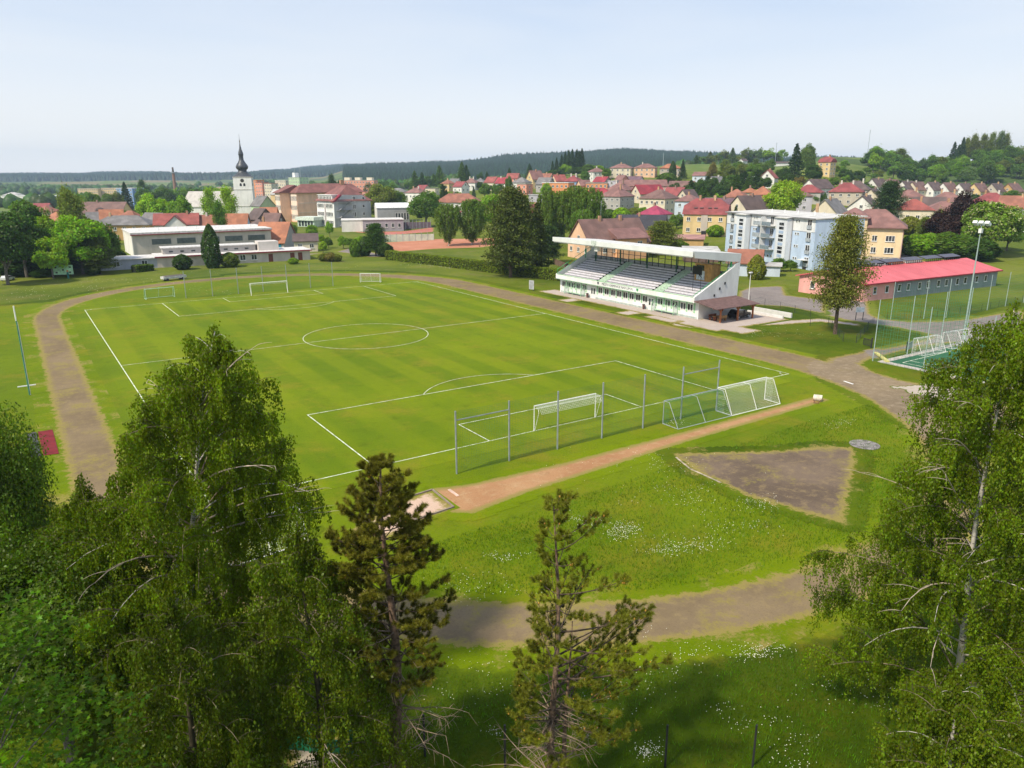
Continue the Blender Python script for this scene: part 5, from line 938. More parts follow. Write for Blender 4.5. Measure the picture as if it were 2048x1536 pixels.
for s in (-1.2, 1.5): MB().box(-cw/2-1+s-.4,-cw/2-1+s+.4,-1,-.2,12.5,15.2).build('chimney', plain('chimney_brick', (.5,.33,.2), .9), o) if s < 0 else None
# church
x, y = XY(487, 440); rt = thing('church_tower', 'white church tower with clock and dark onion spire', 'church tower', (x,y,0), -YAW+math.radians(12)); WCH = wallmat((.84,.83,.80)); T = 22.9; hw = 4.9
mb = MB(); mb.add([(-hw-.3,-hw-.3,-1),(hw+.3,-hw-.3,-1),(hw+.3,hw+.3,-1),(-hw-.3,hw+.3,-1),(-hw,-hw,T),(hw,-hw,T),(hw,hw,T),(-hw,hw,T)], [(0,3,2,1),(4,5,6,7),(0,1,5,4),(1,2,6,5),(2,3,7,6),(3,0,4,7)]); mb.build('tower_wall', WCH, rt)
mb = MB(); mb.box(-hw-.2,hw+.2,-hw-.2,hw+.2,T,T+.35); mb.box(-hw-.25,hw+.25,-hw-.25,hw+.25,16.2,16.45); mb.box(-hw-.4,hw+.4,-hw-.4,hw+.4,7,7.3); mb.build('cornice', plain('pale_cornice', (.58,.55,.50), .9), rt)
prof = [(0,hw*1.03,4),(.9,4.3,5),(1.9,3.1,5),(2.9,2.45,8),(3.7,2.3,8),(4.2,2.9,8),(4.9,3.35,8),(5.8,3.3,8),(6.8,2.75,8),(7.8,2.0,8),(8.8,1.5,8),(9.3,1.3,8),(11.6,1.15,8),(11.9,1.45,8),(12.6,1.3,8),(13.3,1.25,8),(14,.95,8),(15.5,.55,8),(18,.22,8),(20.4,.09,8),(23.2,.04,8)]
vs = []; n = 16
for (z, r_, sq_) in prof:
    for k in range(n):
        a = 2*math.pi*(k+.5)/n; cs, sn = math.cos(a), math.sin(a); mx = max(abs(cs), abs(sn)); f = 1/mx if sq_ == 4 else ((1/mx)*.45+.6 if sq_ == 5 else 1.); vs.append((r_*cs*f, r_*sn*f, T+.35+z))
fs = [(i*n+k, i*n+(k+1)%n, (i+1)*n+(k+1)%n, (i+1)*n+k) for i in range(len(prof)-1) for k in range(n)]; MB().add(vs, fs).build('spire', plain('slate_copper', (.075,.08,.09), .45, .15, 1, .3), rt, True)
MB().sphere((0,0,T+19.6), .38, 8, 6).build('finial', plain('gilded_ball', (.25,.18,.06), .3, .05, 1, .8), rt)
for k in range(4):
    a = k*math.pi/2; ca, sa = math.cos(a), math.sin(a); f = lambda u, z, o=hw+.06: (u*ca+o*sa, u*sa-o*ca, z)
    mb = MB(); mb.add([f(1.0*math.cos(t), 21.2+1.0*math.sin(t)) for t in np.linspace(0,2*math.pi,20,endpoint=False)], [tuple(range(20))]); mb.build('clock_face', plain('dark_clock', (.05,.045,.04), .5), rt)
    for u in (-.95,.95): mb = MB(); mb.add([f(u+.6*c_, z_) for c_, z_ in [(-1,17.4),(1,17.4),(1,19.0),(.7,19.6),(0,19.9),(-.7,19.6),(-1,19.0)]], [tuple(range(7))]); mb.build('belfry_window', plain('louvre_dark', (.02,.02,.022), .6), rt)
    for z in (12.2, 5): mb = MB(); mb.add([f(-.18,z),f(.18,z),f(.18,z+1),f(-.18,z+1)], [(0,1,2,3)]); mb.build('slit_window', DARKM, rt)
x, y = XY(421, 462); rt = thing('church_nave', 'long church nave with tall pale grey roof left of the tower', 'church', (x,y,0), -YAW+.06); walls(32,13,6,'hip',8).build('wall', WCH, rt); roofmb(32,13,6,'hip',9,.5,rl=27).build('roof', plain('pale_slate', (.50,.47,.44), .8, .08, .5), rt)
# schools
def lbox(label, name, cat, px, Y, a): x, y = XY(px, Y); return thing(name, label, cat, (x, y, tz(x, y)), -YAW+math.radians(a))
rt = lbox('large orange school with maroon hipped roofs and tall windows', 'school', 'building', 548, 408, -50); OS = wallmat((.92,.58,.40)); OSW = wallmat((.88,.72,.60)); H = 15.0; RM = roofmat((.25,.10,.085))
MB().box(0,6.4,0,16,-1,H).build('left_wing', OS, rt); MB().box(6.4,14.4,5.6,44,-1,H).build('right_wing', OS, rt); MB().box(-6,6.4,16,44,-1,H).build('rear_wing', OS, rt)
for x0, x1, yy in ((0,6.4,0),(6.4,14.4,5.6)):
    MB().box(x0+.3,x1-.3,yy-.08,yy-.003,.5,H-.5).build('pale_facade_panel', OSW, rt)
    for r in range(3):
        for c in range(int((x1-x0)/1.6)): put(rt, winmesh(1.0,2.4,2,sill=False), 'window', x0+.9+c*1.6, yy-.13, 1.6+r*4.7)
for z in (H-.3, 5, 9.7): MB().box(14.403,14.5,5.6,20,z,z+.25).build('string_course', OSW, rt)
roofmb(7.4,17,H,'hip',4.0,.5,rl=9).build('left_roof', RM, rt, loc=(3.2,8,0)).rotation_euler = (0,0,0)
mb = roofmb(39,9.5,H,'hip',4.5,.6).build('right_roof', RM, rt, loc=(10.4,25,0)); mb.rotation_euler = (0,0,math.pi/2); mb = roofmb(29,13,H,'hip',4.6,.6).build('rear_roof', RM, rt, loc=(0,30,0)); mb.rotation_euler = (0,0,math.pi/2)
MB().box(9.6,11.2,33,35,H+2,H+6.4).build('chimney', plain('chimney_brick', (.42,.25,.15), .9), rt)
rt = lbox('white four storey school with rows of windows, red hipped roof and fire escape', 'school', 'building', 631, 372, -50); W1, D1, HS = 17.5, 19.5, 11.6; a1 = wallmat((.80,.80,.79)); a2 = wallmat((.42,.43,.44))
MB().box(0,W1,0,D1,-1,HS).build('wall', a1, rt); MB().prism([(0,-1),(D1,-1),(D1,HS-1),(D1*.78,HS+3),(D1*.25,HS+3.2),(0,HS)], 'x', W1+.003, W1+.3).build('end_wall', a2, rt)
MB().box(1.2,W1-2,.3,8,HS,HS+3.1).build('attic_storey', a1, rt); MB().box(.8,W1-1.4,-.1,8.2,HS+3.1,HS+3.3).build('attic_roof', WHITE, rt)
roofmb(W1,D1,HS+.4,'hip',7.0,.8,rl=8).build('roof', RM, rt, loc=(W1/2,D1/2,0)); MB().prism([(-.7,HS-.1),(.3,HS+.2),(4,HS+3.2),(3.4,HS+3.4),(-.7,HS+.2)], 'x', W1-1.6, W1+.9).build('red_gable_trim', plain('dark_red_trim', (.25,.02,.04), .5), rt)
for r in range(3):
    for c in range(5): put(rt, winmesh(1.1,1.9,1), 'window', 1.3+c*1.35, -.05, 1.2+r*3.8); put(rt, winmesh(1.1,1.9,1), 'window', 10.1+c*1.4, -.05, 1.2+r*3.8)
for c in range(9): put(rt, winmesh(1.0,1.5,1), 'window', 2.3+c*1.5, .25, HS+1.1)
MB().box(8.0,9.0,-.06,-.003,.5,HS-1).build('stair_glazing', plain('greyish_glazing', (.30,.24,.24), .3), rt)
for r in range(4): put(rt, winmesh(1.6,2.2,2), 'window', W1+.34, 10.5, 1.+r*3.6, math.pi/2); put(rt, winmesh(1.2,1.4,1), 'window', W1+.34, 15.5, 1.6+r*3.6, math.pi/2)
fe = MB()
for r in range(1,4): fe.box(W1+.35,W1+1.9,1,9.5,.6+r*3.6,.7+r*3.6); fe.beam((W1+1.85,1,1.6+r*3.6),(W1+1.85,9.5,1.6+r*3.6),.08); fe.beam((W1+1.1,2,.6+r*3.6-3.6),(W1+1.1,8,.6+r*3.6),.9,.15); fe.beam((W1+1.85,2,1.5+r*3.6-3.6),(W1+1.85,8,1.5+r*3.6),.08)
for y_ in (1,5,9.5): fe.beam((W1+1.85,y_,0),(W1+1.85,y_,12),.12)
fe.build('fire_escape', plain('grey_steel', (.30,.31,.32), .5), rt)
rt = lbox('low pale green flat roofed entrance pavilion between the orange and white schools', 'entrance_pavilion', 'building', 617, 368, -25); MB().box(-5,5,-4,4,-1,3.0).build('wall', wallmat((.50,.62,.55)), rt); MB().box(-5.6,5.6,-4.8,4.2,3.0,4.6).build('roof', plain('pale_green_fascia', (.62,.70,.64), .6), rt)
for c in range(5): MB().box(-4.2+c*1.8,-3.0+c*1.8,-4.06,-4.003,.3,2.7).build('window', GLASS, rt)
x, y = G(726.5,463.5)[:2]; rt = thing('school_annex', 'low flat roofed school annex with white side and lilac grey front', 'building', (x,y,0), -YAW+math.radians(12)); HB = 4.9
MB().box(0,17.5,0,14,-1,HB).build('wall', wallmat((.36,.33,.37)), rt); MB().box(-.3,-.003,-.003,14,-1,HB).build('side_wall', wallmat((.80,.76,.72)), rt); MB().box(-.5,17.8,-.3,14.2,HB+.003,HB+.25).build('roof', plain('white_flat_roof', (.62,.60,.58), .8), rt)
MB().box(-9,-.31,.5,15,-1,HB-.1).build('side_wing', wallmat((.80,.76,.72)), rt); MB().box(-9.2,-.52,.3,15.2,HB-.097,HB+.12).build('wing_roof', plain('white_flat_roof', (.62,.60,.58), .8), rt)
for c in range(6): put(rt, winmesh(1.2,1.7,1), 'window', 1.7+c*2.8, -.05, 1.7)
x, y = XY(787, 362); rt = thing('school_gym', 'white gymnasium with curved white roof behind the low annex', 'building', (x,y,0), -YAW+math.radians(14)); MB().box(-8.5,6.2,-7,7,-1,9.2).build('wall', wallmat((.33,.33,.33)), rt); MB().prism([(-7,-1),(7,-1),(7,9),(4,10.3),(0,10.9),(-4,10.3),(-7,9)], 'x', -8.8, -8.503).build('end_wall', wallmat((.80,.77,.73)), rt)
MB().prism([(-7.3,9.0),(-4,10.3),(0,10.9),(4,10.3),(7.3,9),(7.3,9.3),(4,10.6),(0,11.2),(-4,10.6),(-7.3,9.3)], 'x', -9, 6.6).build('roof', plain('white_roof_sheet', (.78,.79,.80), .5), rt)
for c in range(5): put(rt, winmesh(1.0,3.2,1,sill=False), 'window', .2+c*1.3, -7.05, 3.6)
# sports hall on the left with its low front annex
ga = -YAW+math.radians(33); x, y = XY(249, 226); rt = thing('sports_hall', 'long white sports hall with strip windows and flat white roof behind the round bushes', 'building', (x,y,0), ga); PW = wallmat((.60,.53,.48)); WRF = plain('white_flat_roof', (.62,.60,.58), .8)
MB().box(0,41,0,20,-1,6.3).build('wall', PW, rt); MB().box(-.25,-.003,-.2,20,-1,6.9).build('side_wall', wallmat((.80,.77,.72)), rt); MB().prism([(-.5,6.3),(20.3,6.9),(20.3,7.2),(-.5,7.0)], 'x', -.5, 41.3).build('roof', WRF, rt); MB().box(-.5,41.3,-.62,-.503,6.2,6.45).build('gutter', plain('dark_red_trim', (.25,.02,.04), .5), rt)
for c in range(5): MB().box(5.2+c*7.1,10.6+c*7.1,-.06,-.003,3.3,4.9).build('strip_window', plain('grey_glazing', (.12,.14,.14), .3), rt)
for c in range(7): MB().tube([(3+c*5.6,8,6.7),(3+c*5.6,8,7.9)], .16, 6).build('roof_vent', WHITE, rt)
x, y = XY(168, 190); rt = thing('hall_annex', 'low flat roofed annex with brown doors in front of the white sports hall', 'building', (x,y,0), -YAW+math.radians(29)); LA = 54
MB().box(14,LA,0,10,-1,2.7).build('wall', PW, rt); MB().box(0,13.997,.15,9,-1,2.5).build('left_wall', wallmat((.48,.50,.56)), rt); MB().box(13.5,LA+.5,-.5,10.3,2.703,2.95).build('roof', WRF, rt); MB().box(-.4,13.48,-.3,9.3,2.503,2.75).build('left_roof', WRF, rt); MB().box(13.5,LA+.5,-.58,-.503,2.6,2.9).build('gutter', plain('dark_red_trim', (.25,.02,.04), .5), rt)
MB().box(16,40,5,9.8,2.953,4.5).build('upper_strip', wallmat((.45,.42,.40)), rt); MB().box(15.6,40.4,4.6,10,4.503,4.75).build('strip_roof', WRF, rt); MB().box(40.5,46,3,8,2.953,5.4).build('roof_hut', wallmat((.62,.57,.53)), rt)
for xx in (19.5,27,35.5,38.5): put(rt, winmesh(1.5,1.5,2), 'window', xx, -.05, .8)
for xx in (4.5,11): put(rt, winmesh(1.4,1.3,2), 'window', xx, .10, .8)
for xx in (43,49,51.2): MB().box(xx-.6,xx+.6,-.05,-.003,0,2.2).build('door', plain('brown_door', (.16,.05,.035), .6), rt)
for c in range(8): MB().box(17.5+c*2.8,18.5+c*2.8,4.95,4.997,3.4,3.8).build('strip_window', GLASS, rt)
# ---------------------------------------------------------------- table of houses: label, px, Y, turn, width, depth, eaves, roof kind, rise, wall, roof, chimneys, extras
HS_ = [
('cream villa with brown hipped roof at the top left of the hilltop row',1194,560,20,10,10,6,'hip',3,'white','rosy',1,{}),
('wide white villa with brown hipped roof, second on the hilltop row',1244,560,-20,15,11,6,'hip',3,'cream','rosy',1,{}),
('peach villa with brown hipped roof, third on the hilltop row',1292,560,-20,15,11,6,'hip',3,'peach','rosy',1,{}),
('grey villa with orange hipped roof between two dark conifers on the hilltop',1341,560,-10,15,11,5.6,'hip',3.2,'beige','orange',0,{}),
('small grey gabled house with dark red roof below the hilltop villas',1206,505,-42,9,8,4.5,'gable',3,'grey','crim',1,{}),
('small grey gabled house with purple roof below the peach villa',1271,505,-35,10,8,4,'gable',3,'white','purple',0,{}),
('narrow salmon house with grey gable beside the lilac block',1245,500,-50,6,7,5.5,'gable',3,'salmon','rosy',1,{}),
('lilac grey flat roofed block beside the orange flats',1228,470,-30,5,5,8.4,'flat',0,'lilac','lgrey',0,{'cat':'building'}),
('two storey orange flats with balconies and flat roof, right one of two',1196,472,-12,13,8,7,'flat',0,'orange','lgrey',0,{'cols':5,'cat':'building'}),
('long orange flats with cream panels behind the tall birches, left one of two',1118,462,-28,17,9,8.2,'flat',0,'orange','white',0,{'cols':6,'cat':'building'}),
('house with bright pink red gabled roof behind the orange flats',1119,520,25,8,8,5,'gable',4,'peach','red',1,{}),
('blue house with dark red hipped roof',1149,505,-30,10,10,5.5,'hip',4,'blue','maroon',2,{}),
('grey house with grey brown gabled roof left of the pink red roof',1092,500,-30,9,9,5,'gable',3.8,'grey','grey',0,{}),
('house with orange roof behind the grey brown roof',1093,560,-25,9,9,5,'gable',3.5,'cream','terra',1,{}),
('tall yellowish house with two steep gables',1071,540,30,9,9,6.5,'gable',5.5,'yellow','rosy',1,{}),
('brown roofed house squeezed left of the right orange flats',1169,482,20,7,7,5,'gable',3,'peach','rosy',0,{}),
('white house with crimson hipped roof and white chimney',1200,430,-14,15,9.5,5,'hip',3,'white','crim',1,{}),
('grey two storey apartment house with rosy hipped roof',1236,396,-42,13,13,6.2,'hip',5,'grey','rosy',1,{'rows':2,'cols':4}),
('brown roofed house behind the grey apartment house',1242,432,-40,12,11,6.5,'hip',4.5,'grey','rosy',2,{}),
('beige two storey apartment house with wide brown hipped roof',1322,366,-42,14,13,7,'hip',4.4,'cream','brown',1,{'rows':2,'cols':5}),
('long house with crimson gabled roof and cream gable behind the beige apartment house',1298,430,28,17,9,4.5,'gable',4.5,'cream','crim',0,{}),
('cream gabled house with maroon roof and white chimney',1354,412,-40,10,9,4,'gable',4.5,'cream','maroon',1,{}),
('large brown gabled roof behind the cream gables',1366,440,-25,14,11,4.5,'gable',5,'cream','brown',0,{}),
('small yellowish gable with brown roof right of the maroon roof',1379,397,35,8,8,4,'gable',4,'cream','dbrown',0,{}),
('long low brown roofed hall below the hilltop villas',1285,480,-3,30,11,4,'gable',3.4,'pink','rosy',0,{'win':False,'cat':'building'}),
('flat turquoise and white roofed hall in front of the long brown roof',1312,458,0,23,8,3.4,'flat',0,'lblue','turq',0,{'win':False,'cat':'building'}),
('pale blue two storey house with rosy hipped roof',1382,342,-35,9.5,9,7,'hip',3,'lblue','rosy',1,{'rows':2}),
('white house with magenta hipped roof',1315,310,-40,10,10,5,'hip',3.6,'white','magenta',1,{}),
('house with dark navy roof and skylights',1288,272,-18,17,12,3,'gable',5,'cream','navy',1,{}),
('tiny orange roofed annex in front of the navy roof',1296,250,-20,5.5,5,2.6,'gable',2,'orange','orange',0,{}),
('low brown roof behind the peach gabled house',1216,262,25,10,8,3,'gable',3.6,'beige','rosy',0,{}),
('low shed with rose and grey roof behind the grandstand',1384,242,-15,10,7,2.6,'shed',.8,'ochre','pinkb',0,{'win':False,'name':'shed','cat':'shed'}),
('low dark brown garage with white and grey sheet roof behind the grandstand',1412,208,-8,9,7,2.9,'shed',.5,'brown','lgrey',0,{'win':False,'name':'garage','cat':'garage'}),
('gabled house with purple brown roof and grey gable',1444,322,-42,13,9.5,4,'gable',4.6,'grey','purple',2,{}),
('cream gabled house with wide dark brown roof left of the bright maple',1502,312,32,13,10,4,'gable',5,'cream','dbrown',1,{}),
('low brown hipped roof in front of the dark brown gabled house',1490,290,-20,9,8,3,'hip',2.6,'grey','rosy',0,{}),
('house with pinkish red hipped roof behind the purple roof',1477,372,-30,10,9,4.5,'hip',3.8,'cream','terra',1,{}),
('tiny house with orange roof among the trees above the brown roofs',1504,385,0,6,6,4.5,'hip',2.4,'cream','orange',1,{}),
('house with orange red roof left of the bright maple',1529,365,-30,9,9,4.5,'hip',4,'orange','orange',0,{}),
('white gabled house with red roof on the slope left of the bright maple',1539,445,56,7.5,8.5,5.5,'gable',4.2,'white','red',1,{}),
('tall narrow yellow house with brown roof on the hillside',1653,500,-48,8,8,8.5,'half',3.6,'yellow','maroon',1,{'rows':3}),
('low dark brown barn with open front on the hillside',1692,450,-5,12,7,2.6,'gable',1.8,'dark','rosy',0,{'win':False,'name':'barn','cat':'barn'}),
('tiny orange hut on the hillside',1727,480,0,3.4,3.4,2.2,'gable',1.3,'orange','terra',0,{'win':False,'name':'hut','cat':'hut'}),
('grey house with maroon hipped roof right of the bright maple',1622,372,-30,10,9,5,'hip',3.4,'grey','maroon',0,{}),
('dark brown gabled roof behind the maroon hipped roof',1638,402,30,11,9,4.5,'gable',4,'white','dbrown',0,{}),
('narrow tall grey house with small brown roof beside the bright maple',1615,335,-20,5,5,6.5,'hip',1.6,'lilac','brown',0,{}),
('cream gabled house with dark grey roof and skylights behind the apartment block',1668,292,50,11,11.5,2.8,'gable',6,'cream','grey',1,{}),
('two storey house with wide brown hipped roof on the right of the cream gable',1698,372,-30,12,10,6,'hip',4,'beige','maroon',2,{}),
('grey house with dark brown hipped roof behind the wide brown roof',1716,402,-35,11,9,6,'hip',4.2,'grey','dbrown',1,{}),
('big white gabled house with brown roof behind the cream corner building',1737,322,54,10,11,3,'gable',5,'white','dbrown',1,{}),
('small white gable with brown roof above the big white gable',1752,372,52,9,8,4,'gable',4,'cream','dbrown',1,{}),
('small white gable with red trim and round window',1764,305,66,7,6,3,'gable',3.6,'white','terra',0,{}),
('low brown gabled roof with big chimney touching the cream corner building',1722,252,36,12,11,4.6,'gable',3.2,'white','brown',1,{}),
('cream villa with bright red hipped roof and two red chimneys',1836,292,-25,11,10.5,5.4,'hip',3.6,'cream','red',2,{}),
('house with wide rosy hipped roof behind the bright red roof',1822,372,-20,12,10,5.2,'hip',3.4,'cream','rosy',1,{}),
('pale green gabled house left of the dark gables',1813,425,58,9,8,4,'gable',4,'green','dbrown',0,{}),
('dark brown gabled roof right of the bright red roof',1867,312,-30,9,9,3.6,'gable',4.6,'white','dbrown',0,{}),
('cream house with brown hipped roof and orange patch',1902,352,-25,12,10.5,5,'hip',4,'cream','rosy',2,{}),
('cream house with low rosy hipped roof left of the purple beech',1897,292,-15,11,10,5,'hip',3.4,'white','rosy',1,{}),
('house with maroon hipped roof right of the purple beech',1991,352,-28,12,10,5,'hip',4,'lilac','maroon',2,{}),
('white gabled house with orange brown roof at the right edge',2044,332,-40,10,9,4,'gable',4.4,'white','terra',1,{}),
('cream house at the right edge behind the chestnut',2046,260,-20,8,8,4.5,'hip',3,'cream','orange',0,{}),
('brown hipped roof with white gable at the left end of the central hill street',833,560,-30,13,10,5,'hip',3.6,'white','rosy',2,{}),
('red brown gabled roof right of the brown hipped roof',847,575,-45,10,8,5,'gable',3.4,'cream','maroon',0,{}),
('cream flat roofed block with white roof boxes',865,560,-20,8,7,5.4,'flat',0,'cream','grey',0,{'cat':'building'}),
('yellow house with orange hipped roof on the central hill',897,600,-35,8,8,5.5,'hip',3.2,'yellow','terra',1,{}),
('grey gabled roof right of the yellow house',911,625,-30,8,8,5,'gable',3.2,'white','grey',0,{}),
('white gabled house with maroon roof on the central hill',923,560,-42,9,8,5,'gable',3.4,'white','maroon',0,{}),
('white house with pinkish grey hipped roof and chimneys',945,590,-25,9,8,5.5,'hip',3.6,'white','rosy',2,{}),
('small white house with grey roof behind a conifer',962,600,-20,7,7,5,'hip',3,'cream','grey',0,{}),
('white house with red gabled roof left of the crimson one',986,560,-40,9,8,5.5,'gable',3.6,'cream','red',0,{}),
('white house with crimson gabled roof on the central hill',1008,545,-38,9,8,4.8,'gable',3.6,'white','crim',1,{}),
('house with vivid red roof behind the grey hipped roof',1028,590,-20,9,8,5.6,'gable',3.4,'salmon','red',0,{}),
('white house with grey hipped roof',1045,520,-30,10,9,5.2,'hip',3.6,'white','grey',0,{}),
('salmon orange cube house below the grey hipped roof',1051,480,-35,7,7,6,'flat',0,'salmon','pinkb',0,{}),
('long white modern flat roofed house',922,500,-8,14,8,3.8,'flat',0,'white','white',0,{'cols':4}),
('grey modern flat roofed house with overhanging roof',1074,432,-8,8,7,3.6,'flat',0,'lilac','lgrey',0,{}),
('pink gabled house with brown roof behind the pines',1065,332,45,8,8,3.6,'gable',4.6,'pink','maroon',1,{}),
('large white two storey building with red brown hipped roof in the centre',918,412,-8,23,12,7.8,'hip',4.6,'white','terra',1,{'rows':2,'cols':7,'cat':'building'}),
('long low white porch with red canopy in front of the large white building',906,396,-8,8,3,3.6,'shed',1,'white','red',0,{'rows':1,'cols':4,'name':'porch','cat':'porch'}),
('steep orange tiled roof house right of the white sports hall',543,256,-4,10,13,2.2,'gable',6,'grey','orange',0,{'win':False}),
('small cream house with dark brown gabled roof beside the school park',603,243,14,7.2,6.4,3.4,'gable',1.9,'cream','dbrown',0,{'cols':2}),
('long white house with red roof and a white front gable left of the church',345,286,18,15,10,6.2,'gable',3.6,'white','red',1,{'rows':2,'cols':4}),
('yellowish house with orange brown roof joined to the long white house',412,290,10,7,9,5.6,'gable',3.4,'peach','terra',1,{}),
('pale blue house with orange gabled roof in front of the church tower',466,300,8,8.5,9,4.4,'gable',4.6,'lblue','orange',0,{}),
('yellow house with dark brown hipped roof right of the pale blue house',510,292,-15,10,9,3.4,'hip',4,'yellow','dbrown',1,{}),
('house with brown roof and two small skylights left of the orange school',540,318,-10,7,8,4.4,'gable',4,'brown','brown',0,{}),
('dark brown gabled roof at the foot of the church tower',515,352,-40,9,9,4.6,'gable',4.4,'brown','dbrown',0,{}),
('pale green gabled house behind the church tower foot',522,425,-45,11,9,8,'gable',5,'green','grey',0,{'win':False}),
('house with small vivid orange roof left of the orange school',533,385,5,8,7,4.6,'gable',3.6,'orange','orange',0,{}),
('long ochre house with grey hipped roofs behind the left maples',238,292,6,21,11,5.6,'hip',3.4,'ochre','grey',1,{'rows':2,'cols':6}),
('dark grey gabled house left of the long white house',300,318,-25,10,9,4.6,'gable',4,'grey','grey',0,{}),
('maroon walled house with orange red roof',252,335,-10,11,9,5,'hip',4,'maroon','terra',0,{'cols':4}),
('house with long orange roof left of the maroon walled house',214,338,25,9,9,4.8,'gable',4.4,'white','orange',0,{}),
('peach gabled house with grey roof behind the left maples',186,345,30,9,8,4.2,'gable',3.6,'peach','grey',0,{}),
('long yellow hall with dark maroon roof and eyebrow dormer',202,402,-4,24,12,5.2,'gable',5.4,'yellow','brown',1,{'rows':1,'cols':9}),
('yellow house with orange hipped roof at the left',84,402,-25,9,9,6,'hip',3,'yellow','terra',0,{}),
('house with orange roof below the yellow house',103,352,-15,9,9,4,'hip',4,'cream','orange',1,{}),
('small red brown hipped roof at the far left of the town',52,432,-20,8,8,6,'hip',3,'cream','terra',0,{}),
('red brown roof right of the small hipped roof at the far left',72,465,10,11,8,6,'gable',2.6,'beige','maroon',0,{}),
('long white warehouse on the plain at the left',60,900,2,62,18,6,'flat',0,'white','white',0,{'win':False,'name':'warehouse','cat':'warehouse'}),
('short white warehouse in front of the long one',60,790,0,14,8,3.6,'flat',0,'white','white',0,{'win':False,'name':'warehouse','cat':'warehouse'}),
('domed pale warehouse at the left end of the long one',22,960,0,18,14,6,'hip',3.4,'white','lgrey',0,{'win':False,'name':'warehouse','cat':'warehouse'}),
('long bright yellow block far on the plain, left part',176,1000,0,26,8,13,'flat',0,'yellow','yellow' if 0 else 'lgrey',0,{'cat':'building','cols':10}),
('long bright yellow block far on the plain, right part',219,1010,0,20,8,13.5,'flat',0,'yellow','lgrey',0,{'cat':'building','cols':8}),
('bright blue panel block with a conifer in front',258,600,-20,16,11,17,'flat',0,'blue','lblue' if 0 else 'white',0,{'cat':'building','rows':6,'cols':5}),
('orange panel block right of the church tower',511,800,-25,13,11,20,'flat',0,'orange','red',0,{'cat':'building','rows':6,'cols':4}),
('pink panel block right of the orange one',524,790,-25,9,10,17,'flat',0,'salmon','red',0,{'cat':'building','rows':5,'cols':3}),
('white and yellow panel block next to the pink one',542,780,-25,9,10,15.5,'flat',0,'cream','red',0,{'cat':'building','rows':5,'cols':3}),
('yellow building in the distance left of the church tower',449,850,0,16,9,14,'flat',0,'yellow','white',0,{'cat':'building','rows':4}),
('pale green panel block with a white roof tower',598,850,-30,16,14,20,'flat',0,'green','lgrey',0,{'cat':'building','rows':6,'cols':5}),
('cream panel block left of the pale green one',568,870,-25,15,12,17,'flat',0,'cream','white',0,{'cat':'building','rows':5,'cols':5}),
('yellow gabled hall with blue triangle behind the orange school',561,640,-12,14,10,9,'gable',4,'yellow','ochre' if 0 else 'lgrey',0,{'cat':'building','win':False}),
('long pink panel block with cream roof boxes behind the white school',717,700,-8,33,12,14,'flat',0,'salmon','lgrey',0,{'cat':'building','rows':4,'cols':12}),
('grey hipped roof behind the big oak by the school',796,620,-10,14,10,5.5,'hip',3,'grey','grey',0,{}),
('white bungalow with pale brown roof on the green field',1403,522,-35,9,8,4,'gable',2.2,'lblue','rosy',0,{}),
('white house with dark grey roof among the dark trees',1434,480,35,9,8,3.6,'gable',3.2,'white','grey',1,{}),
('small white cube house between trees below the field',1501,480,0,5.5,5,4.6,'flat',0,'white','white',0,{}),
('tiny white hut on the pale strip of the far field',1485,760,30,6,6,3,'gable',2,'white','dbrown',0,{'win':False,'name':'hut','cat':'hut'}),
('long white shed on the far field left of the tall spruce',1557,690,0,17,6,2.6,'gable',1,'white','dbrown',0,{'win':False,'name':'shed','cat':'shed'}),
('peach gabled house with wide brown roof right behind the grandstand',1222,219,26,20,12,4.6,'gable',6.0,'peach','brown',2,{}),
('yellow three storey house with crimson roof and four dormers',1420,269,-22,14.5,11,7.2,'half',5.2,'yellow','maroon',2,{'rows':2,'cols':4}),
('small lilac garage with brown red roof right of the grandstand',1505,180,-20,7.5,7,3.2,'gable',2.6,'lblue','terra',0,{'win':False,'name':'garage','cat':'garage'}),
('low blue grey shed beside the yellow green thuja',1556,178,-20,5,4,2.4,'shed',.3,'lblue','lgrey',0,{'win':False,'name':'shed','cat':'shed'}),
]
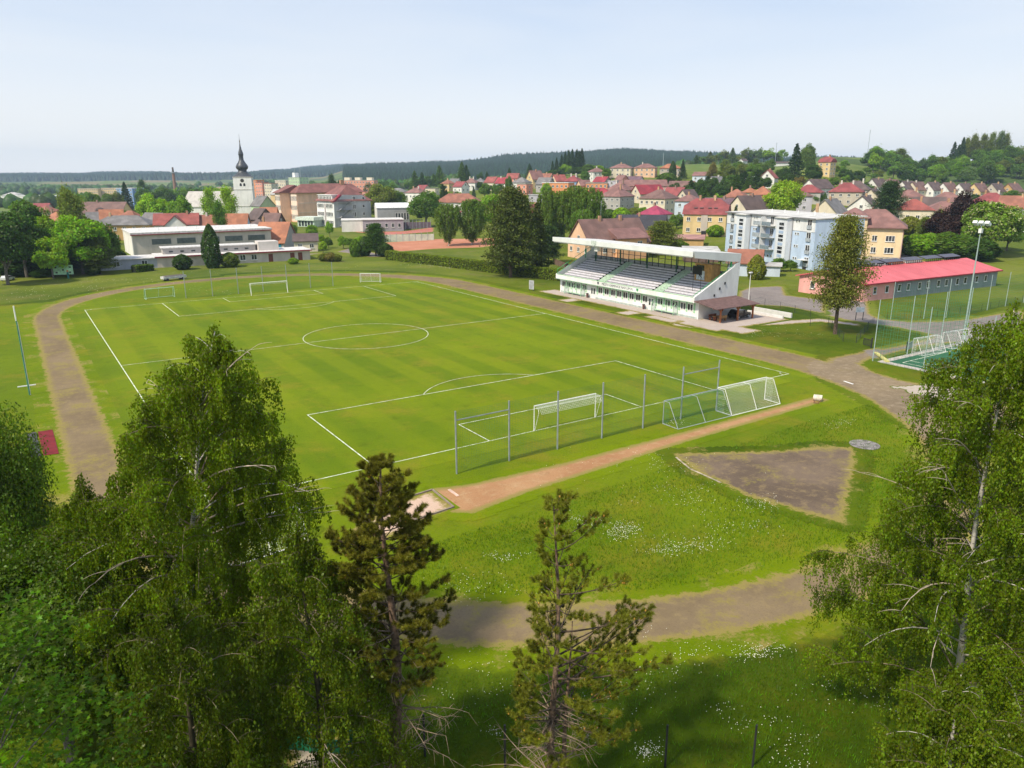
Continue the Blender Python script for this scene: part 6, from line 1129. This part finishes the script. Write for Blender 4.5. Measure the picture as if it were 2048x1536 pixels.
for r_ in HS_:
    l, px, Y, a, w_, d_, h_, kind, rh, wc, rc, ch, ex = r_
    if px > 1590 and 285 < Y < 440: w_ *= 1.22; d_ *= 1.12; rh *= 1.08
    ho = house(l, px, Y, a, w_, d_, h_, kind, rh, wc, rc, ch, **ex)
    if 'right behind the grandstand' in l: mb = MB(); mb.box(-1.5,8,-7.6,-3,-1,5.6); mb.build('dormer_wing', wallmat((.76,.42,.22)), ho); MB().prism([(-8.2,5.5),(-3,5.75),(-1.2,8.6),(-1.2,8.85),(-8.2,5.75)], 'x', -2.2, 8.6).build('dormer_roof', roofmat(RC['rosy']), ho); put(ho, winmesh(1.3,1.2,2), 'window', 1.5, -7.65, 3.6); put(ho, winmesh(1.6,1.6,2), 'window', 5.6, -7.65, 3.2)
    if 'four dormers' in l:
        for k, xx in enumerate((-3.4,-1.4,1.4,3.4)): mb = MB(); mb.box(xx-.45,xx+.45,-3.6,-2.2,8.4,9.3); mb.build('dormer', DARKM, ho); MB().prism([(-4.0,9.2),(-1.9,9.75),(-1.9,9.85),(-4.0,9.3)], 'x', xx-.6, xx+.6).build('dormer_roof', roofmat(RC['dbrown']), ho)
        MB().box(-1.1,1.1,-5.75,-5.503,1.2,7).build('stair_bay', wallmat((.55,.48,.42)), ho); MB().box(-.8,.8,-5.8,-5.755,-.6,1.6).build('entrance_door', DARKM, ho)
    if 'long white house with red roof' in l: mb = MB(); mb.prism([(-3.6,-1),(3.6,-1),(3.6,6),(0,9.2),(-3.6,6)], 'y', -7.5, -4.9); mb.build('front_gable', wallmat(WC['white']), ho); MB().prism([(-4,5.7),(0,9.3),(4,5.7),(4,5.95),(0,9.6),(-4,5.95)], 'y', -7.9, 0).build('gable_roof', roofmat(RC['red']), ho); [put(ho, winmesh(1.1,1.3), 'window', q_, -7.55, 3.6) for q_ in (-1.3,1.3)]
    if 'white roof tower' in l: MB().box(-6,-2.5,-3,3,20.2,25).build('roof_tower', WHITE, ho); [MB().tube([(q_,0,20.2),(q_,0,30)], .18, 5).build('aerial', GALV, ho) for q_ in (-5,2,3.5)]
    if 'cream roof boxes' in l: [MB().box(q_,q_+5,-3,3,14.2,16.6).build('roof_box', wallmat(WC['cream']), ho) for q_ in (-12,-2,9)]
    if 'eyebrow' in l: MB().prism([(-2.2,6.4),(-1.4,7.6),(0,8.1),(1.4,7.6),(2.2,6.4)], 'y', -5.2, -1).build('dormer', roofmat(RC['dbrown']), ho)
    if 'orange tiled roof house' in l: MB().box(-1.5,4,-6.62,-6.503,-.2,2.0).build('mural', plain('teal_mural', (.02,.22,.32), .6, .3, .8), ho)
for k, (px, col) in enumerate([(1757,'white'),(1786,'white'),(1818,'white'),(1838,'cream'),(1869,'white'),(1900,'white'),(1932,'white'),(1962,'yellow'),(1997,'beige'),(2030,'ochre')]):
    nm = ['leftmost','second','third','fourth','fifth','sixth','seventh','eighth, yellow gabled,','ninth','rightmost'][k]
    house(nm+' house of the row of matching brown gables below the wood', px, 500, 30, 11, 9.5, 4.0, 'gable', 4.9, col, 'brown' if k % 2 else 'dbrown', 1, group='row of matching brown gabled houses below the wood')
# distant masts and chimney
x, y = XY(348.5, 700); rt = thing('factory_chimney', 'tall thin brick chimney rising above the town on the left', 'chimney', (x,y,0)); MB().tube([(0,0,0),(0,0,27)], [1.7,1.15], 12).build('shaft', plain('old_brick', (.28,.17,.13), .9), rt); MB().tube([(0,0,27),(0,0,27.8)], 1.9, 12).build('platform', GALV, rt); MB().tube([(0,0,27.8),(0,0,32)], [.9,.7], 10).build('top_stack', plain('dark_brick', (.12,.10,.09), .9), rt)
for (px, Y, h_, l) in ((1326,640,13,'white mast behind the orange roofed hilltop villa'), (1549,820,20,'thin lattice mast on the skyline left of the tall spruce'), (1731,800,28,'thin mast on the skyline at the right')):
    x, y = XY(px, Y); rt = thing('mast', l, 'mast', (x,y,tz(x,y))); MB().tube([(0,0,0),(0,0,h_)], .22, 5).build('pole', GALV, rt); MB().box(-1,1,-.1,.1,h_-1,h_-.8).build('cross_arm', GALV, rt)
x, y = XY(1205, 228); rt = thing('antenna', 'thin antenna mast on the brown roof behind the grandstand', 'antenna', (x,y,6.5)); MB().tube([(0,0,0),(0,0,9.5)], .05, 5).build('pole', GALV, rt)
# hedge, walls and fences
def hedge(label, pts, h, w_, col, n_per=260, name='hedge', sz=.16):
    r = np.random.default_rng(len(label)); o = np.array([pts[0][0], pts[0][1]]); rt = thing(name, label, 'hedge', (o[0], o[1], tz(*o))); C = []; core = MB()
    for a, b in zip(pts[:-1], pts[1:]):
        a = np.array(a[:2])-o; b = np.array(b[:2])-o; d = b-a; L = np.linalg.norm(d); d /= L; nn = np.array([-d[1], d[0]]); n = int(L*n_per*(h+w_)/3); s = r.uniform(0,L,n); f = r.uniform(0,1,n)*(2*h+w_)
        off = np.where(f < h, -w_/2, np.where(f < 2*h, w_/2, f-2*h-w_/2)); zz = np.where(f < h, f, np.where(f < 2*h, f-h, h)); off = off+r.normal(size=n)*.07; zz = zz+r.normal(size=n)*.06+.07*np.sin(s*.9)
        C.append(np.stack([a[0]+d[0]*s+nn[0]*off, a[1]+d[1]*s+nn[1]*off, zz],1)); core.beam((*a,h*.47), (*b,h*.47), w_*.86, h*.9)
    V, F = leafquads(np.concatenate(C), sz, r); c = link('foliage', npmesh('foliage', V, F, LEAF), rt); c.color = (*col,1); core.build('stems', plain('hedge_core', (.02,.03,.01), .95), rt)
hedge('long clipped green hedge between the lawn and the clay court', [G(*p) for p in ((775,519),(900,534),(1000,547),(1125,562))], 2.5, 1.6, (.145,.175,.020), 240)
hedge('yellow green tall hedge behind the white sports hall', [XY(308,262), XY(382,266)], 4.2, 3, (.17,.19,.02), 120)
hedge('low clipped box hedge in front of the left annex', [G(268,545), G(304,541)], 1.6, 2.2, (.08,.12,.015), 300)
mb = MB(); a, b = G(768,484), G(868,482); rt = thing('board_fence', 'pale greenish board wall between the red court and the clay court', 'wall', (a[0],a[1],0)); v = b-a; L = float(np.hypot(v[0],v[1])); rt.rotation_euler = (0,0,math.atan2(v[1],v[0])); MB().box(0,L,-.06,.06,0,2.6).build('boards', plain('pale_boards', (.55,.60,.50), .8, .08, .6), rt)
for k in range(9): MB().box(L*k/8-.06,L*k/8+.06,-.14,-.065,0,3.2).build('post', GALV, rt)
a, b = G(804,459), G(862,458); rt = thing('court_fence', 'dark lilac screen fence with grey posts right of the school annex', 'fence', (a[0],a[1],0)); v = b-a; L = float(np.hypot(v[0],v[1])); rt.rotation_euler = (0,0,math.atan2(v[1],v[0])); MB().box(0,L,-.04,.04,0,3.2).build('screen', plain('lilac_screen', (.16,.12,.15), .8), rt)
for k in range(9): MB().box(L*k/8-.07,L*k/8+.07,-.14,-.045,0,4.4).build('post', GALV, rt)
a, b = G(1106,528), G(1152,545); rt = thing('board_fence', 'weathered brown board fence left of the grandstand', 'fence', (a[0],a[1],0)); v = b-a; L = float(np.hypot(v[0],v[1])); rt.rotation_euler = (0,0,math.atan2(v[1],v[0])); mb = MB(); [mb.box(k*.22,k*.22+.19,-.02,.02,0,1.5+.08*math.sin(k*3)) for k in range(int(L/.22))]; mb.build('boards', plain('weathered_boards', (.17,.11,.08), .9, .25, 3), rt)
q = G(1478,672 if 0 else 600); 
for (u, v, l) in ((1497,601,'short white street lamp on the asphalt yard behind the pergola'),): q = G(u, v); rt = thing('street_lamp', l, 'street lamp', (q[0],q[1],0)); MB().tube([(0,0,0),(0,0,5.2)], [.08,.06], 7).build('pole', WHITE, rt); MB().box(-.35,.35,-.2,.2,5.2,5.4).build('lamp_head', WHITE, rt)
# ---------------------------------------------------------------- middle distance trees: kind, px, Y, height, width, label, colour
TR = [
('br',20,178,18.5,15,'big dark maple at the far left edge of the lawn','dark'),('br',-22,165,17,14,'dark maple cut off by the left edge of the photo','dark'),('br',42,232,18.5,16,'tall dark green maple behind the far left edge maple','mid'),
('br',80,188,15.5,11.5,'fresh green round maple in the left tree group','bright'),('br',138,184,14.8,15,'widest bright green maple of the left tree group','bright'),('br',172,192,13.5,12,'rightmost bright maple of the left group, behind the dark pine','mid'),
('po',138,262,19.5,10,'tall loose birch rising behind the bright maples','olive'),('po',120,275,20.5,5.5,'narrow poplar beside the loose tall birch','olive'),('br',74,176,10.8,8.6,'small lime green tree standing alone on the lawn at the left','lime'),
('pi',173,184,9.2,8.0,'dark bluish pine in front of the left annex','pine'),('br',196,203,8.5,7,'dark bush tree left of the sports hall wall','dark'),('ro',50,178,1.9,4.4,'low green bush beside the lime green tree','mid'),('ro',158,182,2.2,3.4,'low dark bush at the foot of the dark pine','thuja'),
('ro',345,193,3.9,4.8,'round dark clipped bush in front of the annex wall','thuja'),('th',407,196,11.2,4.6,'tall dark columnar thuja in front of the sports hall','thuja'),('ro',443,198,3.9,5.0,'round brownish clipped bush right of the columnar thuja','olive'),('ro',574,205,1.7,3.0,'small clipped dome at the right end of the annex','bright'),
('ro',637,212,2.2,3.2,'dark olive half of the low shrub group beside the park path','olive'),('ro',652,211,2.5,3.6,'low reddish green shrub beside the park path','brown'),('ro',664,211,2.1,3.0,'small rounded shrub at the right end of the low shrub group','olive'),
('br',300,332,17.5,15,'light green round tree left of the church nave','lime'),('br',352,330,16.5,12,'second light green tree in front of the church nave','bright'),('po',413,335,18.5,8.5,'light green tree in front of the nave roof, left one','lime'),('po',452,332,19,9.5,'light green tree in front of the nave roof, nearest the tower','lime'),
('po',432,288,14.5,7,'dark green tree between the red roofs and the blue house','mid'),('br',424,262,8.5,7,'green garden tree behind the annex thuja','mid'),('br',450,262,6.5,7,'light garden bush tree behind the sports hall roof','lime'),('br',474,268,7,6,'garden tree below the pale blue house','bright'),
('co',247,525,22,12,'dark spruce in front of the blue panel block','spruce'),('po',284,650,23,12,'dark slim tree right of the blue panel block','dark'),('br',155,460,15,11,'round tree behind the yellow hall, left one','mid'),('br',178,455,16,13,'round tree behind the yellow hall, middle one','mid'),('br',207,500,16,12,'pale round tree behind the yellow hall, right of the middle one','grey'),('br',226,505,16.5,12,'pale tree beside the dark spruce','olive'),
('br',578,300,5.6,4.2,'small dark round tree on the park lawn, leftmost','mid'),('br',617,286,6.4,5.2,'bushy tree on the park lawn in front of the entrance pavilion','bright'),('th',606,272,3.6,3.4,'brownish thuja beside the small cream house roof','olive'),('br',653,300,6.6,3.8,'slender young tree on the lawn before the white school','bright'),
('br',634,262,4.6,4,'ball shaped tree on the park lawn, leftmost of the balls','bright'),('br',649,252,3.9,3.4,'dark flat ball tree on the park lawn','mid'),('br',679,250,4.5,4.2,'ball shaped tree on the park lawn beside the path bend','bright'),('br',695,248,4.2,3.6,'ball shaped tree between two others on the park lawn','mid'),('br',712,246,4.8,4.6,'ball shaped tree nearest the dark thujas','bright'),('br',637,236,3.9,3.0,'small light bush tree right of the cream house','lime'),
('th',703,224,5.2,3.4,'dark green thuja column beside the park path, left of two','mid'),('th',723,226,5.8,3.6,'dark green thuja column beside the park path, right of two','thuja'),('pi',745,226,9.6,8.0,'dark pine at the left end of the long hedge','dark'),('ro',764,224,4,5,'dark bush under the pine at the hedge end','thuja'),
('br',762,392,20.5,20,'wide olive green oak right of the orange school','olive'),('br',793,400,17,14,'dark oak between the wide oak and the round lime','mid'),('br',850,352,17.2,18,'big round dark green lime tree behind the clay court','mid'),
('bi',895,256,14.2,9.4,'weeping birch beside the clay court, left of two','birch'),('bi',943,259,15.6,11.5,'weeping birch beside the clay court, right of two','birch'),('br',990,302,17.2,14,'light green maple behind the right weeping birch','bright'),('br',965,330,12,9,'green tree between the white building and the light maple','mid'),
('pi',1022,176,20.6,13,'largest dark pine left of the grandstand','pine'),('pi',1040,181,18.4,10,'dark pine just right of the largest one','pine'),('co',1076,184,17.2,9,'dark narrow spruce nearest the grandstand','pine'),('pi',1100,205,10,8,'dark low pine behind the narrow spruce','spruce'),
('br',970,480,12.5,8.4,'round dark tree above the white building','mid'),('br',992,482,9,6.5,'round green tree right of the round dark one','mid'),('br',1018,490,12.5,5.4,'oval green tree on the central hill','mid'),('co',886,452,15.2,8.5,'dark spruce pair left tree above the white building roof','spruce'),('co',893,458,11.5,6.5,'dark spruce pair right tree above the white building roof','spruce'),
('co',948,500,9,4,'small spruce beside the modern white house','spruce'),('br',1094,455,9,8,'green tree between the yellow gables and the orange flats','bright'),
('bi',1098,256,18,8.5,'tall weeping birch left of the group behind the stand','birch'),('bi',1124,262,17.5,9.5,'second tall weeping birch behind the stand','birch'),('bi',1152,250,19.5,10,'tallest weeping birch behind the stand','birch'),('bi',1180,246,19,10.5,'rightmost weeping birch behind the stand','birch'),('br',1165,275,19.5,9,'green broadleaf among the weeping birches','bright'),('bi',1168,240,12.5,8,'lower weeping birch in front of the tallest one','birch'),
('pi',1332,226,9.8,11.5,'wide flat topped pine behind the grandstand roof','olive'),('ro',1364,228,4,7,'green bush right of the flat topped pine','bright'),('ro',1200,330,6,7,'green bush tree left below the grey apartment house','mid'),('ro',1222,334,5.5,8,'green bush tree below the grey apartment house','mid'),('ro',1246,330,6.5,8,'fresh green bush tree right below the grey apartment house','lime'),('ro',1270,338,5.5,8,'olive bush tree before the beige apartment house','olive'),
('th',1195,372,6.2,3.6,'small clipped column beside the grey apartment house','olive'),('th',1204,418,7,2.4,'dark thin column in front of the crimson roofed house','thuja'),('br',1360,300,6,7,'green shrub tree right of the magenta roof','mid'),('ro',1440,262,4,6,'green shrub beside the yellow three storey house','bright'),
('br',1572,302,17.2,17.5,'big bright lime green maple behind the apartment block','lime'),('co',1590,474,23.5,13,'tall dark spruce on the hillside skyline','spruce'),('br',1612,505,22,13,'rounded tall tree beside the tall dark spruce','grey'),('br',1628,462,12.5,12,'dark broadleaf left of the tall yellow house','dark'),('br',1566,462,11,11,'dark green tree left of the tall spruce','dark'),('br',1600,430,9,8,'brownish tree above the bright maple','brown'),
('br',1583,440,9.5,9,'dark green crown just below the tall spruce','dark'),('po',1648,420,8,6,'small grey green tree below the tall yellow house','grey'),('br',1668,440,8,8,'dark green tree between the yellow house and the barn','mid'),('br',1690,505,8.5,9,'dark round tree above the barn','dark'),('co',1702,520,8,6,'small spruce above the barn','dark'),('br',1718,520,11,10,'dark tree at the foot of the field','dark'),
('br',1750,640,18,14,'large dark tree on the skyline above the right roofs','dark'),('pi',1786,292,16.2,12.5,'dark layered cedar among the brown roofs','spruce'),('th',1655,330,8.5,2.6,'dark thin cypress between the brown roofs','thuja'),
('br',1948,232,17.8,12.5,'dark purple copper beech, upper right crown','beech'),('br',1908,226,12.5,13,'dark purple copper beech, lower left crown','beech'),('fl',2006,214,16.6,17.5,'flowering chestnut with cream candles at the right','chest'),
('ro',1850,216,6,8,'bright green bush below the cream corner building','bright'),('ro',1878,214,6.5,9,'bright green bush right of the first bush','bright'),('ro',1915,212,7,11,'wide green bush below the copper beech','mid'),('ro',1950,210,6.5,10,'green bush left of the chestnut trunk','mid'),('ro',1985,206,6,10,'dark bush under the chestnut','dark'),('po',1862,232,9,5,'yellowish slim tree right of the cream corner building','olive'),('ro',1835,262,6,8,'yellow green shrub below the red roofed villa','yellow'),('ro',1868,258,6,7,'yellow green shrub right of the red roofed villa','yellow'),('po',1890,238,11,5.5,'green poplar before the copper beech','olive'),
('th',1530,171,5.6,4.2,'yellow green conical thuja beside the lilac garage','yellow'),('br',1575,186,3.5,5,'small green shrub at the foot of the apartment block','mid'),('br',1600,186,3,4,'low shrub at the apartment block entrance','mid'),
('co',1366,542,13.5,7,'dark green spruce right of the orange roofed villa','spruce'),('th',1346,540,12.5,5.2,'almost black cypress in front of the orange roofed villa','thuja'),('po',1424,505,14,7.5,'reddish brown tree in front of the green field','brown'),('ro',1335,520,7,13,'wide green bush below the orange roofed villa','mid'),('br',1172,540,10,8,'green tree left of the first hilltop villa','mid'),('br',1214,552,9,8,'green tree between the first two hilltop villas','mid'),
('br',1745,420,9,9,'green tree left of the row of brown gables','mid'),('br',1790,540,8,8,'pale green bush above the row of brown gables','bright'),('br',1955,545,9,9,'light bush above the row of brown gables','lime'),('po',1470,300,5,4,'yellow green shrub in front of the purple roof','yellow'),('co',1478,302,7,3.6,'small dark spruce beside the cream gable','thuja'),('br',2030,440,8,12,'green tree behind the gable at the right edge','mid'),('br',2040,225,9,10,'green tree at the right edge behind the chestnut','mid'),('br',1403,440,5,5,'autumn coloured shrub before the purple roof','yellow')]
TR += [('ro',px,Y,h,w,'dark undergrowth bush '+l,c) for px,Y,h,w,l,c in ((8,182,6,12,'at the left edge behind the white car','dark'),(46,190,6,10,'behind the low green bush on the left lawn','dark'),(96,196,7,11,'between the lime green tree and the pale green board','dark'),(132,198,6.5,10,'behind the pale green board','dark'),(160,200,6,9,'left of the dark pine by the annex','thuja'),(196,205,5,8,'at the left end of the sports hall','dark'))]
for t_ in TR: tree(*t_[:6], t_[6])
tree_at('lo', 91.5, 11.0, 17.4, 8.4, 'tall lone conifer with brownish lower twigs right of the grandstand', (.12,.115,.030), z=0, name='conifer_tree'); lone = sc.objects.get('conifer_tree')
ORD = 'leftmost second third fourth fifth sixth seventh eighth ninth tenth eleventh twelfth thirteenth fourteenth fifteenth sixteenth seventeenth eighteenth nineteenth twentieth twenty-first twenty-second twenty-third twenty-fourth'.split()
def hshort(l):
    for k in (' in front', ' behind', ' right of', ' left of', ' among', ' at the', ' on the', ' below', ' with two', ' and ', ','): l = l.split(k)[0]
    return ' '.join(l.split()[:8])
HPOS = [(r_[1], r_[2], hshort(r_[0])) for r_ in HS_ if r_[2] < 700]
_cnt = {}
for h_ in HPOS: _cnt[h_[2]] = _cnt.get(h_[2], 0)+1
HPOS = [h_ for h_ in HPOS if _cnt[h_[2]] == 1 and len(h_[2].split()) <= 7]
CW = {'mid': 'green', 'bright': 'fresh green', 'dark': 'dark green', 'olive': 'olive', 'grey': 'greyish', 'lime': 'lime green'}
_used = set()
def gtrees(group, label, kinds, items, cols, name=None, near=False):
    its = sorted(items); n = len(its)
    for i, (px, Y, h, w_) in enumerate(its):
        col = _tr.choice(cols); l = label
        if near:
            for hx_, hy_, hn in sorted(HPOS, key=lambda q: abs(q[0]-px)/12+abs(q[1]-Y)/60):
                rel = 'in front of' if abs(hx_-px) < 9 and Y < hy_ else 'behind' if abs(hx_-px) < 9 else 'left of' if px < hx_ else 'right of'; l = 'small %s garden tree %s the %s' % (CW[col], rel, hn)
                if l not in _used: break
            _used.add(l)
        elif n <= 24: l = ('leftmost' if i == 0 else 'rightmost' if i == n-1 else ORD[i]+' from the left')+' of the '+label
        tree(_tr.choice(kinds), px, Y, h, w_, l, col, group=group, name=name)
R5 = random.Random(21); U = R5.uniform
gtrees('spruces on the hilltop left of the villas', 'dark spruces standing close together left of the hilltop villas', ['co'], [(px, 700+U(-20,20), h, h*.45) for px, h in ((1106,14),(1114,16),(1124,18),(1131,20),(1138,21),(1145,22),(1154,22),(1164,22),(1159,20))], ['spruce'])
gtrees('green trees under the hilltop spruces', 'rounded green trees below the hilltop spruces', ['br'], [(px, 640+U(-20,20), U(8,11), U(9,13)) for px in range(1100, 1200, 11)], ['mid','dark','bright'])
gtrees('dark trees below the green field', 'dark trees in the belt below the green field', ['br','br','co'], [(1352+i*8.2, U(405,455), U(8,12), U(8,12)) for i in range(23)], ['dark','mid','dark'])
gtrees('pale trees at the edge of the green field', 'pale green trees along the edge of the green field', ['br','po'], [(1440+i*9, U(500,570), U(7,12), U(9,12)) for i in range(12)], ['grey','mid','olive'])
gtrees('trees along the far skyline of the field', 'trees along the far edge of the green field', ['fb','fb','co'], [(1392+i*8.9, U(840,900), U(9,19), U(12,18)) for i in range(20)], ['mid','olive','bright','grey'])
gtrees('small orchard trees on the right slope', 'orchard trees on the slope above the right roofs', ['br','fb'], [(U(1660,1770), U(440,620), U(4.5,8), U(6,9)) for i in range(18)], ['mid','olive','bright','dark'])
W5 = []
for i in range(100):
    px = U(1735, 2110); Y = U(585, 720); W5.append((px, Y, U(12,18), U(12,17)))
gtrees('trees of the wood on the right hillside', 'one of the crowded green trees of the wood above the row of brown gables', ['br','po','fb','br'], W5, ['mid','olive','grey','dark','bright','mid'])
gtrees('tall poplars on the wooded ridge', 'tall airy poplars rising above the wood at the right', ['po'], [(px, 700, h, h*.42) for px, h in ((1925,24),(1942,27),(1958,26),(1975,27),(1992,28),(2003,26),(2062,26),(2080,28))], ['olive','grey'])
gtrees('spruces in the wood', 'dark pointed spruces in front of the tall poplars', ['co'], [(1902,690,25,12),(1918,690,27,12),(1911,685,22,12)], ['spruce'])
gtrees('trees behind the church', 'rounded green trees behind the church and the left roofs', ['fb','br'], [(282+i*9.5, U(540,700), U(15,20), U(13,18)) for i in range(20)], ['mid','dark','bright'])
gtrees('garden trees between the central hill houses', 'small garden trees between the houses of the central hill', ['br','fb'], [(U(815,1085), U(470,640), U(4.5,7.5), U(5,8)) for i in range(24)], ['mid','bright','dark'], name='garden_tree', near=True)
gtrees('garden trees among the right houses', 'small garden trees among the brown roofs on the right', ['br','fb'], [(U(1600,2040), U(325,480), U(3.5,6), U(4,7)) for i in range(22)], ['mid','bright','dark','olive'], name='garden_tree', near=True)
gtrees('garden trees among the middle houses', 'small garden trees among the red roofs in the middle', ['br','fb'], [(U(1190,1500), U(325,500), U(3.5,6), U(4,7)) for i in range(22)], ['mid','bright','olive'], name='garden_tree', near=True)
gtrees('garden trees in the old town', 'small garden trees among the roofs of the old town at the left', ['br','fb'], [(U(0,560), U(300,520), U(5,9), U(6,9)) for i in range(24)], ['mid','bright','dark'], name='garden_tree', near=True)
gtrees('distant town trees', 'distant trees between the panel blocks', ['fb'], [(U(440,820), U(600,900), U(9,15), U(10,16)) for i in range(22)], ['mid','dark','grey'])
gtrees('spruces behind the white school', 'dark spruces behind the white school', ['co','co','po'], [(664,640,24,9),(672,650,18,8),(678,660,18,8),(640,600,12,14),(655,610,10,12)], ['spruce','dark'])
gtrees('trees behind the central hill', 'trees on the far side of the central hill', ['fb','co'], [(px, 730, h, h*.7) for px, h in ((830,19),(845,16),(857,13),(868,13),(880,20),(925,22),(934,19),(962,12),(975,11),(1020,12),(1060,15))], ['mid','dark'])
# ---------------------------------------------------------------- distant forests (one mass each)
rng = np.random.default_rng(5)
def forest(name, label, X, Y, h, w_, col, blob=False, k=5):
    Z = terr(X, Y)-1; n = len(X); a = np.linspace(0, 2*math.pi, k, endpoint=False)[None]+rng.uniform(0,6,n)[:,None]
    if blob: lv = [(.0,.75),(.35,1.),(.72,.72)]
    else: lv = [(.05,1.),(.5,.55)]
    P_ = [np.stack([X[:,None]+np.cos(a)*w_[:,None]*q, Y[:,None]+np.sin(a)*w_[:,None]*q, Z[:,None]+h[:,None]*f+0*a],-1) for f, q in lv]; top = np.stack([X+rng.normal(size=n)*w_*.1, Y, Z+h],-1)[:,None]; V = np.concatenate(P_+[top],1); m = V.shape[1]; F = []
    for l in range(len(lv)-1):
        for i in range(k): j = (i+1)%k; F += [[l*k+i,l*k+j,(l+1)*k+j],[l*k+i,(l+1)*k+j,(l+1)*k+i]]
    for i in range(k): F.append([(len(lv)-1)*k+i,(len(lv)-1)*k+(i+1)%k,m-1])
    F = (np.array(F)[None]+(np.arange(n)*m)[:,None,None]).reshape(-1,3); o = link(name, npmesh(name, V.reshape(-1,3), F, NEEDLE)); o.color = (*col,1); tag(o, label, 'forest', kind='stuff')
def scat(n, u0, u1, Y0, Y1): u = rng.uniform(u0,u1,n); Yv = rng.uniform(Y0**2,Y1**2,n)**.5; return CX+FH[0]*Yv+R0[0]*(u-1024)/1547*Yv, CY+FH[1]*Yv+R0[1]*(u-1024)/1547*Yv
X, Y = scat(62000, 690, 1720, 1500, 2750); forest('conifer_forest', 'dense dark conifer forest covering the far hills', X, Y, rng.uniform(11,21,len(X))+7*rng.uniform(0,1,len(X))**3, rng.uniform(4,7,len(X)), (.013,.030,.022))
X, Y = scat(42000, -300, 760, 2900, 5300); forest('distant_forest', 'bluish distant forest ridge along the left horizon', X, Y, rng.uniform(15,30,len(X)), rng.uniform(7,11,len(X)), (.014,.032,.026))
X, Y = scat(6000, 1400, 2300, 4200, 5200); forest('distant_forest', 'faint distant forest ridge on the right horizon', X, Y, rng.uniform(15,24,len(X)), rng.uniform(11,18,len(X)), (.014,.032,.026))
X, Y = scat(2600, -300, 560, 620, 1900); s = np.sin(X*.012+Y*.004)+np.cos(Y*.017-X*.006) > .35; X, Y = X[s], Y[s]; forest('wooded_plain', 'patches of dark woodland and hedgerows on the plain at the left', X, Y, rng.uniform(8,15,len(X)), rng.uniform(5,9,len(X)), (.035,.065,.022), True, 7)
X, Y = scat(2600, 560, 1500, 950, 1550); s = np.sin(X*.012+Y*.004)+np.cos(Y*.017-X*.006) > .1; X, Y = X[s], Y[s]; forest('wooded_valley', 'mixed woodland in the valley before the dark hills', X, Y, rng.uniform(9,16,len(X)), rng.uniform(5,9,len(X)), (.04,.075,.025), True, 7)
# ---------------------------------------------------------------- haze
m = bpy.data.materials.new('haze'); m.use_nodes = True; t = m.node_tree; t.nodes.remove(t.nodes['Principled BSDF']); v = t.nodes.new('ShaderNodeVolumePrincipled'); v.inputs['Color'].default_value = (.60,.78,1,1); v.inputs['Density'].default_value = .000135; v.inputs['Anisotropy'].default_value = .1
t.links.new(v.outputs[0], t.nodes['Material Output'].inputs['Volume'])
tag(MB().box(-6500,6500,-6500,6500,-60,215).build('haze', m), 'thin pale haze lying over the whole landscape', 'haze', kind='stuff')
print('objects', len(sc.objects))
